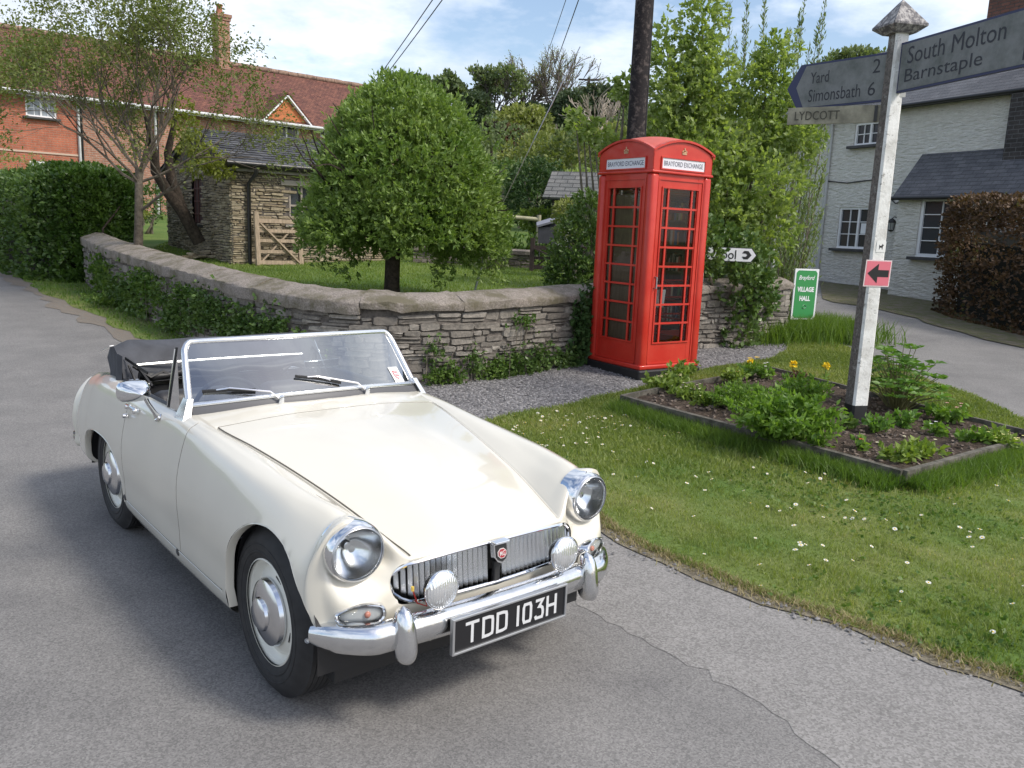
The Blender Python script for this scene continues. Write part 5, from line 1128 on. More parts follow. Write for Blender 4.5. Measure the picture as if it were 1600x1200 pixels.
# book shelves fitted inside against the left wall
MXb = Matrix.Translation((1.514, 9.737, .118)) @ Matrix.Rotation(.598, 4, 'Z')
shelf = thing('book_shelves', 'wooden book shelves standing inside the red phone box', 'shelves', (1.514, 9.737, .118), .598)
wood = mat('shelf_wood', (.13, .095, .065), .7, var=.2, stretch=(1, 8, 1)); m = MB()
SZ = [.16, .47, .79, 1.12, 1.45, 1.76]
m.box((-.395, 0, 1.05), (.012, .70, 1.9)); m.box((-.30, -.335, 1.05), (.18, .016, 1.9)); m.box((-.30, .335, 1.05), (.18, .016, 1.9))
m.build('shelf_frame', wood, shelf)
for z in SZ: mm_ = MB(); mm_.box((-.30, 0, z), (.178, .655, .016)); mm_.build('shelf_board', wood, shelf)
bk = {'red': (.35, .04, .03), 'blue': (.05, .12, .30), 'cream': (.62, .57, .45), 'white': (.70, .70, .68), 'green': (.06, .20, .08), 'orange': (.55, .22, .05), 'black': (.03, .03, .035), 'pink': (.55, .25, .28), 'yellow': (.60, .50, .12)}
bmats = {k: mat('book_'+k, v, .6) for k, v in bk.items()}; pg_m = mat('book_pages', (.60, .56, .46), .9); rbk = random.Random(12)
ordn = ['bottom', 'second', 'third', 'fourth', 'fifth', 'top']; cnt = {}
for si, z in enumerate(SZ):
    y = -.315
    while y < .27:
        w_ = rbk.uniform(.022, .045); hgt_ = rbk.uniform(.15, .235); dp_ = rbk.uniform(.11, .14); col_ = rbk.choice(list(bk))
        if rbk.random() < .14: y += .05; continue
        o = thing('book', '%s backed book standing on the %s shelf inside the phone box' % (col_, ordn[si]), 'book', MXb @ Vector((-.30, y+w_/2, z+.009)), .598, 'books on the phone box shelves')
        m = MB(); m.box((.01, -w_/2+.0015, hgt_/2), (dp_, .003, hgt_)); m.box((.01, w_/2-.0015, hgt_/2), (dp_, .003, hgt_)); m.box((.01+dp_/2, 0, hgt_/2), (.004, w_, hgt_)); m.build('cover', bmats[col_], o)
        m = MB(); m.box((.008, 0, hgt_/2), (dp_-.008, w_-.006, hgt_-.012)); m.build('pages', pg_m, o); y += w_+.003
# two things stood on the floor near the door side
bx_ = thing('parcel', 'brown cardboard box of books low behind the phone box glass', 'box', MXb @ Vector((-.10, -.24, .12)), .598)
m = MB(); m.box((0, 0, .11), (.22, .20, .20), bev=.006); m.build('carton', mat('cardboard', (.42, .27, .14), .85, var=.1), bx_); m = MB(); m.box((0, 0, .212), (.05, .202, .003)); m.build('tape', mat('tape', (.5, .4, .25), .3), bx_)
lf = thing('leaflet', 'white printed notice propped inside the phone box window', 'notice', MXb @ Vector((-.14, -.375, .78)), .598)
m = MB(); m.box((0, 0, .10), (.13, .003, .20), Matrix.Rotation(.1, 3, 'X')); m.build('sheet', M_['white'], lf)
# ============================================================ fingerpost
fpP = Vector((3.115, 7.44, .06)); th = math.atan2(-.12, -.99)
def make_post():
    white = surf('flaking_white_paint', lambda t, c: (mixcol(t, noise(t, c, 16, 9, .8, .575, .64)[0], mixcol(t, noise(t, c, 5, 6, .7, .4, .66)[0], (.78, .78, .76), (.52, .51, .48)), (.16, .15, .13)), noise(t, c, 40)[1], .7, .006), .7)
    grey = surf('shaded_post_side', lambda t, c: (mixcol(t, noise(t, c, 11, 8, .8, .56, .64)[0], mixcol(t, noise(t, c, 40, 5, .7)[0], (.10, .09, .08), (.19, .17, .15)), (.33, .32, .29)), noise(t, c, 50)[1], .8, .01), .9)
    t = thing('fingerpost', 'tall weathered white fingerpost with pointed cap and three direction arms in the flower bed', 'signpost', fpP, 0)
    # axes: n1 = right-facing white face, n2 = left-facing face, its shade painted in as dark grey
    n1 = Vector((.20, -.98, 0)).normalized(); n2 = Vector((-.98, -.20, 0)).normalized(); ez_ = Vector((0, 0, 1)); a = .076
    def col_(z0, z1, k0, k1, mats, name, chm=.018):
        m = MB(); ring = []
        for z, k in ((z0, k0), (z1, k1)):
            for (i, j) in ((1, -1), (-1, -1), (-1, 1), (1, 1)):       # n1*i + n2*j ; corner chamfer
                ring.append((n1*i*a*k, n2*j*a*k, z))
            
        P = []
        for z, k in ((z0, k0), (z1, k1)):
            s = a*k; c = chm
            for p in ((s, -s+c), (s, s-c), (s-c, s), (-s+c, s), (-s, s-c), (-s, -s+c), (-s+c, -s), (s-c, -s)): P.append(n1*p[0]+n2*p[1]+ez_*z)
        fs = [(i, (i+1) % 8, 8+(i+1) % 8, 8+i) for i in range(8)]+[tuple(range(8)), tuple(range(15, 7, -1))]
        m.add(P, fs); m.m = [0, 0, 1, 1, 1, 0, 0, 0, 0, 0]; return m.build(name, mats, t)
    col_(-.25, .20, 1.0, 1.0, [mat('black_paint_base', (.02, .02, .022), .6, var=.3), M_['black']], 'black_base')
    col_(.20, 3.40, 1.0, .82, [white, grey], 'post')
    capm = surf('lichened_lead_cap', lambda tt, c: (mixcol(tt, noise(tt, c, 25, 6, .7, .45, .6)[0], (.12, .115, .12), (.42, .40, .38)), noise(tt, c, 40)[1], .6, .01), .7)
    m = MB(); s = .155; q4 = [n1*i*s+n2*j*s for i, j in ((1, 1), (-1, 1), (-1, -1), (1, -1))]; u4 = [v*.60 for v in q4]
    m.add([v+ez_*3.355 for v in u4]+[v+ez_*3.405 for v in q4]+[v+ez_*3.422 for v in q4]+[v*.16+ez_*3.60 for v in q4]+[ez_*3.632], [(0, 1, 2, 3)]+[(r*4+i, r*4+(i+1) % 4, r*4+4+(i+1) % 4, r*4+4+i) for r in range(3) for i in range(4)]+[(12+i, 12+(i+1) % 4, 16) for i in range(4)]); m.build('cap', capm, t)
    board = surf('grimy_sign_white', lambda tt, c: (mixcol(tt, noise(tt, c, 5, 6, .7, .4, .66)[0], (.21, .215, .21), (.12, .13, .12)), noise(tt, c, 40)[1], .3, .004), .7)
    blackp = mat('sign_black', (.022, .022, .028), .5); edge_m = mat('sign_edge', (.03, .035, .09), .5)
    def arm(name, label, d, z0, z1, L, off, lines, point, wooden=False):
        d = Vector((d[0], d[1], 0)).normalized(); n = Vector((d.y, -d.x, 0)); 
        if n.dot(Vector((-.4, -.9, 0))) < 0: n = -n
        S = Vector((-n.y, n.x, 0)) ; S = S if ray(1340, 300).cross(Vector((0, 0, 1))).dot(S)*1 > 0 else -S   # reading direction for the visible face
        h = (z1-z0); zc = (z0+z1)/2; o = d*off; sgn = 1 if S.dot(d) > 0 else -1
        P = [(0, -h/2), (L-point, -h/2), (L, 0), (L-point, h/2), (0, h/2)] if point else [(0, -h/2), (L, -h/2), (L, h/2), (0, h/2)]
        m = MB(); m.prism(P, .022 if wooden else .030, (d, ez_, n), o+ez_*zc+n*.012); 
        bd = m.build(name, mat('mossy_board', (.27, .25, .19), .9, var=.35, vscale=7, bump=.3) if wooden else edge_m, t); tag(bd, label)
        if not wooden:
            k = .018; Q = [(k, -h/2+k), (L-point-.0, -h/2+k), (L-.03, 0), (L-point, h/2-k), (k, h/2-k)] if point else [(k, -h/2+k), (L-k, -h/2+k), (L-k, h/2-k), (k, h/2-k)]
            if point: Q = [(k, -h/2+k), (L-point-.06, -h/2+k), (L-.10, 0), (L-point-.06, h/2-k), (k, h/2-k)]
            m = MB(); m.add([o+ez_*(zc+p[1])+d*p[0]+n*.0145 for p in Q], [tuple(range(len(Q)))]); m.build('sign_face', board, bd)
        for txt, pos, zz, w, hh in lines:
          m = MB(); put_text(m, txt, o+d*pos+ez_*(zc+zz)+n*(.0165), S, ez_, w=w, h=hh)
          m.build('sign_lettering', blackp if not wooden else mat('faint_letters', (.07, .065, .05), .8), bd, normals=False)
        if wooden:
            m = MB(); m.box(o+d*.06+ez_*zc+n*.016, (.02, .02, h*.9)); m.build('bracket', M_['darkgrey'], bd)
        return bd
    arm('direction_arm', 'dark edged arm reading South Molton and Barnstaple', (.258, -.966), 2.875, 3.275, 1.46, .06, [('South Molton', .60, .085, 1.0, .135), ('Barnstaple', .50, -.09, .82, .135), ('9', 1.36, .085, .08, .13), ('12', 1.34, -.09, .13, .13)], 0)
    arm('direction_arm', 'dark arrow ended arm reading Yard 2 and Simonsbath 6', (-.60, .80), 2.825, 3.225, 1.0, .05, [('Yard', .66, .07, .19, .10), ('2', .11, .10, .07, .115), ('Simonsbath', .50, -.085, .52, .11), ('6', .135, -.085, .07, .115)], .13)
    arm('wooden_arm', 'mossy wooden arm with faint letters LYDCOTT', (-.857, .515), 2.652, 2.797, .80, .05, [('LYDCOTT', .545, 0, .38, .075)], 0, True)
    # bolts
    m = MB()
    for z in (2.95, 3.08, 3.20): m.lathe([(0, .008), (.012, .006), (.014, 0)], n1*.065+n2*-.04+ez_*z, n1, 8)
    m.box(n1*.066+n2*-.052+ez_*3.07, (.05, .008, .44)); m.build('strap', mat('strap_paint', (.52, .53, .52), .6), t)
    # dog badge
    m = MB(); c = n1*.0735+n2*-.015+ez_*1.61; S = -n2; U = ez_
    m.add([c+S*x+U*y for x, y in ((-.045, -.05), (.045, -.05), (.045, .04), (.03, .05), (-.03, .05), (-.045, .04))], [tuple(range(6))]); bgd = m.build('dog_badge', mat('badge_white', (.74, .74, .72), .5), t, normals=False)
    m = MB(); dog = [(-.018, -.02), (-.012, -.02), (-.011, -.006), (.006, -.006), (.007, -.02), (.013, -.02), (.014, .004), (.021, .010), (.020, .016), (.012, .020), (.008, .024), (.006, .012), (-.012, .008), (-.019, .018), (-.021, .016), (-.017, .004)]
    m.add([c+n1*.001+S*x*1.1+U*(y*1.1-.005) for x, y in dog], [tuple(range(16))]); m.build('dog_figure', M_['black'], bgd, normals=False)
    return t, n1, n2
post, n1p, n2p = make_post()
c = fpP+n1p*.083+Vector((0, 0, 1.377)); S = -n2p
ar = thing('arrow_notice', 'small pink square card with black arrow pointing left pinned to the fingerpost', 'sign', c, 0)
pc = Vector((0, 0, 0))+S*.005
m = MB(); m.prism([(-.125, -.115), (.125, -.115), (.125, .115), (-.125, .115)], .003, (S, Vector((0, -.05, 1)).normalized(), n1p), pc); m.build('card', mat('card_edge', (.75, .62, .62), .4), ar)
m = MB(); m.prism([(-.115, -.105), (.115, -.105), (.115, .105), (-.115, .105)], .001, (S, Vector((0, -.05, 1)).normalized(), n1p), pc+n1p*.0015); m.build('pink_face', mat('pink', (.70, .17, .22), .5), ar)
m = MB(); m.prism([(-.10, 0), (.0, .085), (.0, .03), (.105, .03), (.105, -.03), (.0, -.03), (.0, -.085)], .001, (S, Vector((0, -.05, 1)).normalized(), n1p), pc+n1p*.003); m.build('arrow', M_['black'], ar)
# ============================================================ village hall board, school sign
P = gp(1250, 528); hb_ = thing('village_hall_board', 'green and white village hall board on two short legs beside the lane', 'sign', P, R(14))
m = MB(); m.box((0, 0, .66), (.40, .03, .76)); m.build('board', M_['white'], hb_)
m = MB(); m.add([(x, -.017, .66+z) for x, z in ((-.175, -.32), (-.145, -.355), (.145, -.355), (.175, -.32), (.175, .32), (.145, .355), (-.145, .355), (-.175, .32))], [tuple(range(8))]); m.build('green_panel', mat('sign_green', (.035, .26, .07), .45), hb_, normals=False)
m = MB()
_v, _f, _w, _h = text_mesh('Brayford', 1, .01); kx, ky = .25/_w, .085/_h
m.add([(v[0]*kx+v[1]*ky*.25, -.019, .90+v[1]*ky) for v in _v], _f)
put_text(m, 'VILLAGE', (0, -.019, .735), (1, 0, 0), (0, 0, 1), w=.28, h=.075, bold=.04); put_text(m, 'HALL', (0, -.019, .60), (1, 0, 0), (0, 0, 1), w=.18, h=.075, bold=.04)
m.tube([(-.03, -.019, .47), (.0, -.019, .45), (.03, -.019, .46), (.035, -.019, .49), (0, -.019, .505), (-.02, -.019, .49)], .007, 4, flat=.2); m.build('board_lettering', M_['white'], hb_, normals=False)
m = MB(); m.box((-.14, .02, .2), (.035, .03, .6)); m.build('leg', mat('leg_wood', (.35, .28, .2), .8), hb_); m = MB(); m.box((.14, .02, .2), (.035, .03, .6)); m.build('leg', mat('leg_wood2', (.33, .27, .2), .8), hb_)
P = at(1150, 398, 11.25); ss_ = thing('school_sign', 'white pointed direction sign reading School half hidden in the bushes', 'sign', (P.x, P.y, g(P.x, P.y)), R(-4))
hz = P.z-g(P.x, P.y); m = MB(); m.tube([(-.42, .03, -.2), (-.42, .03, hz+.1)], .025, 10); m.build('pole', mat('grey_pole', (.35, .36, .36), .5), ss_, smooth=50)
m = MB(); m.prism([(-.50, -.095), (.20, -.095), (.27, 0), (.20, .095), (-.50, .095)], .012, ((1, 0, 0), (0, 0, 1), (0, -1, 0)), (0, -.01, hz)); m.build('panel', M_['black'], ss_)
m = MB(); m.prism([(-.49, -.085), (.195, -.085), (.258, 0), (.195, .085), (-.49, .085)], .001, ((1, 0, 0), (0, 0, 1), (0, -1, 0)), (0, -.0115, hz)); m.build('panel_face', M_['white'], ss_)
m = MB(); put_text(m, 'School', (-.20, -.0135, hz), (1, 0, 0), (0, 0, 1), w=.40, h=.12, bold=.012)
m.build('sign_lettering', M_['black'], ss_, normals=False); m = MB()
m.add([(x+.135, -.0135, hz+y) for x, y in ((-.035, -.055), (.02, -.055), (.065, 0), (.02, .055), (-.035, .055), (-.06, .02), (-.01, .02), (.01, 0), (-.01, -.02), (-.06, -.02))], [tuple(range(10))]); m.build('arrow', M_['black'], ss_, normals=False)
# ============================================================ telegraph pole and wires
pole_m = surf('tarred_pole', lambda t, c: (mixcol(t, noise(t, c, 14, 7, .7, .5, .64)[0], (.018, .015, .016), (.10, .082, .075)), noise(t, c, 50)[1], .8, .01), .85)
PP = Vector((1.49, 11.45, g(1.7, 11.4)+.1)); tp = thing('telegraph_pole', 'dark tarred wooden telegraph pole rising behind the phone box', 'pole', PP, 0)
m = MB(); m.tube([(0, 0, -.3), (.005, 0, 3), (.0, 0, 8.1)], [.135, .118, .095], 18); m.build('pole_shaft', pole_m, tp, smooth=50)
m = MB(); m.tube([(.14, -.02, 0), (.125, -.02, 3), (.10, 0, 7.6)], .012, 6); m.build('down_cable', M_['black'], tp)
m = MB(); m.box((0, 0, 7.55), (.9, .08, .09)); m.build('cross_arm', pole_m, tp)
for x in (-.4, -.2, .2, .4): m = MB(); m.lathe([(.02, 0), (.035, .04), (.02, .08), (.03, .1), (0, .12)], (x, 0, 7.6), n=10); m.build('insulator', mat('porcelain', (.6, .6, .58), .2), tp, smooth=50)
top = PP+Vector((0, 0, 7.72))
def wire(lbl, a, b, r, sag): 
    a, b = Vector(a), Vector(b); m = MB(); m.tube([a.lerp(b, i/24)-Vector((0, 0, sag*4*(i/24)*(1-i/24))) for i in range(25)], r, 5, caps=False); o = m.build('overhead_wire', M_['darkgrey']); tag(o, lbl, 'wire', 'overhead wires from the telegraph pole')
wire('upper overhead wire running left over the round tree', top+Vector((-.4, 0, 0)), at(557, 166, 34), .014, .15)
wire('lower overhead wire running left over the round tree', top+Vector((-.2, 0, -.12)), at(556, 176, 34), .014, .15)
wire('dark overhead wire running up to the hilltop', top+Vector((.2, 0, 0)), at(856, 130, 55), .018, .2)
wire('pale thin overhead wire running up to the hilltop', top+Vector((.0, 0, 0)), at(838, 130, 55), .012, .2)
hp = at(919, 142, 60); hp0 = Vector((hp.x, hp.y, terr(hp.x, hp.y))); th_ = thing('hill_pole', 'small pole with crossarm standing on the skyline of the hill', 'pole', hp0)
hh_ = at(919, 121, 60).z-hp0.z; m = MB(); m.tube([(0, 0, -.5), (0, 0, hh_)], .09, 8); m.build('pole_shaft', pole_m, th_); m = MB(); m.box((0, 0, hh_-.15), (1.4, .1, .1)); m.build('cross_arm', pole_m, th_)
a_ = at(738, 452, 12.0); sw = thing('stay_wire', 'thin grey stay wire slanting up from the garden lawn', 'wire', (a_.x, a_.y, lawn_h(a_.x, a_.y)))
e_ = Vector(at(815, 258, 11.8)); m = MB(); m.tube([(0, 0, 0), Vector(at(772, 345, 11.9))-Vector(sw.location)], .016, 6); m.build('guard_tube', mat('wire_guard', (.30, .33, .33), .6), sw)
m = MB(); b0 = Vector(at(772, 345, 11.9))-Vector(sw.location); m.tube([b0, e_-Vector(sw.location), e_+(e_-Vector(at(772, 345, 11.9)))*2-Vector(sw.location)], .007, 5); m.build('wire_strand', M_['alloy'], sw)
# ============================================================ gates, rails, cart
oak = mat('weathered_oak', (.36, .28, .20), .85, var=.22, vscale=4, stretch=(8, 8, 1.2), bump=.3)
def gate(name, label, o, rz, W, H_, mt, bars, brace=2, lean=0):
    t = thing(name, label, 'gate', o, rz); t.rotation_euler = (lean, 0, rz)
    for x in (0, W): m = MB(); m.box((x, 0, H_/2+(.06 if x == 0 else 0)), (.085, .07, H_+(.12 if x == 0 else 0)), bev=.006); m.build('stile', mt, t)
    for z in bars: m = MB(); m.box((W/2, -.001, z), (W-.086, .028, .075 if z in (bars[0], bars[-1]) else .06)); m.build('rail', mt, t)
    m = MB(); m.bar((.05, -.032, H_-.08), (W-.05, -.032, .06), .028, .065, up=(0, 1, 0))
    if brace == 2: m.bar((.05, .032, .06), (W-.05, .032, H_-.08), .028, .065, up=(0, 1, 0))
    if brace == 3: m.bar((.05, .032, .06), (W/2, .032, H_-.08), .028, .065, up=(0, 1, 0)); m.bar((W/2, .032, H_-.08), (W-.05, .032, .06), .028, .065, up=(0, 1, 0))
    m.build('brace', mt, t); return t
gx_, gz_ = bn.hit(402, 430, .22); gate('field_gate', 'weathered wooden gate with crossed braces leaning on the stone outbuilding', bn.A+bn.d*gx_+bn.n*.30+Vector((0, 0, lawn_h(-4.8, 15.5)-bn.A.z)), math.atan2(bn.d.y, bn.d.x), .82, .86, oak, [.06, .26, .46, .64, .82], 2, R(-6))
dkw = mat('dark_wet_timber', (.045, .03, .026), .8, var=.3)
P = at(831, 408, 16.5); gate('dark_gate', 'dark brown low gate with zigzag braces at the back of the garden', (P.x, P.y, lawn_h(P.x, P.y)), R(-8), 1.0, .52, dkw, [.08, .26, .46], 3)
def rail(label, a, b, posts):
    t = thing('rail_fence', label, 'fence', a); b = Vector(b)-Vector(a); m = MB(); m.tube([(0, 0, .0), b], .045, 8); m.build('rail', mat('pale_pole_wood', (.36, .34, .22), .8, var=.2), t, smooth=50)
    for k in posts: p = b*k; m = MB(); m.tube([p+Vector((0, 0, .1)), p-Vector((0, 0, 1.4))], .05, 8); m.build('fence_post', mat('pale_post_wood', (.34, .32, .22), .8, var=.2), t, smooth=50)
rail('pale pole rail on posts in front of the dark bushes', at(785, 338, 19), at(842, 343, 19), (.03, 1))
rail('thin broken rail below the trees on the hillside', at(856, 196, 56), at(882, 196, 57), (0, .5, 1))
# low garden wall at the back of the lawn
gw = thing('back_wall', 'low rubble wall along the back of the garden lawn', 'wall', (0, 0, 0)); A_ = [at(645, 398, 17.2), at(740, 402, 17.2), at(830, 412, 17.0)]
gA, gN, gL = pathfn([(p.x, p.y) for p in A_]); lz_ = lawn_h(0, 17.1)
m = MB(); stones(m, gA, gN, gL, lambda s: lz_-.1, lambda s: lz_+.30, (.05, .09), (.12, .4), np.random.RandomState(36), .03)
nn = 20
for i in range(nn): a, b = gA(gL*i/nn), gA(gL*(i+1)/nn); n = gN(gL*(i+.5)/nn); slab(m, a+Vector((0, 0, lz_+.33))+n*.06, b+Vector((0, 0, lz_+.33))+n*.06, b-n*.3+Vector((0, 0, lz_+.36)), a-n*.3+Vector((0, 0, lz_+.36)), .07)
m.build('wall_face', stone_mat('back_wall_stone', (.14, .12, .10), (.30, .26, .22), (.20, .17, .15)), gw)
# covered thing by the shed: a wheeled garden barrow under a grey sheet
P = at(852, 388, 17.4); bw = thing('covered_barbecue', 'grey covered barbecue with sloping lid in front of the shed door', 'barbecue', (P.x, P.y, P.z)); gm_ = mat('grey_cover', (.07, .07, .085), .6, var=.2)
m = MB(); m.add([(-.15, -.15, .1), (.2, -.15, .1), (.2, .2, .1), (-.15, .2, .1), (-.17, -.17, .42), (.22, -.17, .42), (.22, .22, .58), (-.17, .22, .5)], [(0, 1, 2, 3), (0, 1, 5, 4), (1, 2, 6, 5), (2, 3, 7, 6), (3, 0, 4, 7), (4, 5, 6, 7)]); m.build('body', gm_, bw)
m = MB(); slab(m, (-.2, -.22, .45), (.26, -.22, .60), (.26, .25, .68), (-.2, .25, .52), .04); m.build('lid', mat('lid_grey', (.22, .22, .26), .4), bw)
for x in (-.12, .16): m = MB(); m.tube([(x, -.1, -.25), (x, -.1, .12)], .015, 6); m.build('leg', M_['darkgrey'], bw)
# terracotta pot shards etc: heap of flat stones by the outbuilding corner
P = gp(345, 405, 0, lawn_h); hs = MB(); rq = np.random.RandomState(3)
for i in range(26): hs.box((rq.uniform(-.55, .55), rq.uniform(-.3, .3), rq.uniform(.02, .16)), (rq.uniform(.12, .35), rq.uniform(.1, .22), rq.uniform(.02, .05)), Matrix.Rotation(rq.uniform(0, 3), 3, 'Z') @ Matrix.Rotation(rq.uniform(-.25, .25), 3, 'X'))
o = hs.build('stone_heap', M_['barn_stone']); o.location = (P.x, P.y, P.z); tag(o, 'heap of loose flat stones behind the wall by the outbuilding corner', 'stone heap')
# ============================================================ vegetation
G_ = {
 'bay': leafmat('bay_leaf', (.11, .19, .04), (.25, .34, .10), .42, .3, 1.4),
 'maple': leafmat('maple_leaf', (.17, .245, .065), (.34, .41, .16), .45, .42, 1.2),
 'sparse': leafmat('young_leaf', (.095, .13, .03), (.18, .205, .062), .5, .35, 1.0),
 'sparse2': leafmat('young_leaf_sunny', (.15, .18, .025), (.25, .27, .06), .5, .4, 1.0),
 'hedge': leafmat('hedge_leaf', (.045, .095, .022), (.12, .19, .05), .4, .25, 1.3),
 'darkhedge': leafmat('dark_hedge_leaf', (.03, .07, .02), (.075, .13, .04), .5, .15, .9),
 'ivy': leafmat('ivy_leaf', (.05, .105, .025), (.14, .21, .06), .35, .2, 2),
 'weed': leafmat('weed_leaf', (.055, .12, .02), (.14, .21, .05), .5, .3, 2),
 'willow': leafmat('willow_leaf', (.13, .18, .07), (.24, .30, .14), .5, .4, 1),
 'beech': leafmat('copper_beech_leaf', (.05, .032, .02), (.16, .095, .055), .55, .2, 1.6, c3=(.12, .14, .05)),
 'far': leafmat('far_leaf', (.10, .145, .065), (.19, .23, .11), .6, .3, .25),
 'fardark': leafmat('far_dark_leaf', (.05, .08, .045), (.10, .135, .07), .6, .2, .3),
 'farbright': leafmat('far_bright_leaf', (.16, .20, .06), (.27, .29, .10), .6, .3, .4),
 'grass': leafmat('grass_blade', (.125, .18, .04), (.245, .285, .09), .5, .4, 1.1, c3=(.36, .34, .17)),
 'longgrass': leafmat('long_grass_blade', (.08, .15, .025), (.16, .24, .05), .45, .4, 1.5),
 'lawnblade': leafmat('lawn_blade', (.13, .20, .04), (.21, .27, .07), .5, .4, .8),
 'bed': leafmat('bed_leaf', (.09, .18, .025), (.20, .32, .06), .45, .35, 4),
 'lupin': leafmat('lupin_leaf', (.08, .17, .03), (.16, .28, .06), .45, .35, 3),
 'primrose': leafmat('primrose_leaf', (.12, .19, .03), (.24, .32, .07), .5, .3, 5),
}
bark = surf('grey_bark', lambda t, c: (mixcol(t, noise(t, c, 12, 6, .7, .35, .65)[0], (.10, .085, .065), (.26, .23, .18)), noise(t, c, 30)[1], .8, .01), .9)
brownb = surf('brown_grey_bark', lambda t, c: (mixcol(t, noise(t, c, 12, 6, .7, .35, .65)[0], (.06, .048, .036), (.17, .145, .115)), noise(t, c, 30)[1], .8, .01), .9)
barkd = surf('dark_bark', lambda t, c: (mixcol(t, noise(t, c, 14, 6, .7, .35, .65)[0], (.022, .017, .013), (.075, .058, .045)), noise(t, c, 30)[1], 1, .02), .95)
def hnoise(D, rs, n=6, f=3.0):
    v = np.zeros(len(D))
    for i in range(n):
        w = rs.normal(0, f*(1+.35*i), 3); v += np.cos(D@w+rs.uniform(0, 6.3))/(1+.3*i)
    return v/n*1.6
def blob(c, r, n, rs, shell=.35, lump=.14, f=3.0, flatb=None):
    D = unit(rs.normal(0, 1, (n, 3)))
    if flatb is not None: D[:, 2] = np.where(D[:, 2] < -flatb, -flatb*rs.rand(n)-.0, D[:, 2]); 
    k = 1+lump*hnoise(D, rs, f=f); rad = k*(1-shell*rs.rand(n)**1.8)
    return np.array(c)+D*rad[:, None]*np.array(r), unit(D/np.array(r))
def sprigs(P, D, k, spread, gap, rs):
    """k leaves round each twig end"""
    n = len(P); P2 = np.repeat(P, k, 0); D2 = np.repeat(D, k, 0); j = np.tile(np.arange(k), n)[:, None]/k
    d = unit(D2+rs.normal(0, spread, P2.shape)); return P2+D2*j*gap+rs.normal(0, gap*.15, P2.shape), d
def grow(m, p, d, L, r, depth, rs, tips, up=.15, spread=.55, kids=(2, 4), seg=4, taper=.6, bend=.12, mr=.003):
    pts = [np.array(p, float)]; d = np.array(d, float)/np.linalg.norm(d)
    for i in range(seg):
        d = d+rs.normal(0, bend, 3)+np.array([0, 0, up*.3]); d /= np.linalg.norm(d); pts.append(pts[-1]+d*L/seg)
    rr = [max(mr, r*(1-(1-taper)*i/seg)) for i in range(seg+1)]
    m.tube([Vector(q) for q in pts], rr, 8 if r > .05 else (5 if r > .012 else 3), caps=False)
    if depth == 0: tips.append((pts[-1], d)); tips.append((pts[-2], d)); return
    n = rs.randint(kids[0], kids[1]+1)
    for i in range(n):
        a = rs.uniform(0, 6.28); s = np.cross(d, [math.cos(a), math.sin(a), .3]); s /= np.linalg.norm(s)+1e-6
        nd = d+s*spread*rs.uniform(.6, 1.3); nd[2] += up; k = rs.randint(max(1, seg-2), seg+1)
        grow(m, pts[k], nd, L*rs.uniform(.6, .85), rr[k]*.72, depth-1, rs, tips, up, spread, kids, seg, taper, bend, mr)
    if depth <= 1: tips.append((pts[-1], d))
def to_local(P, o): return np.asarray(P)-np.array(o)
def blades(name, P, h, w, mt, rs, lean=.45, parent=None):
    n = len(P); a = rs.uniform(0, 6.283, n); S = np.stack([np.cos(a), np.sin(a), np.zeros(n)], 1)*(w*rs.uniform(.7, 1.3, n)/2)[:, None]
    b = rs.uniform(0, 6.283, n); ln = rs.uniform(.1, 1, n)*lean; hh = h*rs.uniform(.55, 1.3, n); Dd = np.stack([np.cos(b)*ln, np.sin(b)*ln, np.ones(n)], 1); Dd = unit(Dd)*hh[:, None]
    mid = P+Dd*.55; tip = P+Dd*np.array([1.35, 1.35, .93]); V = np.stack([P-S, P+S, mid+S*.8, mid-S*.8, tip], 1).reshape(-1, 3); i = np.arange(n)[:, None]*5
    return np_mesh(name, V, np.concatenate([i+[0, 1, 2], i+[0, 2, 3], i+[3, 2, 4]], 1).reshape(-1, 3), 3, mt, parent)
def in_poly(P, poly):
    x, y = P[:, 0], P[:, 1]; r = np.zeros(len(P), bool); n = len(poly)
    for i in range(n):
        x0, y0 = poly[i-1]; x1, y1 = poly[i]
        if y0 == y1: continue
        c_ = ((y0 > y) != (y1 > y)) & (x < (x1-x0)*(y-y0)/(y1-y0)+x0); r ^= c_
    return r
gv = np.vectorize(g, otypes=[float])
# ---- flower bed outline (needed to keep grass out)
BED = [(1.05, 7.85), (2.75, 5.66), (4.55, 7.0), (2.95, 9.5)]
rs = np.random.RandomState(41)
def scatter(poly, n, rs, dens=None):
    p = np.array(poly); P = np.stack([rs.uniform(p[:, 0].min(), p[:, 0].max(), n), rs.uniform(p[:, 1].min(), p[:, 1].max(), n)], 1); P = P[in_poly(P, poly)]
    if dens is not None: P = P[rs.rand(len(P)) < dens(P)]
    return P
def inview(P, m_=120):
    X = np.concatenate([P, gv(P[:, 0], P[:, 1])[:, None]], 1)-np.array(CAMP); z = X@np.array(fw); px = 800+F*(X@np.array(RI))/np.maximum(z, .1); py = 600-F*(X@np.array(UP))/np.maximum(z, .1)
    return (z > .3) & (px > -m_) & (px < 1600+m_) & (py < 1200+m_)
bedA = [(p[0], p[1]) for p in BED]
P = scatter(verge_poly, 900000, rs, lambda p: np.clip((3.6/np.maximum(p[:, 1], 3.0))**1.6, .05, 1)); P = P[inview(P)]; P = P[~in_poly(P, bedA)]
cl_ = np.cos(P[:, 0]*7+1)*np.cos(P[:, 1]*6.3)+.7*np.cos(P[:, 0]*17+P[:, 1]*13); hgt = .030+.012*cl_
P3 = np.concatenate([P, (gv(P[:, 0], P[:, 1])+.014)[:, None]], 1)
tag(blades('verge_grass', P3, np.clip(hgt, .016, .06), .0042*np.maximum(1, P[:, 1]/4.5), G_['grass'], rs, .9), 'short mown grass of the green verge', 'grass', kind='stuff')
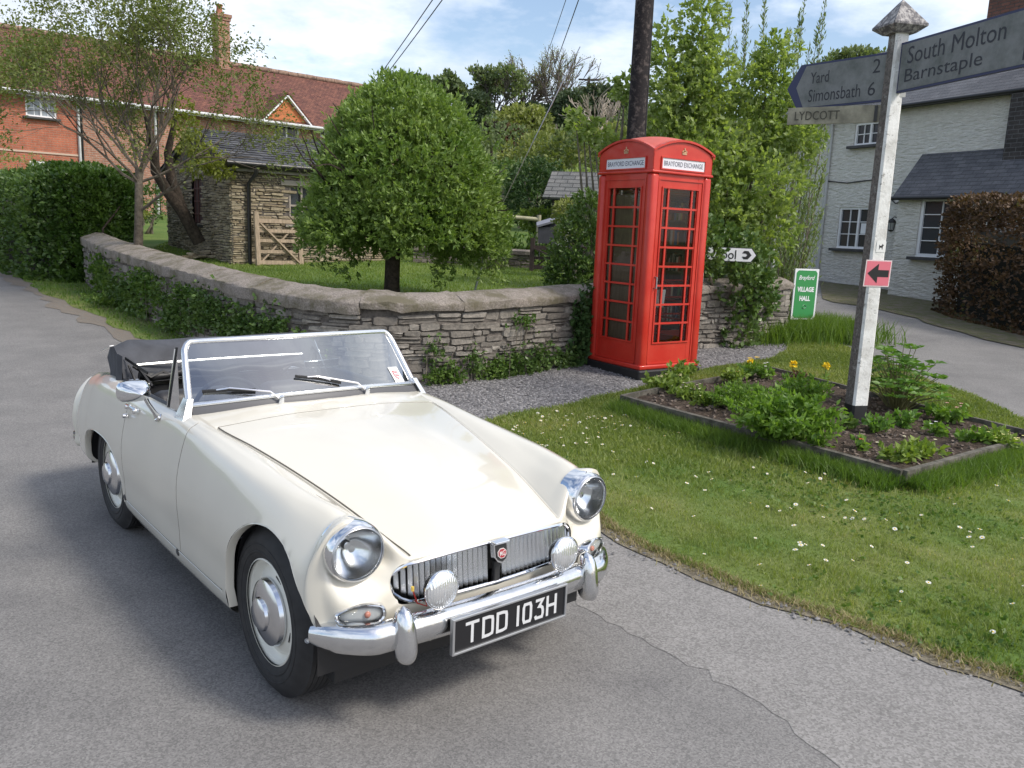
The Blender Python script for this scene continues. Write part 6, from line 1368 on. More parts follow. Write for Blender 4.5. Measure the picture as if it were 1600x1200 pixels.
P = scatter(verge_poly, 900000, rs); P = P[(P[:, 1] > 5.4+3.2*rs.rand(len(P))) & ~in_poly(P, bedA)]; P = P[inview(P)][:90000]; P3 = np.concatenate([P, (gv(P[:, 0], P[:, 1])+.014)[:, None]], 1)
tag(blades('far_verge_grass', P3, .05, .010, G_['grass'], rs, .9), 'grass round the back of the bed and beside the gravel', 'grass', kind='stuff')
# longer grass against the boards, round sign and along edges
def along(poly, n, w, rs, off=0):
    A, nn_, L = pathfn(poly); out = []
    for _ in range(n):
        s = rs.uniform(0, L); p = A(s)+nn_(s)*(off+abs(rs.normal(0, w))); out.append((p.x, p.y))
    return np.array(out)
Q = np.concatenate([along([BED[0], BED[1]], 17000, .10, rs, .0), along([BED[1], BED[2]], 13000, .09, rs, .0)]); Q = Q[~in_poly(Q, bedA)]
Q3 = np.concatenate([Q, (gv(Q[:, 0], Q[:, 1])+.01)[:, None]], 1)
tag(blades('long_grass', Q3, .125, .0055, G_['longgrass'], rs, .8), 'long uncut grass standing against the bed boards', 'grass', kind='stuff')
sgp = gp(1250, 528); cN = rs.normal(0, 1, (9000, 2))*np.array([.42, .30])+np.array([sgp.x+.15, sgp.y+.1]); c2 = rs.normal(0, 1, (5000, 2))*np.array([.5, .2])+np.array([sgp.x-1.0, sgp.y-.4])
Q = np.concatenate([cN, c2]); Q3 = np.concatenate([Q, gv(Q[:, 0], Q[:, 1])[:, None]], 1); tag(blades('tall_grass_tuft', Q3, .34, .012, G_['longgrass'], rs, .6), 'tall dark grass growing round the green village hall board', 'grass', kind='stuff')
P = scatter(lverge_poly, 260000, rs); P = P[inview(P)]; P = P[P[:, 1] < 30]; P3 = np.concatenate([P, (gv(P[:, 0], P[:, 1])+.01)[:, None]], 1)
tag(blades('left_verge_grass', P3[:90000], .07, .012, G_['longgrass'], rs, .9), 'rough grass along the foot of the wall and hedge', 'grass', kind='stuff')
lawnp = [(-7.2, 15.1), (-3.85, 10.9), (-2.3, 9.4), (-.7, 9.2), (1.8, 11.4), (4.2, 13), (4.5, 20), (-9, 24)]
P = scatter(lawnp, 130000, rs); P3 = np.concatenate([P, lawn_h(0, P[:, 1])[:, None]], 1); tag(blades('lawn_grass', P3, .045, .012, G_['lawnblade'], rs, .9), 'mown lawn grass inside the garden wall', 'grass', kind='stuff')
Q = along(wob(vedge, .04, .2, rs), 16000, .06, rs, -.06); Q3 = np.concatenate([Q, (gv(Q[:, 0], Q[:, 1])+.012)[:, None]], 1)
tag(blades('dead_grass_fringe', Q3, .035, .005, leafmat('straw', (.20, .17, .09), (.36, .30, .17), .8, .2, 3, c3=(.12, .16, .04)), rs, 1.3), 'brown dry grass fringe where the verge meets the tarmac', 'grass', kind='stuff')
Q = scatter(verge_poly, 26000, rs); Q = Q[inview(Q) & ~in_poly(Q, bedA)]; Q = Q[(np.cos(Q[:, 0]*2.3+1)+np.cos(Q[:, 1]*3.1+Q[:, 0])+rs.normal(0, .5, len(Q))) > .75]; Q3 = np.concatenate([Q, (gv(Q[:, 0], Q[:, 1])+.03)[:, None]], 1); dq = rs.normal(0, 1, Q3.shape)*[1, 1, .25]+[0, 0, .25]; a_, b_ = sprigs(Q3, unit(dq), 3, .9, .012, rs)
tag(leaves('clover', a_, b_, .026, G_['weed'], None, .8, .15, 4), 'patches of clover and small broad leaved weeds in the verge', 'weeds', kind='stuff')
Q = np.concatenate([scatter([(-1.5, 8.2), (-.3, 7.0), (1.1, 8.6), (3.0, 10.4), (4.1, 12.2), (3, 11.5), (1.9, 10.8), (.9, 10), (0, 9.1)], 30000, rs)[:9000], along(wob(vedge, .05, .2, rs), 350, .08, rs, .02)]); n_ = len(Q); gz_ = gv(Q[:, 0], Q[:, 1])+.016
oc_ = np.array([(1, 0, 0), (0, 1, 0), (-1, 0, 0), (0, -1, 0), (.1, .1, .8)]); sc_ = rs.uniform(.005, .014, (n_, 1, 1))*rs.uniform(.6, 1.4, (n_, 5, 3)); Vg = np.concatenate([Q, gz_[:, None]], 1)[:, None, :]+oc_[None]*sc_; i_ = np.arange(n_)[:, None]*5; Fg = np.concatenate([i_+[0, 1, 4], i_+[1, 2, 4], i_+[2, 3, 4], i_+[3, 0, 4]], 1).reshape(-1, 3)
tag(np_mesh('gravel_chips', Vg.reshape(-1, 3), Fg, 3, stone_mat('chip', (.15, .148, .15), (.36, .35, .35), (.20, .195, .20))), 'loose grey stone chippings over the gravel patch', 'gravel', kind='stuff')
# ---- daisies
dm_ = MB()
for k in range(11): 
    a = k*6.283/11; dm_.add([(0, 0, .0), (math.cos(a-.2)*.010, math.sin(a-.2)*.010, .002), (math.cos(a)*.0125, math.sin(a)*.0125, .001), (math.cos(a+.2)*.010, math.sin(a+.2)*.010, .002)], [(0, 1, 2, 3)])
dm_.sphere((0, 0, .001), (.0045, .0045, .003), nu=8, nv=4, mi=1); dm_.tube([(0, 0, 0), (.004, .002, -.035)], .001, 4, mi=2)
d0 = dm_.build('daisy', [mat('petal_white', (.85, .85, .83), .6), mat('daisy_yellow', (.75, .5, .05), .6), G_['grass']], normals=False)
dpts = [(c, r) for c, r in zip([(1040, 700), (860, 660), (1160, 680), (1100, 760), (1250, 800), (1420, 860), (1500, 960), (1350, 930), (1560, 850), (1200, 900), (1480, 780)], [60, 50, 50, 60, 60, 70, 60, 60, 30, 60, 60])]
rd = random.Random(9); nd_ = 0; first = True
fixed = [(1087, 748), (1107, 741), (1112, 752), (1141, 754), (1162, 770), (1172, 790), (1187, 718), (1199, 795), (1218, 802), (1235, 798), (1243, 792), (1258, 741), (1262, 758), (1284, 794), (1286, 812), (1304, 801), (1320, 813), (1331, 814), (1350, 815), (1322, 785), (1335, 802), (1014, 672), (1038, 684), (1060, 679), (940, 654), (985, 668), (1483, 782), (1491, 791), (1557, 762), (1575, 786), (1499, 828), (1515, 835), (1530, 831), (1534, 844), (1597, 845), (1405, 806), (1258, 855), (1240, 825), (1405, 945), (1392, 855), (1290, 880), (1180, 845), (1100, 870), (985, 770), (1130, 690), (1165, 701), (1600, 920), (1450, 915), (1340, 995), (1010, 725), (895, 650), (870, 645), (845, 660), (905, 663), (930, 668), (880, 655), (858, 650)]
for (px, py) in fixed+[(rd.uniform(800, 1000), rd.uniform(648, 700)) for _ in range(60)]+[(rd.uniform(950, 1590), rd.uniform(690, 1000)) for _ in range(60)]+[(rd.uniform(1230, 1560), rd.uniform(560, 690)) for _ in range(24)]:
    p = gp(px, py, .03)
    if not in_poly(np.array([[p.x, p.y]]), verge_poly)[0] or in_poly(np.array([[p.x, p.y]]), bedA)[0]: continue
    o = d0 if first else d0.copy()
    if not first: COL.objects.link(o)
    first = False; s_ = rd.uniform(.75, 1.25)*max(1, .8+.05*p.y); o.location = (p.x, p.y, g(p.x, p.y)+.046); o.rotation_euler = (rd.uniform(-.5, .3), rd.uniform(-.4, .4), rd.uniform(0, 6)); o.scale = (s_, s_, s_)
    tag(o, 'small white daisy with yellow centre open in the short verge grass', 'daisy', 'daisies scattered over the green verge'); nd_ += 1
# ---- raised bed
fb = thing('raised_bed', 'low four sided timber edged flower bed of dark soil round the fingerpost', 'flower bed', (0, 0, 0))
bdm = surf('old_bed_board', lambda t, c: (mixcol(t, noise(t, c, 9, 6, .7, .4, .62)[0], (.15, .138, .115), (.06, .057, .045)), noise(t, c, 30)[1], .8, .01), .9)
for (a, b), nm in zip(((0, 1), (1, 2), (2, 3), (3, 0)), ('bed_board',)*4):
    A, B = Vector((*BED[a], 0)), Vector((*BED[b], 0)); d = (B-A).normalized(); n = Vector((d.y, -d.x, 0)); m = MB(); nseg = 6; vv = []
    za, zb = g(A.x, A.y)+.145, g(B.x, B.y)+.145; e0 = .045*0 if a % 2 else .0
    for i in range(nseg+1):
        t_ = i/nseg; p = A.lerp(B, t_)-d*(0 if i else 0)+n*.012*math.sin(t_*7+a); z = za+(zb-za)*t_; k0 = (.0 if i not in (0, nseg) else 0)
        if i == 0 and a % 2 == 0: p = p+d*.0
        vv += [p+n*.022+Vector((0, 0, -.2)), p+n*.022+Vector((0, 0, z)), p-n*.022+Vector((0, 0, z+.002)), p-n*.022+Vector((0, 0, -.2))]
    m.add(vv, [(i*4+k, i*4+(k+1) % 4, i*4+4+(k+1) % 4, i*4+4+k) for i in range(nseg) for k in range(4)]+[(0, 1, 2, 3), (nseg*4, nseg*4+3, nseg*4+2, nseg*4+1)]); m.build('bed_board', bdm, fb)
bm = bmesh.new(); bm.faces.new([bm.verts.new((*p, 0)) for p in BED]); bmesh.ops.subdivide_edges(bm, edges=bm.edges[:], cuts=60, use_grid_fill=True); 
for v in bm.verts: v.co.z = g(v.co.x, v.co.y)+.10+.018*math.sin(v.co.x*9+v.co.y*4)*math.cos(v.co.y*8)+rnd.uniform(-.008, .010)
me = bpy.data.meshes.new('soil'); bm.to_mesh(me); bm.free(); me.materials.append(M_['soil']); me.shade_smooth(); o = bpy.data.objects.new('soil', me); COL.objects.link(o); o.parent = fb
m = MB()
for p in scatter(bedA, 2600, rs)[:1500]:
    s_ = rs.uniform(.008, .028); m.box((p[0], p[1], g(p[0], p[1])+.112), (s_, s_*.8, s_*.6), Matrix.Rotation(rs.uniform(0, 3), 3, 'Z') @ Matrix.Rotation(rs.uniform(-.6, .6), 3, 'X'))
o = m.build('soil_crumbs', mat('crumb', (.16, .125, .10), .95, var=.5, vscale=9), fb)
def bedz(x, y): return g(x, y)+.10
def on_bed(px, py): return gp(px, py, .10)
def foliage(name, label, cat, loc, P, D, size, mt, width=.45, group=None, stems=None, seed=1, fold=.25, bk_=None, droop=0, lname='leaves', thing_=None):
    t = thing_ or thing(name, label, cat, loc, 0, group)
    leaves(lname, to_local(P, loc), D, size, mt, t, width, fold, seed, droop)
    if stems is not None: stems.build('stems', bk_ or bark, t, smooth=60)
    return t
def clump(name, label, cat, p, R_, Hh, n, size, mt, rs, width=.5, up=.6, stemn=8, group=None, fl=None, droop=0):
    """low plant: stems fan out of the ground, leaves along their upper part"""
    p = np.array(p, float); m = MB(); Ps = []; Ds = []
    for i in range(stemn):
        a = rs.uniform(0, 6.28); r = R_*math.sqrt(rs.rand()); tip = np.array([math.cos(a)*r, math.sin(a)*r, Hh*rs.uniform(.55, 1)*(1-.35*(r/R_)**2)]); m.tube([(0, 0, -.02), tuple(tip*np.array([.35, .35, .6])), tuple(tip)], [.004, .003, .002], 4, caps=False)
        k = n//stemn; t_ = rs.uniform(.25, 1, k)[:, None]; q_ = tip*t_*np.array([1, 1, 1]); Ps.append(q_+rs.normal(0, .012, (k, 3))); d = rs.normal(0, .8, (k, 3)); d += tip/np.linalg.norm(tip)*.5; d[:, 2] += up*.5; Ds.append(d)
    Pn = np.concatenate(Ps); Dn = np.concatenate(Ds); t = thing(name, label, cat, tuple(p), 0, group)
    leaves('leaves', Pn, Dn, size, mt, t, width, .3, rs.randint(999), droop); m.build('stems', G_['weed'], t)
    if fl:
        colr, nf, fs_ = fl; fm = mat('petal_'+name, colr, .6)
        for i in range(nf):
            a = rs.uniform(0, 6.28); r = R_*math.sqrt(rs.rand())*.8; mm = MB(); z = Hh*rs.uniform(.75, 1.1)
            for k in range(5): b = k*1.2566; mm.add([(0, 0, 0), (math.cos(b-.5)*fs_, math.sin(b-.5)*fs_, fs_*.25), (math.cos(b)*fs_*1.2, math.sin(b)*fs_*1.2, fs_*.2), (math.cos(b+.5)*fs_, math.sin(b+.5)*fs_, fs_*.25)], [(0, 1, 2, 3)])
            mm.v = [(v[0]+math.cos(a)*r, v[1]+math.sin(a)*r, v[2]+z) for v in mm.v]; mm.tube([(math.cos(a)*r, math.sin(a)*r, z), (math.cos(a)*r*.6, math.sin(a)*r*.6, 0)], .0018, 4, mi=1); mm.build('flower', [fm, G_['weed']], t, normals=False)
    return t
rs = np.random.RandomState(77)
# the big leafy plant spilling over the boards, then the lupin and the rest
P0 = on_bed(1222, 690); clump('leafy_bush', 'large bright green leafy perennial spilling over the front board of the bed', 'plant', P0, .48, .46, 4200, .062, G_['bed'], rs, .5, .5, 60)
P0 = on_bed(1160, 640); clump('leafy_bush', 'feathery green plant between the big leafy perennial and the phone box', 'plant', P0, .40, .28, 2400, .045, G_['bed'], rs, .35, .7, 40)
P0 = on_bed(1255, 640); clump('leafy_bush', 'upright green plant just left of the fingerpost foot', 'plant', P0, .28, .36, 1700, .05, G_['bed'], rs, .4, .6, 30)
# lupin: stalks with umbrella leaves
P0 = on_bed(1400, 640); lu = thing('lupin', 'tall green lupin with fan shaped leaves right of the fingerpost', 'plant', P0); m = MB(); Ps = []; Ds = []
for i in range(90):
    a = rs.uniform(0, 6.28); r = .40*math.sqrt(rs.rand()); z = rs.uniform(.22, .66)*(1-.3*(r/.32)**2); tip = np.array([math.cos(a)*r, math.sin(a)*r, z]); m.tube([(tip[0]*.15, tip[1]*.15, -.02), tuple(tip*np.array([.5, .5, .6])), tuple(tip)], [.006, .005, .003], 5, caps=False)
    for k in range(8): b = k*.785+rs.uniform(-.1, .1); Ps.append(tip); Ds.append([math.cos(b), math.sin(b), .35+tip[0]*.0])
leaves('leaves', np.array(Ps), np.array(Ds), .095, G_['lupin'], lu, .36, .2, 5, .15); m.build('stems', mat('lupin_stem', (.13, .13, .05), .7), lu, smooth=60)
for px, py, lbl, R_, Hh, mt, fl, n in (
 (1035, 606, 'pale yellow flowered primrose clump at the phone box corner of the bed', .22, .11, 'primrose', ((.80, .74, .38), 7, .014), 260),
 (1062, 596, 'tall pale leaved clump behind the corner primroses', .20, .20, 'primrose', None, 240),
 (1075, 625, 'cream primrose clump against the left board', .18, .10, 'primrose', ((.82, .78, .50), 9, .013), 220),
 (1110, 634, 'low primrose with cream flowers near the left board', .16, .09, 'primrose', ((.82, .78, .50), 5, .013), 160),
 (1145, 600, 'small leafy plant with one orange flower near the yellow blooms', .14, .12, 'primrose', ((.75, .35, .10), 1, .016), 160),
 (1168, 592, 'double yellow flowered marigold clump at the back of the bed', .12, .16, 'bed', ((.80, .52, .02), 2, .026), 120),
 (1190, 592, 'white flowered plant beside the yellow marigold', .12, .13, 'bed', ((.8, .8, .78), 3, .015), 120),
 (1275, 704, 'low leafy seedling at the front of the bed below the post', .08, .09, 'bed', None, 60),
 (1341, 702, 'tiny plant with one red flower near the front board', .06, .07, 'bed', ((.65, .04, .05), 1, .020), 40),
 (1322, 668, 'small grey green seedling beside the post foot', .07, .07, 'weed', None, 50),
 (1370, 674, 'round leaved plant in front of the lupin stems', .13, .10, 'lupin', None, 120),
 (1415, 668, 'broad leaved plant right of the lupin foot', .14, .12, 'lupin', None, 130),
 (1400, 720, 'pale primrose clump close to the front corner', .17, .10, 'primrose', ((.82, .78, .50), 2, .012), 200),
 (1436, 714, 'yellow green primrose clump beside the front corner clump', .16, .10, 'primrose', ((.82, .78, .50), 2, .012), 200),
 (1460, 680, 'small plant with a white flower in the middle of the soil', .09, .09, 'bed', ((.8, .8, .8), 2, .014), 80),
 (1485, 660, 'bushy plant with pink flowers by the rear board', .18, .13, 'bed', ((.70, .35, .33), 4, .016), 200),
 (1520, 692, 'green plant left of the red primula', .14, .09, 'bed', None, 120),
 (1560, 694, 'yellow flowered primrose patch with one red bloom by the right board', .20, .08, 'primrose', ((.82, .76, .30), 12, .012), 240),
 (1250, 596, 'low reddish plant at the back of the bed', .10, .07, 'beech', None, 70)):
    clump('bedding_plant', lbl, 'plant', on_bed(px, py), R_*1.2, Hh*1.35, int(n*1.2), .066, G_[mt], rs, .55, .6, 14, 'small bedding plants', fl)
for px, py, w_ in ((1170, 582, 'left'), (1237, 583, 'middle'), (1289, 581, 'right')):
    p = at(px, py, 9.15); b = Vector((p.x, p.y, bedz(p.x, p.y))); t = thing('yellow_tulip', '%s of the three round yellow flowers at the back of the bed' % {'left': 'leftmost', 'middle': 'middle', 'right': 'rightmost'}[w_], 'flower', b, 0, 'yellow flowers at the back of the bed')
    h_ = max(.15, p.z-b.z); m = MB(); m.tube([(0, 0, 0), (.01, 0, h_)], .004, 5); m.build('stem', G_['weed'], t); Dq = unit(rs.normal(0, 1, (60, 3))); leaves('petals', Dq*.018+np.array([.01, 0, h_]), Dq, .032, mat('yellow_petal', (.86, .64, .02), .6), t, .9, .2, 3); leaves('leaves', rs.normal(0, .01, (10, 3)), rs.normal(0, .7, (10, 3))+np.array([0, 0, .6]), .10, G_['bed'], t, .2, .2, 4)
# ---- round tree
def tree_thing(name, label, base, group=None): return thing(name, label, 'tree', base, 0, group)
rs = np.random.RandomState(5)
B = at(612, 470, 11.5); B.z = lawn_h(B.x, B.y); rt = tree_thing('round_tree', 'dense rounded evergreen tree with glossy green leaves and short dark trunk inside the garden wall', B)
ctr = np.array(at(635, 300, 11.5))-np.array(B); m = MB(); tips = []
tk = at(614, 395, 11.5)-B
m.tube([(0, 0, -.1), (.0, 0, .25), tuple(tk), tuple(tk+Vector((-.02, 0, .25)))], [.14, .105, .10, .12], 14, caps=False)
for i in range(9): 
    a = i*.698; grow(m, tuple(tk+Vector((0, 0, .12))), (math.cos(a), math.sin(a), rs.uniform(.3, 1.3)), 1.0, .055, 2, rs, tips, .1, .6, (2, 3))
m.build('trunk', barkd, rt, smooth=60)
parts_ = []
for c, r, n in ((ctr+[-.06, 0, .42], (.98, 1.0, 1.0), 4200), (ctr+[.0, 0, -.02], (1.20, 1.22, .98), 4800), (ctr+[.03, 0, -.48], (1.38, 1.36, .74), 5600), (ctr+[-.75, -.1, -.75], (.62, .7, .42), 700), (ctr+[.85, -.1, -.70], (.55, .6, .50), 600), (ctr+[-.12, 0, 1.1], (.45, .5, .40), 300)):
    parts_.append(blob(c, r, n, rs, .32, .13, 4.0))
Pn = np.concatenate([p[0] for p in parts_]); Dn = np.concatenate([p[1] for p in parts_])
zlow = tk.z+.16; kk = (Pn[:, 2] > zlow+.30*hnoise(Pn[:, :2].repeat(2, 1)[:, :3], rs, f=2.5)-.12*(np.abs(Pn[:, 0]-tk.x) > .5)); Pn, Dn = Pn[kk], Dn[kk]
Dn[:, 2] += .45; Pl, Dl = sprigs(Pn, unit(Dn), 7, .62, .055, rs)
tw, td = blob(ctr, (1.25, 1.28, 1.40), 200, rs, .06, .10); td[:, 2] += .9; kk = tw[:, 2] > ctr[2]-.6; a1_, a2_ = sprigs(tw[kk], unit(td[kk]), 9, .5, .16, rs); Pl = np.concatenate([Pl, a1_]); Dl = np.concatenate([Dl, a2_])
# thin hanging shoots low on the right and left
for px, py in ((500, 400), (540, 418), (760, 395), (775, 425), (480, 350), (745, 405), (700, 400), (560, 405), (690, 425)):
    c = np.array(at(px, py, 11.3+rs.uniform(0, .6)))-np.array(B); n = 26; q1 = c+rs.normal(0, 1, (n, 3))*[.09, .09, .13]; q2 = rs.normal(0, .8, (n, 3))-[0, 0, .3]; a1_, a2_ = sprigs(q1, unit(q2), 5, .6, .05, rs); Pl = np.concatenate([Pl, a1_]); Dl = np.concatenate([Dl, a2_])
leaves('crown', Pl, Dl, .073, G_['bay'], rt, .42, .3, 8)
# ---- sparse tree on the left, and the dark trunk behind it
rs = np.random.RandomState(19)
B = at(212, 392, 13.4); B.z = lawn_h(B.x, B.y)-.1; st_ = tree_thing('slender_tree', 'slender grey stemmed tree with airy half opened leaves behind the left end of the wall', B); m = MB(); tips = []
fork = at(217, 262, 13.4)-B; m.tube([(0, 0, -.1), tuple(fork*.5+Vector((.015, 0, 0))), tuple(fork)], [.085, .065, .055], 10, caps=False)
for a, up_, l_ in ((0, 1.5, 1.25), (.9, 1.1, 1.2), (1.9, 1.2, 1.1), (2.9, .9, 1.25), (3.6, 1.3, 1.15), (4.5, 1.1, 1.1), (5.4, 1.0, 1.2), (.4, .6, 1.15), (3.2, .55, 1.2), (2.4, 2.6, 1.2), (5.9, 2.0, 1.1)):
    grow(m, tuple(fork-Vector((0, 0, rs.uniform(0, .35)))), (math.cos(a), math.sin(a)*.8, up_), l_, .024, 3, rs, tips, .10, .62, (3, 4), mr=.003)
grow(m, tuple(fork*.62), (1, -.2, .5), .8, .03, 2, rs, tips, .12, .5); m.build('trunk', brownb, st_, smooth=60)
T_ = np.array([q[0] for q in tips]); TD = np.array([q[1] for q in tips]); Pl, Dl = sprigs(T_, TD, 20, .9, .24, rs); Pl = Pl+rs.normal(0, .07, Pl.shape)
leaves('crown', Pl, Dl, .062, G_['sparse'], st_, .5, .3, 9, .25)
B = at(308, 372, 16.2); B.z = lawn_h(B.x, B.y); dt = tree_thing('leaning_dark_tree', 'dark thick trunk leaning against the stone outbuilding with yellow green low branches', B); m = MB(); tips = []
pk = [at(x, y, 16.2-.1*i)-B for i, (x, y) in enumerate(((312, 380), (285, 330), (262, 300), (243, 268), (240, 235), (228, 180)))]; m.tube([tuple(p) for p in pk], [.12, .115, .10, .09, .07, .04], 12, caps=False)
m.tube([tuple(pk[1]), tuple(at(268, 280, 16.2)-B), tuple(at(262, 240, 16.2)-B), tuple(at(275, 180, 16.0)-B)], [.11, .10, .07, .04], 10, caps=False)
for c, d in ((pk[5], (-.3, 0, 1)), (pk[4], (-1, 0, .8)), (at(275, 180, 16)-B, (-.3, 0, 1))): grow(m, tuple(c), d, .8, .03, 3, rs, tips, .08, .6, (2, 3), mr=.004)
m.build('trunk', barkd, dt, smooth=60); T_ = np.array([q[0] for q in tips]); TD = np.array([q[1] for q in tips]); Pl, Dl = sprigs(T_, TD, 8, .9, .15, rs)
ex = []
for px, py, r in ((325, 245, .30), (345, 266, .22), (310, 258, .28), (300, 225, .3), (290, 200, .3), (280, 170, .35)): ex.append(blob(np.array(at(px, py, 15.2))-np.array(B), (r, r*.8, r*.55), 110, rs, .8, .2))
e1 = np.concatenate([x[0] for x in ex]); e2 = np.concatenate([x[1] for x in ex]); a1_, a2_ = sprigs(e1, e2, 3, .8, .06, rs); leaves('crown', np.concatenate([Pl, a1_]), np.concatenate([Dl, a2_]), .075, G_['sparse2'], dt, .5, .3, 9, .2)
# ---- maple and wispy shrubs behind the phone box
def bushy(name, label, base, blobs, size, mt, rs, k=5, width=.5, cat='shrub', stems=8, sh=.5, lump=.2, spread=.7, upb=.3, gap=.06, bk_=None, droop=0, group=None):
    base = Vector(base); t = thing(name, label, cat, base, 0, group); Ps, Ds = [], []
    for c, r, n in blobs: p, d = blob(np.array(c)-np.array(base), r, n, rs, sh, lump, 3.2); Ps.append(p); Ds.append(d)
    P_, D_ = np.concatenate(Ps), np.concatenate(Ds); D_[:, 2] += upb; a, b = sprigs(P_, unit(D_), k, spread, gap, rs); ok_ = a[:, 2] > .0; leaves('crown' if cat == 'tree' else 'foliage', a[ok_], b[ok_], size, mt, t, width, .3, rs.randint(999), droop)
    m = MB()
    for i in range(stems):
        c, r, n = blobs[i % len(blobs)]; e = np.array(c)-np.array(base)+rs.normal(0, .35, 3)*np.array(r); b0 = rs.normal(0, .08, 3); b0[2] = -.05; mid = (e*.5)+rs.normal(0, .1, 3); m.tube([tuple(b0), tuple(mid), tuple(e)], [.03+.008*np.linalg.norm(e), .025, .008], 6, caps=False)
    m.build('trunk' if cat == 'tree' else 'stems', bk_ or bark, t, smooth=60); return t
def gb(px, Y, x_=None): p = at(px, 400, Y); return Vector((p.x, p.y, g(p.x, p.y)))
rs = np.random.RandomState(23)
A3 = lambda px, py, Y: tuple(at(px, py, Y))
bushy('maple_tree', 'bright lime green maple with upright leafy shoots behind the phone box', gb(1130, 13.2), [(A3(1100, 250, 13), (.75, .6, .55), 420), (A3(1165, 290, 12.8), (.75, .6, .55), 420), (A3(1060, 200, 13.2), (.55, .5, .45), 260), (A3(1150, 200, 13.4), (.70, .5, .45), 300), (A3(1215, 230, 13.2), (.55, .45, .45), 240), (A3(1040, 110, 13.2), (.25, .25, .75), 170), (A3(1095, 60, 13.2), (.28, .28, .75), 220), (A3(1110, 130, 13), (.32, .3, .5), 200), (A3(1075, 150, 13), (.4, .3, .45), 190), (A3(1215, 90, 13.2), (.28, .25, .35), 110), (A3(1190, 130, 13.2), (.4, .3, .35), 160), (A3(1250, 165, 13.2), (.35, .3, .35), 130), (A3(1255, 215, 12.8), (.30, .25, .14), 70), (A3(1190, 360, 12.9), (.55, .5, .5), 260), (A3(1130, 340, 12.6), (.5, .45, .5), 240)], .085, G_['maple'], rs, 8, .6, 'tree', 22, .75, .25, .75, .25, .10)
m_ = None
bushy('maple_sapling', 'thin lime green maple sapling left of the telegraph pole', gb(950, 13.8), [(A3(972, 140, 13.6), (.16, .14, .12), 26), (A3(985, 130, 13.6), (.14, .12, .14), 22), (A3(905, 190, 13.6), (.22, .15, .12), 34), (A3(925, 205, 13.6), (.2, .15, .12), 30), (A3(955, 225, 13.6), (.2, .15, .1), 26)], .10, G_['maple'], rs, 6, .75, 'tree', 10, .8, .2, .8, .2, .09)
# willow: tall whippy shoots with narrow leaves
def whips(name, label, base, list_, size, mt, rs, n=14):
    t = thing(name, label, 'shrub', base, 0); m = MB(); Ps, Ds = [], []
    for (px, py, Y, n_) in list_:
        e = np.array(at(px, py, Y))-np.array(base); b0 = np.array([e[0]*.55, e[1]*.6, .1]); mid = (b0+e)*.5+rs.normal(0, .05, 3); m.tube([tuple(b0), tuple(mid), tuple(e)], [.018, .012, .004], 5, caps=False)
        L_ = np.linalg.norm(e-b0)
        tt = rs.uniform(.12, 1, (n_, 1)); q_ = np.where(tt < .5, b0+(mid-b0)*tt*2, mid+(e-mid)*(tt-.5)*2); d = (e-b0)/L_*.9+rs.normal(0, .35, (n_, 3))
        w = .16*(1-tt)+.01; q_ = q_+rs.normal(0, 1, q_.shape)*w; Ps.append(q_); Ds.append(d)
    P_, D_ = np.concatenate(Ps), np.concatenate(Ds); leaves('foliage', P_, D_, size, mt, t, .28, .2, 3); m.build('stems', bark, t, smooth=60)
whips('willow_shrub', 'wispy willow with tall upright shoots against the sky behind the maple', gb(1190, 15.5), [(px, py, 15.5, 420) for px, py in ((1062, 25), (1078, 5), (1140, 5), (1162, 30), (1168, -10), (1195, 0), (1210, 50), (1150, 60), (1250, 20), (1258, -5), (1290, 0), (1282, 30), (1235, 50), (1225, 80), (1265, 70), (1300, 80), (1305, 110), (1180, 70), (1120, 80), (1275, 120), (1245, 120), (1215, 150), (1295, 150))], .085, G_['willow'], rs)
whips('willow_shrub', 'pale feathery shrub hanging over the left part of the white cottage', gb(1215, 13.4), [(px, py, 13.4, 240) for px, py in ((1290, 250), (1285, 280), (1270, 235), (1260, 310), (1285, 330), (1250, 270), (1230, 320), (1275, 360), (1240, 380), (1210, 300), (1255, 410), (1220, 420), (1200, 380))], .075, G_['willow'], rs)
bushy('ivy_bush', 'dense ivy mound over the wall right of the phone box', gb(1150, 11.9), [(A3(1140, 430, 11.7), (.55, .4, .55), 520), (A3(1120, 390, 11.9), (.35, .3, .4), 240), (A3(1175, 460, 11.9), (.35, .3, .35), 240), (A3(1150, 520, 11.6), (.28, .2, .22), 110), (A3(1108, 398, 11.05), (.15, .08, .2), 90), (A3(1165, 430, 11.25), (.2, .12, .10), 60)], .075, G_['ivy'], rs, 4, .8, 'shrub', 10, .35, .22)
m = MB(); wp = gb(1213, 13.2); m.tube([wp, at(1211, 330, 13.2)], .03, 8); o = m.build('pale_stake', M_['drain_white']); tag(o, 'pale upright pipe standing in the bushes left of the cottage drainpipe', 'pipe')
bushy('dark_bush', 'dark green bush leaning over the wall left of the phone box', (at(900, 440, 12)[0], 12, lawn_h(0, 12)), [(A3(905, 400, 11.9), (.40, .4, .62), 800), (A3(920, 340, 12.1), (.28, .3, .35), 300), (A3(890, 430, 11.8), (.32, .3, .32), 300), (A3(925, 440, 11.5), (.22, .25, .3), 160)], .07, G_['ivy'], rs, 4, .5, 'shrub', 8, .4, .15)
bushy('laurel_shoot', 'lighter leafed shrub climbing in front of the shed door', (at(895, 400, 15.5)[0], 15.5, lawn_h(0, 15.5)), [(A3(893, 350, 15.5), (.30, .25, .36), 150), (A3(885, 330, 15.5), (.18, .2, .2), 60)], .085, G_['farbright'], rs, 4, .5, 'shrub', 5, .5, .2)
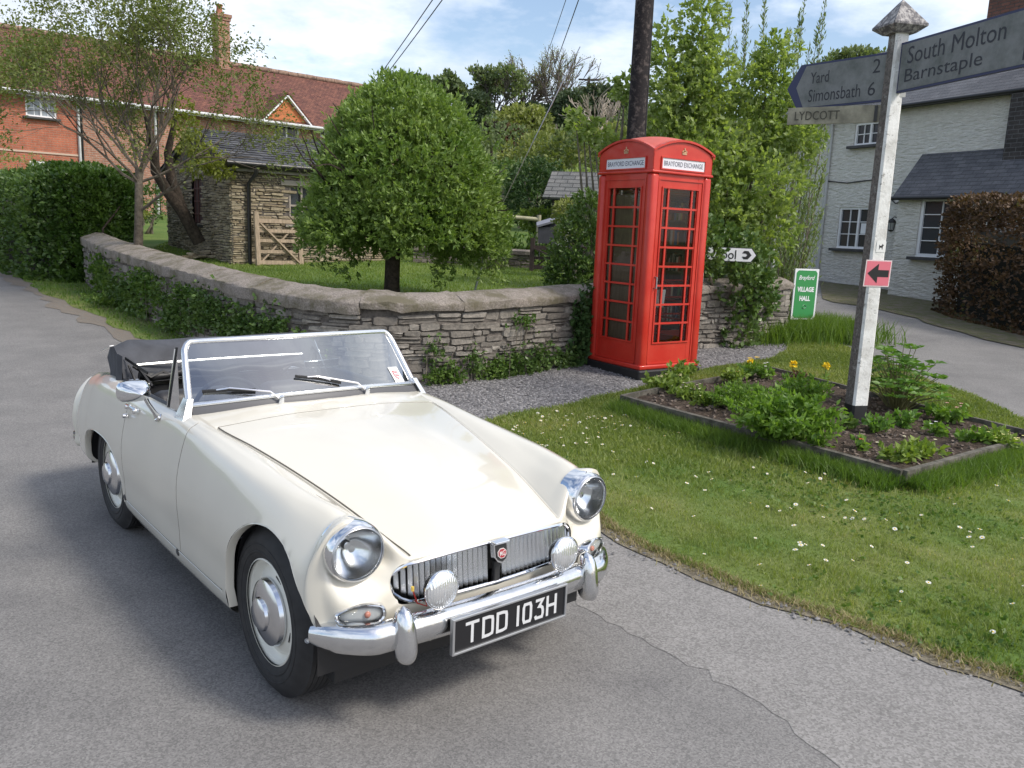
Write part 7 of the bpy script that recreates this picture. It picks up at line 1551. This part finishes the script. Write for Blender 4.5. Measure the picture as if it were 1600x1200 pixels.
# ivy and weeds on the near wall: each patch a plant
def wallplant(lbl, s0, z, w, h, n, size, mt, rs, seed, group='plants growing on the garden wall'):
    s_ = rs.normal(0, 1, n)*w*.5+s0; zz = rs.normal(0, 1, n)*h*.5+z; Ps, Ds = [], []
    for a, b in zip(s_, zz):
        a = min(max(a, .1), wL-.1); p = wA(a); n_ = wN(a); q_ = p+n_*(.03+abs(rs.normal(0, .03))*(1+max(0, .4-b))); gz_ = g(q_.x, q_.y); b = max(b, .02); Ps.append((q_.x, q_.y, gz_+b)); Ds.append(n_+Vector((rs.normal(0, .6), rs.normal(0, .6), rs.normal(0, .6)+.2)))
    c = wA(s0); base = (c.x, c.y, g(c.x, c.y)); P_, D_ = sprigs(np.array(Ps), unit(np.array([tuple(d) for d in Ds])), 4, .8, .04, rs)
    t = thing('wall_plant', lbl, 'plant', base, 0, group); leaves('leaves', to_local(P_, base), D_, size, mt, t, .65, .25, seed)
    m = MB()
    for i in range(5): k = rs.randint(len(Ps)); e = np.array(Ps[k])-np.array(base); m.tube([tuple(e*np.array([.9, .9, 0])), tuple(e)], .004, 4, caps=False)
    m.build('stems', bark, t)
def s_at(px):                                                # wall distance under a picture column
    best = min((abs((proj_x(wA(s)))-px), s) for s in np.linspace(0, wL, 300)); return best[1]
def proj_x(p): v = Vector((p.x, p.y, g(p.x, p.y)+.4))-CAMP; return 800+F*v.dot(RI)/v.dot(fw)
rs = np.random.RandomState(55)
for px, z, w, h, n, sz, mt, lbl in (
 (905, .45, .16, .42, 260, .085, 'darkhedge', 'dark broad leaved ivy climbing the wall at the phone box edge'),
 (880, .10, .30, .14, 150, .05, 'ivy', 'ivy at the wall foot next to the phone box'),
 (840, .16, .25, .2, 170, .045, 'ivy', 'bushy ivy patch low on the wall below the black rooted crack'),
 (812, .60, .18, .07, 45, .04, 'weed', 'thin yellowish fern just below the coping'),
 (795, .12, .22, .2, 150, .045, 'ivy', 'ivy tuft in the middle of the right hand wall'),
 (765, .10, .22, .12, 130, .045, 'weed', 'low weeds at the wall foot beyond the bonnet'),
 (735, .22, .12, .16, 60, .04, 'ivy', 'small ivy strand between pale stones'),
 (690, .10, .26, .13, 150, .045, 'weed', 'grassy weeds at the foot of the wall near the windscreen corner'),
 (674, .35, .10, .16, 45, .04, 'ivy', 'narrow ivy strand on the wall above the screen corner'),
 (430, .35, .5, .28, 420, .05, 'ivy', 'ivy covering the bend of the wall behind the windscreen'),
 (380, .35, .5, .28, 420, .05, 'ivy', 'mixed ivy left of the wall bend'),
 (330, .45, .6, .25, 380, .05, 'ivy', 'trailing ivy on the left wall behind the mirror'),
 (285, .30, .8, .25, 420, .055, 'ivy', 'dense ivy over the left wall beyond the folded hood'),
 (235, .50, .8, .22, 260, .06, 'weed', 'yellow green ferns hanging below the left coping'),
 (200, .22, 1.0, .25, 380, .07, 'ivy', 'dark nettles below the left wall'),
 (165, .40, .9, .3, 260, .07, 'weed', 'pale dry stems and leaves near the hedge end of the wall'),
 (300, .62, .5, .07, 90, .045, 'weed', 'bright hart ferns just under the long left coping')):
    wallplant(lbl, s_at(px), z, w, h, n, sz, G_[mt], rs, int(px))
for px, py, R_, Hh, lbl in ((175, 480, .5, .35, 'low leafy weeds at the road edge below the hedge end'), (240, 500, .45, .30, 'bright green nettles in the rough grass below the left wall'), (285, 520, .35, .25, 'small weeds beside the folded hood'), (330, 528, .4, .25, 'weeds in the grass behind the windscreen pillar'), (420, 545, .5, .3, 'weeds in the grass behind the middle of the windscreen')):
    clump('verge_weed', lbl, 'plant', gp(px, py), R_, Hh, 420, .065, G_['weed'], rs, .55, .6, 24, 'weeds in the left verge')
# ---- hedges
def hedge(name, label, path, w, z0f, h, n, size, mt, rs, lump=.12, k=3, group=None, hv=.12, core=True):
    A, Nn, L = pathfn(path); n0 = A(L/2); base = Vector((n0.x, n0.y, z0f(n0.x, n0.y))); t = thing(name, label, 'hedge', base, 0, group); Ps, Ds = [], []
    wv = [(rs.uniform(.8, 4), rs.uniform(1, 5), rs.uniform(0, 6)) for _ in range(6)]
    for i in range(n):
        s = rs.uniform(0, L); a = rs.uniform(-.25, math.pi+.25) ; ca, sa = math.cos(a), math.sin(a)
        x = math.copysign(abs(ca)**.45, ca)*w/2; z = h*(max(0, sa))**.35 if rs.rand() < .55 else h*rs.rand()
        if z < h*.8 and abs(x) < w*.3: x = math.copysign(w/2, ca)
        cap_ = rs.rand() < min(.35, w/L)
        if cap_: s = rs.uniform(0, .12) if rs.rand() < .5 else L-rs.uniform(0, .12); x = rs.uniform(-w/2, w/2)*.9; z = h*rs.rand()*.95
        nb = sum(math.cos(f1*s+f2*z+ph) for f1, f2, ph in wv)/6; kx = 1+lump*nb*2
        ends = min(1, .62+min(s, L-s)/.6); p = A(s)+Nn(s)*x*kx*(1-.25*rs.rand()**3)*ends
        zz = z*(1+hv*nb)*(.75+.25*ends); Ps.append((p.x, p.y, z0f(p.x, p.y)+zz)); d = Nn(s)*(x/w*2)+Vector((0, 0, .3+(1.2 if z > h*.9 else 0))); Ds.append(tuple(d))
    P_, D_ = sprigs(np.array(Ps), unit(np.array(Ds)), k, .75, .06, rs); leaves('foliage', to_local(P_, base), D_, size, mt, t, .6, .3, rs.randint(999))
    if not core:
        m = MB()
        for i in range(12): s = L*(i+.5)/12; p = A(s)-base; p.z = z0f(A(s).x, A(s).y)-base.z; m.tube([p, p+Vector((rs.normal(0, .15), rs.normal(0, .15), h*.5)), p+Vector((rs.normal(0, .35), rs.normal(0, .35), h*.85))], [.03, .022, .01], 6, caps=False)
        m.build('stems', barkd, t); return t
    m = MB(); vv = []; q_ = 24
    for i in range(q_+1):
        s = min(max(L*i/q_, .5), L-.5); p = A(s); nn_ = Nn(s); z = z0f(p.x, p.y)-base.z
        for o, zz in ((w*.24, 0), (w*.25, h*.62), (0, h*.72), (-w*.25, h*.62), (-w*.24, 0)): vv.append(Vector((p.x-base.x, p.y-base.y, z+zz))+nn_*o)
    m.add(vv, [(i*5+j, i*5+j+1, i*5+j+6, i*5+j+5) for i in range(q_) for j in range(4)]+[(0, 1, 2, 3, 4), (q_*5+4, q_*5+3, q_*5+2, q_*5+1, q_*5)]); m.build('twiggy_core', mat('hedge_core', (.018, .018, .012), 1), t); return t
rs = np.random.RandomState(61)
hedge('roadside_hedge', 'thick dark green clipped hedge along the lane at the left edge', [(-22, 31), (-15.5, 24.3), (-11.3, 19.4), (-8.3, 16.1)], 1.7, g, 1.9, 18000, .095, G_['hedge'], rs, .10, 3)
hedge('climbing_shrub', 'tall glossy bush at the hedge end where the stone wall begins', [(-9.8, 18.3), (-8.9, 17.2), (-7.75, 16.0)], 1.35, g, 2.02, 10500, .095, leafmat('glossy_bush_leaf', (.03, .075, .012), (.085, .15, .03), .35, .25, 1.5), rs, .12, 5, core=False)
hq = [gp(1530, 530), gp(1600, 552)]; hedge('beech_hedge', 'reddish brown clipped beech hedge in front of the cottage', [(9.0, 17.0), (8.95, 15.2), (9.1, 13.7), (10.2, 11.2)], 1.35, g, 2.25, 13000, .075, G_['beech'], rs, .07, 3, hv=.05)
# ---- garden shrubs by the house and the back of the garden
rs = np.random.RandomState(71)
for px, py, Y, r, n, mt, lbl in ((190, 325, 20.5, (.6, .5, .35), 240, 'farbright', 'yellow green shrub under the white house window'), (232, 318, 22, (.45, .4, .5), 180, 'hedge', 'small green shrub against the brick wall'), (15, 262, 26, (1.2, 1, .5), 200, 'farbright', 'rounded yellowish shrub top above the hedge at the left edge')):
    p = at(px, py, Y); bushy('garden_shrub', lbl, (p.x, p.y, lawn_h(p.x, p.y)), [(tuple(p), r, n)], .10, G_[mt], rs, 4, .5, 'shrub', 4, .5, .2, group='shrubs in the garden')
for px, py, Y, r, n, mt, lbl in (
 (815, 395, 17.8, (.5, .4, .35), 160, 'weed', 'leafy shrub behind the dark gate'), (765, 385, 16.5, (.35, .35, .5), 180, 'far', 'loose shrub right of the round tree'), (745, 372, 18.5, (.8, .5, .5), 260, 'hedge', 'green shrub under the pole rail'),
 (835, 300, 22, (.75, .8, .85), 1000, 'darkhedge', 'dense dark green bush behind the pole rail'), (790, 300, 24, (.9, .8, .8), 600, 'hedge', 'dark bush partly behind the round tree'), (845, 345, 20.5, (.5, .4, .25), 260, 'lawnblade', 'bright grassy tuft beside the shed'),
 (905, 285, 21.5, (.5, .5, .35), 200, 'maple', 'light green shrub growing over the shed roof'), (855, 255, 30, (1.6, 1.2, 1.1), 700, 'farbright', 'bright mid distance bushes above the dark bush'), (795, 255, 32, (1.8, 1.2, 1.3), 700, 'far', 'grey green bushes right of the round tree top'), (905, 245, 30, (1.3, 1.2, .9), 500, 'far', 'soft green bushes left of the phone box dome'), (955, 230, 32, (1.6, 1.2, .8), 500, 'farbright', 'light bushes below the bare pale tree')):
    p = at(px, py, Y); b = (p.x, p.y, lawn_h(p.x, p.y) if Y < 26 else terr(p.x, p.y)); bushy('back_shrub', lbl, b, [(tuple(p), r, n)], .11 if Y < 26 else .17, G_[mt], rs, 4, .5, 'shrub', 5, .5, .25, group='shrubs behind the garden')
# ---- hillside: hedges, shrubs and skyline trees, each its own
def far_tree(name, label, px, pyb, pyt, wpx, Y, mt, rs, bare=0, lum=1500, bk_=None, size=.28, depth=3):
    b = at(px, pyb, Y); t_ = at(px, pyt, Y); H_ = t_.z-b.z; Wd = wpx/F*Y; zb = min(b.z, terr(b.x, b.y)) ; base = Vector((b.x, b.y, zb)); t = tree_thing(name, label, base, 'trees on the hill'); m = MB(); tips = []; h0 = b.z-zb
    m.tube([(0, 0, -.2), (0, 0, h0+H_*.25)], [.03*H_+.05, .02*H_+.03], 8, caps=False)
    for i in range(7): a = i*.9; grow(m, (0, 0, h0+H_*rs.uniform(.08, .25)), (math.cos(a)*Wd/H_*1.1, math.sin(a)*Wd/H_, 1.1), H_*.36, .013*H_+.02, depth, rs, tips, .12, .5, (2, 4), 3, mr=.018)
    m.build('trunk', bk_ or barkd, t, smooth=60)
    T_ = np.array([q[0] for q in tips]); TD = np.array([q[1] for q in tips])
    if mt:
        if bare: P_, D_ = sprigs(T_, TD, 2, .9, .3, rs)
        else: p, d = blob((0, 0, h0+H_*.55), (Wd/2, Wd/2, H_*.46), lum, rs, .7, .22); P_, D_ = sprigs(p, d, 4, .8, .2, rs)
        leaves('crown', P_, D_, size, G_[mt], t, .6, .3, rs.randint(999))
    return t
rs = np.random.RandomState(81); twig = mat('bare_twigs', (.17, .14, .12), .9); twig2 = mat('grey_twigs', (.13, .115, .105), .9); palt = mat('pale_dead_wood', (.36, .31, .25), .9)
far_tree('hill_tree', 'half leafed dark stemmed tree on the skyline above the round tree', 772, 195, 106, 68, 58, 'far', rs, 1, bk_=twig2, size=.30, depth=4)
far_tree('hill_tree', 'tall leafless tree left of the twin bare pair on the skyline', 818, 190, 93, 60, 60, 'farbright', rs, 1, bk_=twig, size=.10, depth=4)
far_tree('hill_tree', 'broad leafless tree right of the twin bare pair on the skyline', 868, 195, 92, 66, 59, 'farbright', rs, 1, bk_=twig, size=.10, depth=4)
far_tree('hill_tree', 'dark ivy clad tree at the foot of the bare trees', 892, 200, 148, 46, 57, 'fardark', rs, size=.30)
far_tree('hill_tree', 'dark tree just right of the round tree on the skyline', 742, 190, 150, 44, 56, 'fardark', rs, size=.30)
far_tree('hill_tree', 'dark evergreen clump left of the telegraph pole', 935, 205, 140, 80, 60, 'fardark', rs, size=.32, lum=2200)
far_tree('hill_tree', 'low dark thicket under the leafless trees', 830, 200, 168, 90, 60, 'fardark', rs, size=.30, lum=1600)
far_tree('hill_tree', 'small dark topped tree showing over the left shoulder of the round tree', 648, 170, 122, 40, 60, 'fardark', rs, size=.30)
far_tree('hill_tree', 'ivy clad thin tree showing over the right shoulder of the round tree', 700, 180, 122, 42, 58, 'far', rs, 1, bk_=twig2, size=.4, depth=4)
far_tree('hill_tree', 'pale bare branched tree left of the telegraph pole', 935, 225, 132, 100, 42, None, rs, 1, bk_=palt, depth=3)
far_tree('hill_tree', 'yellow green rounded tree below the skyline trees', 812, 245, 170, 92, 44, 'farbright', rs, lum=1500, size=.22)
far_tree('copper_shrub', 'red brown leaved shrub on the slope right of the round tree', 797, 245, 200, 42, 40, 'beech', rs, lum=700, size=.16)
far_tree('hill_tree', 'dull green tree on the slope left of the phone box', 880, 260, 205, 60, 46, 'far', rs, lum=900, size=.22)
m_o = far_tree('blossom_shrub', 'small white blossomed shrub beside the round tree', 768, 235, 185, 22, 38, 'far', rs, lum=160, size=.16)
# bushes closing the skyline behind the cottage and the maple
for px, pyb, pyt, w_, Y, mt, lbl in ((1010, 260, 175, 120, 40, 'far', 'soft green tree mass behind the telegraph pole'), (1330, 150, 80, 90, 40, 'far', 'treetop showing over the arrow ended arm'), (1100, 300, 190, 160, 34, 'far', 'green trees behind the maple'), (1240, 300, 150, 150, 34, 'far', 'green trees left of the cottage roof'), (540, 250, 190, 90, 48, 'fardark', 'trees between brick house and round tree')):
    far_tree('distant_tree', lbl, px, pyb, pyt, w_, Y, mt, rs, lum=1300, size=.22)
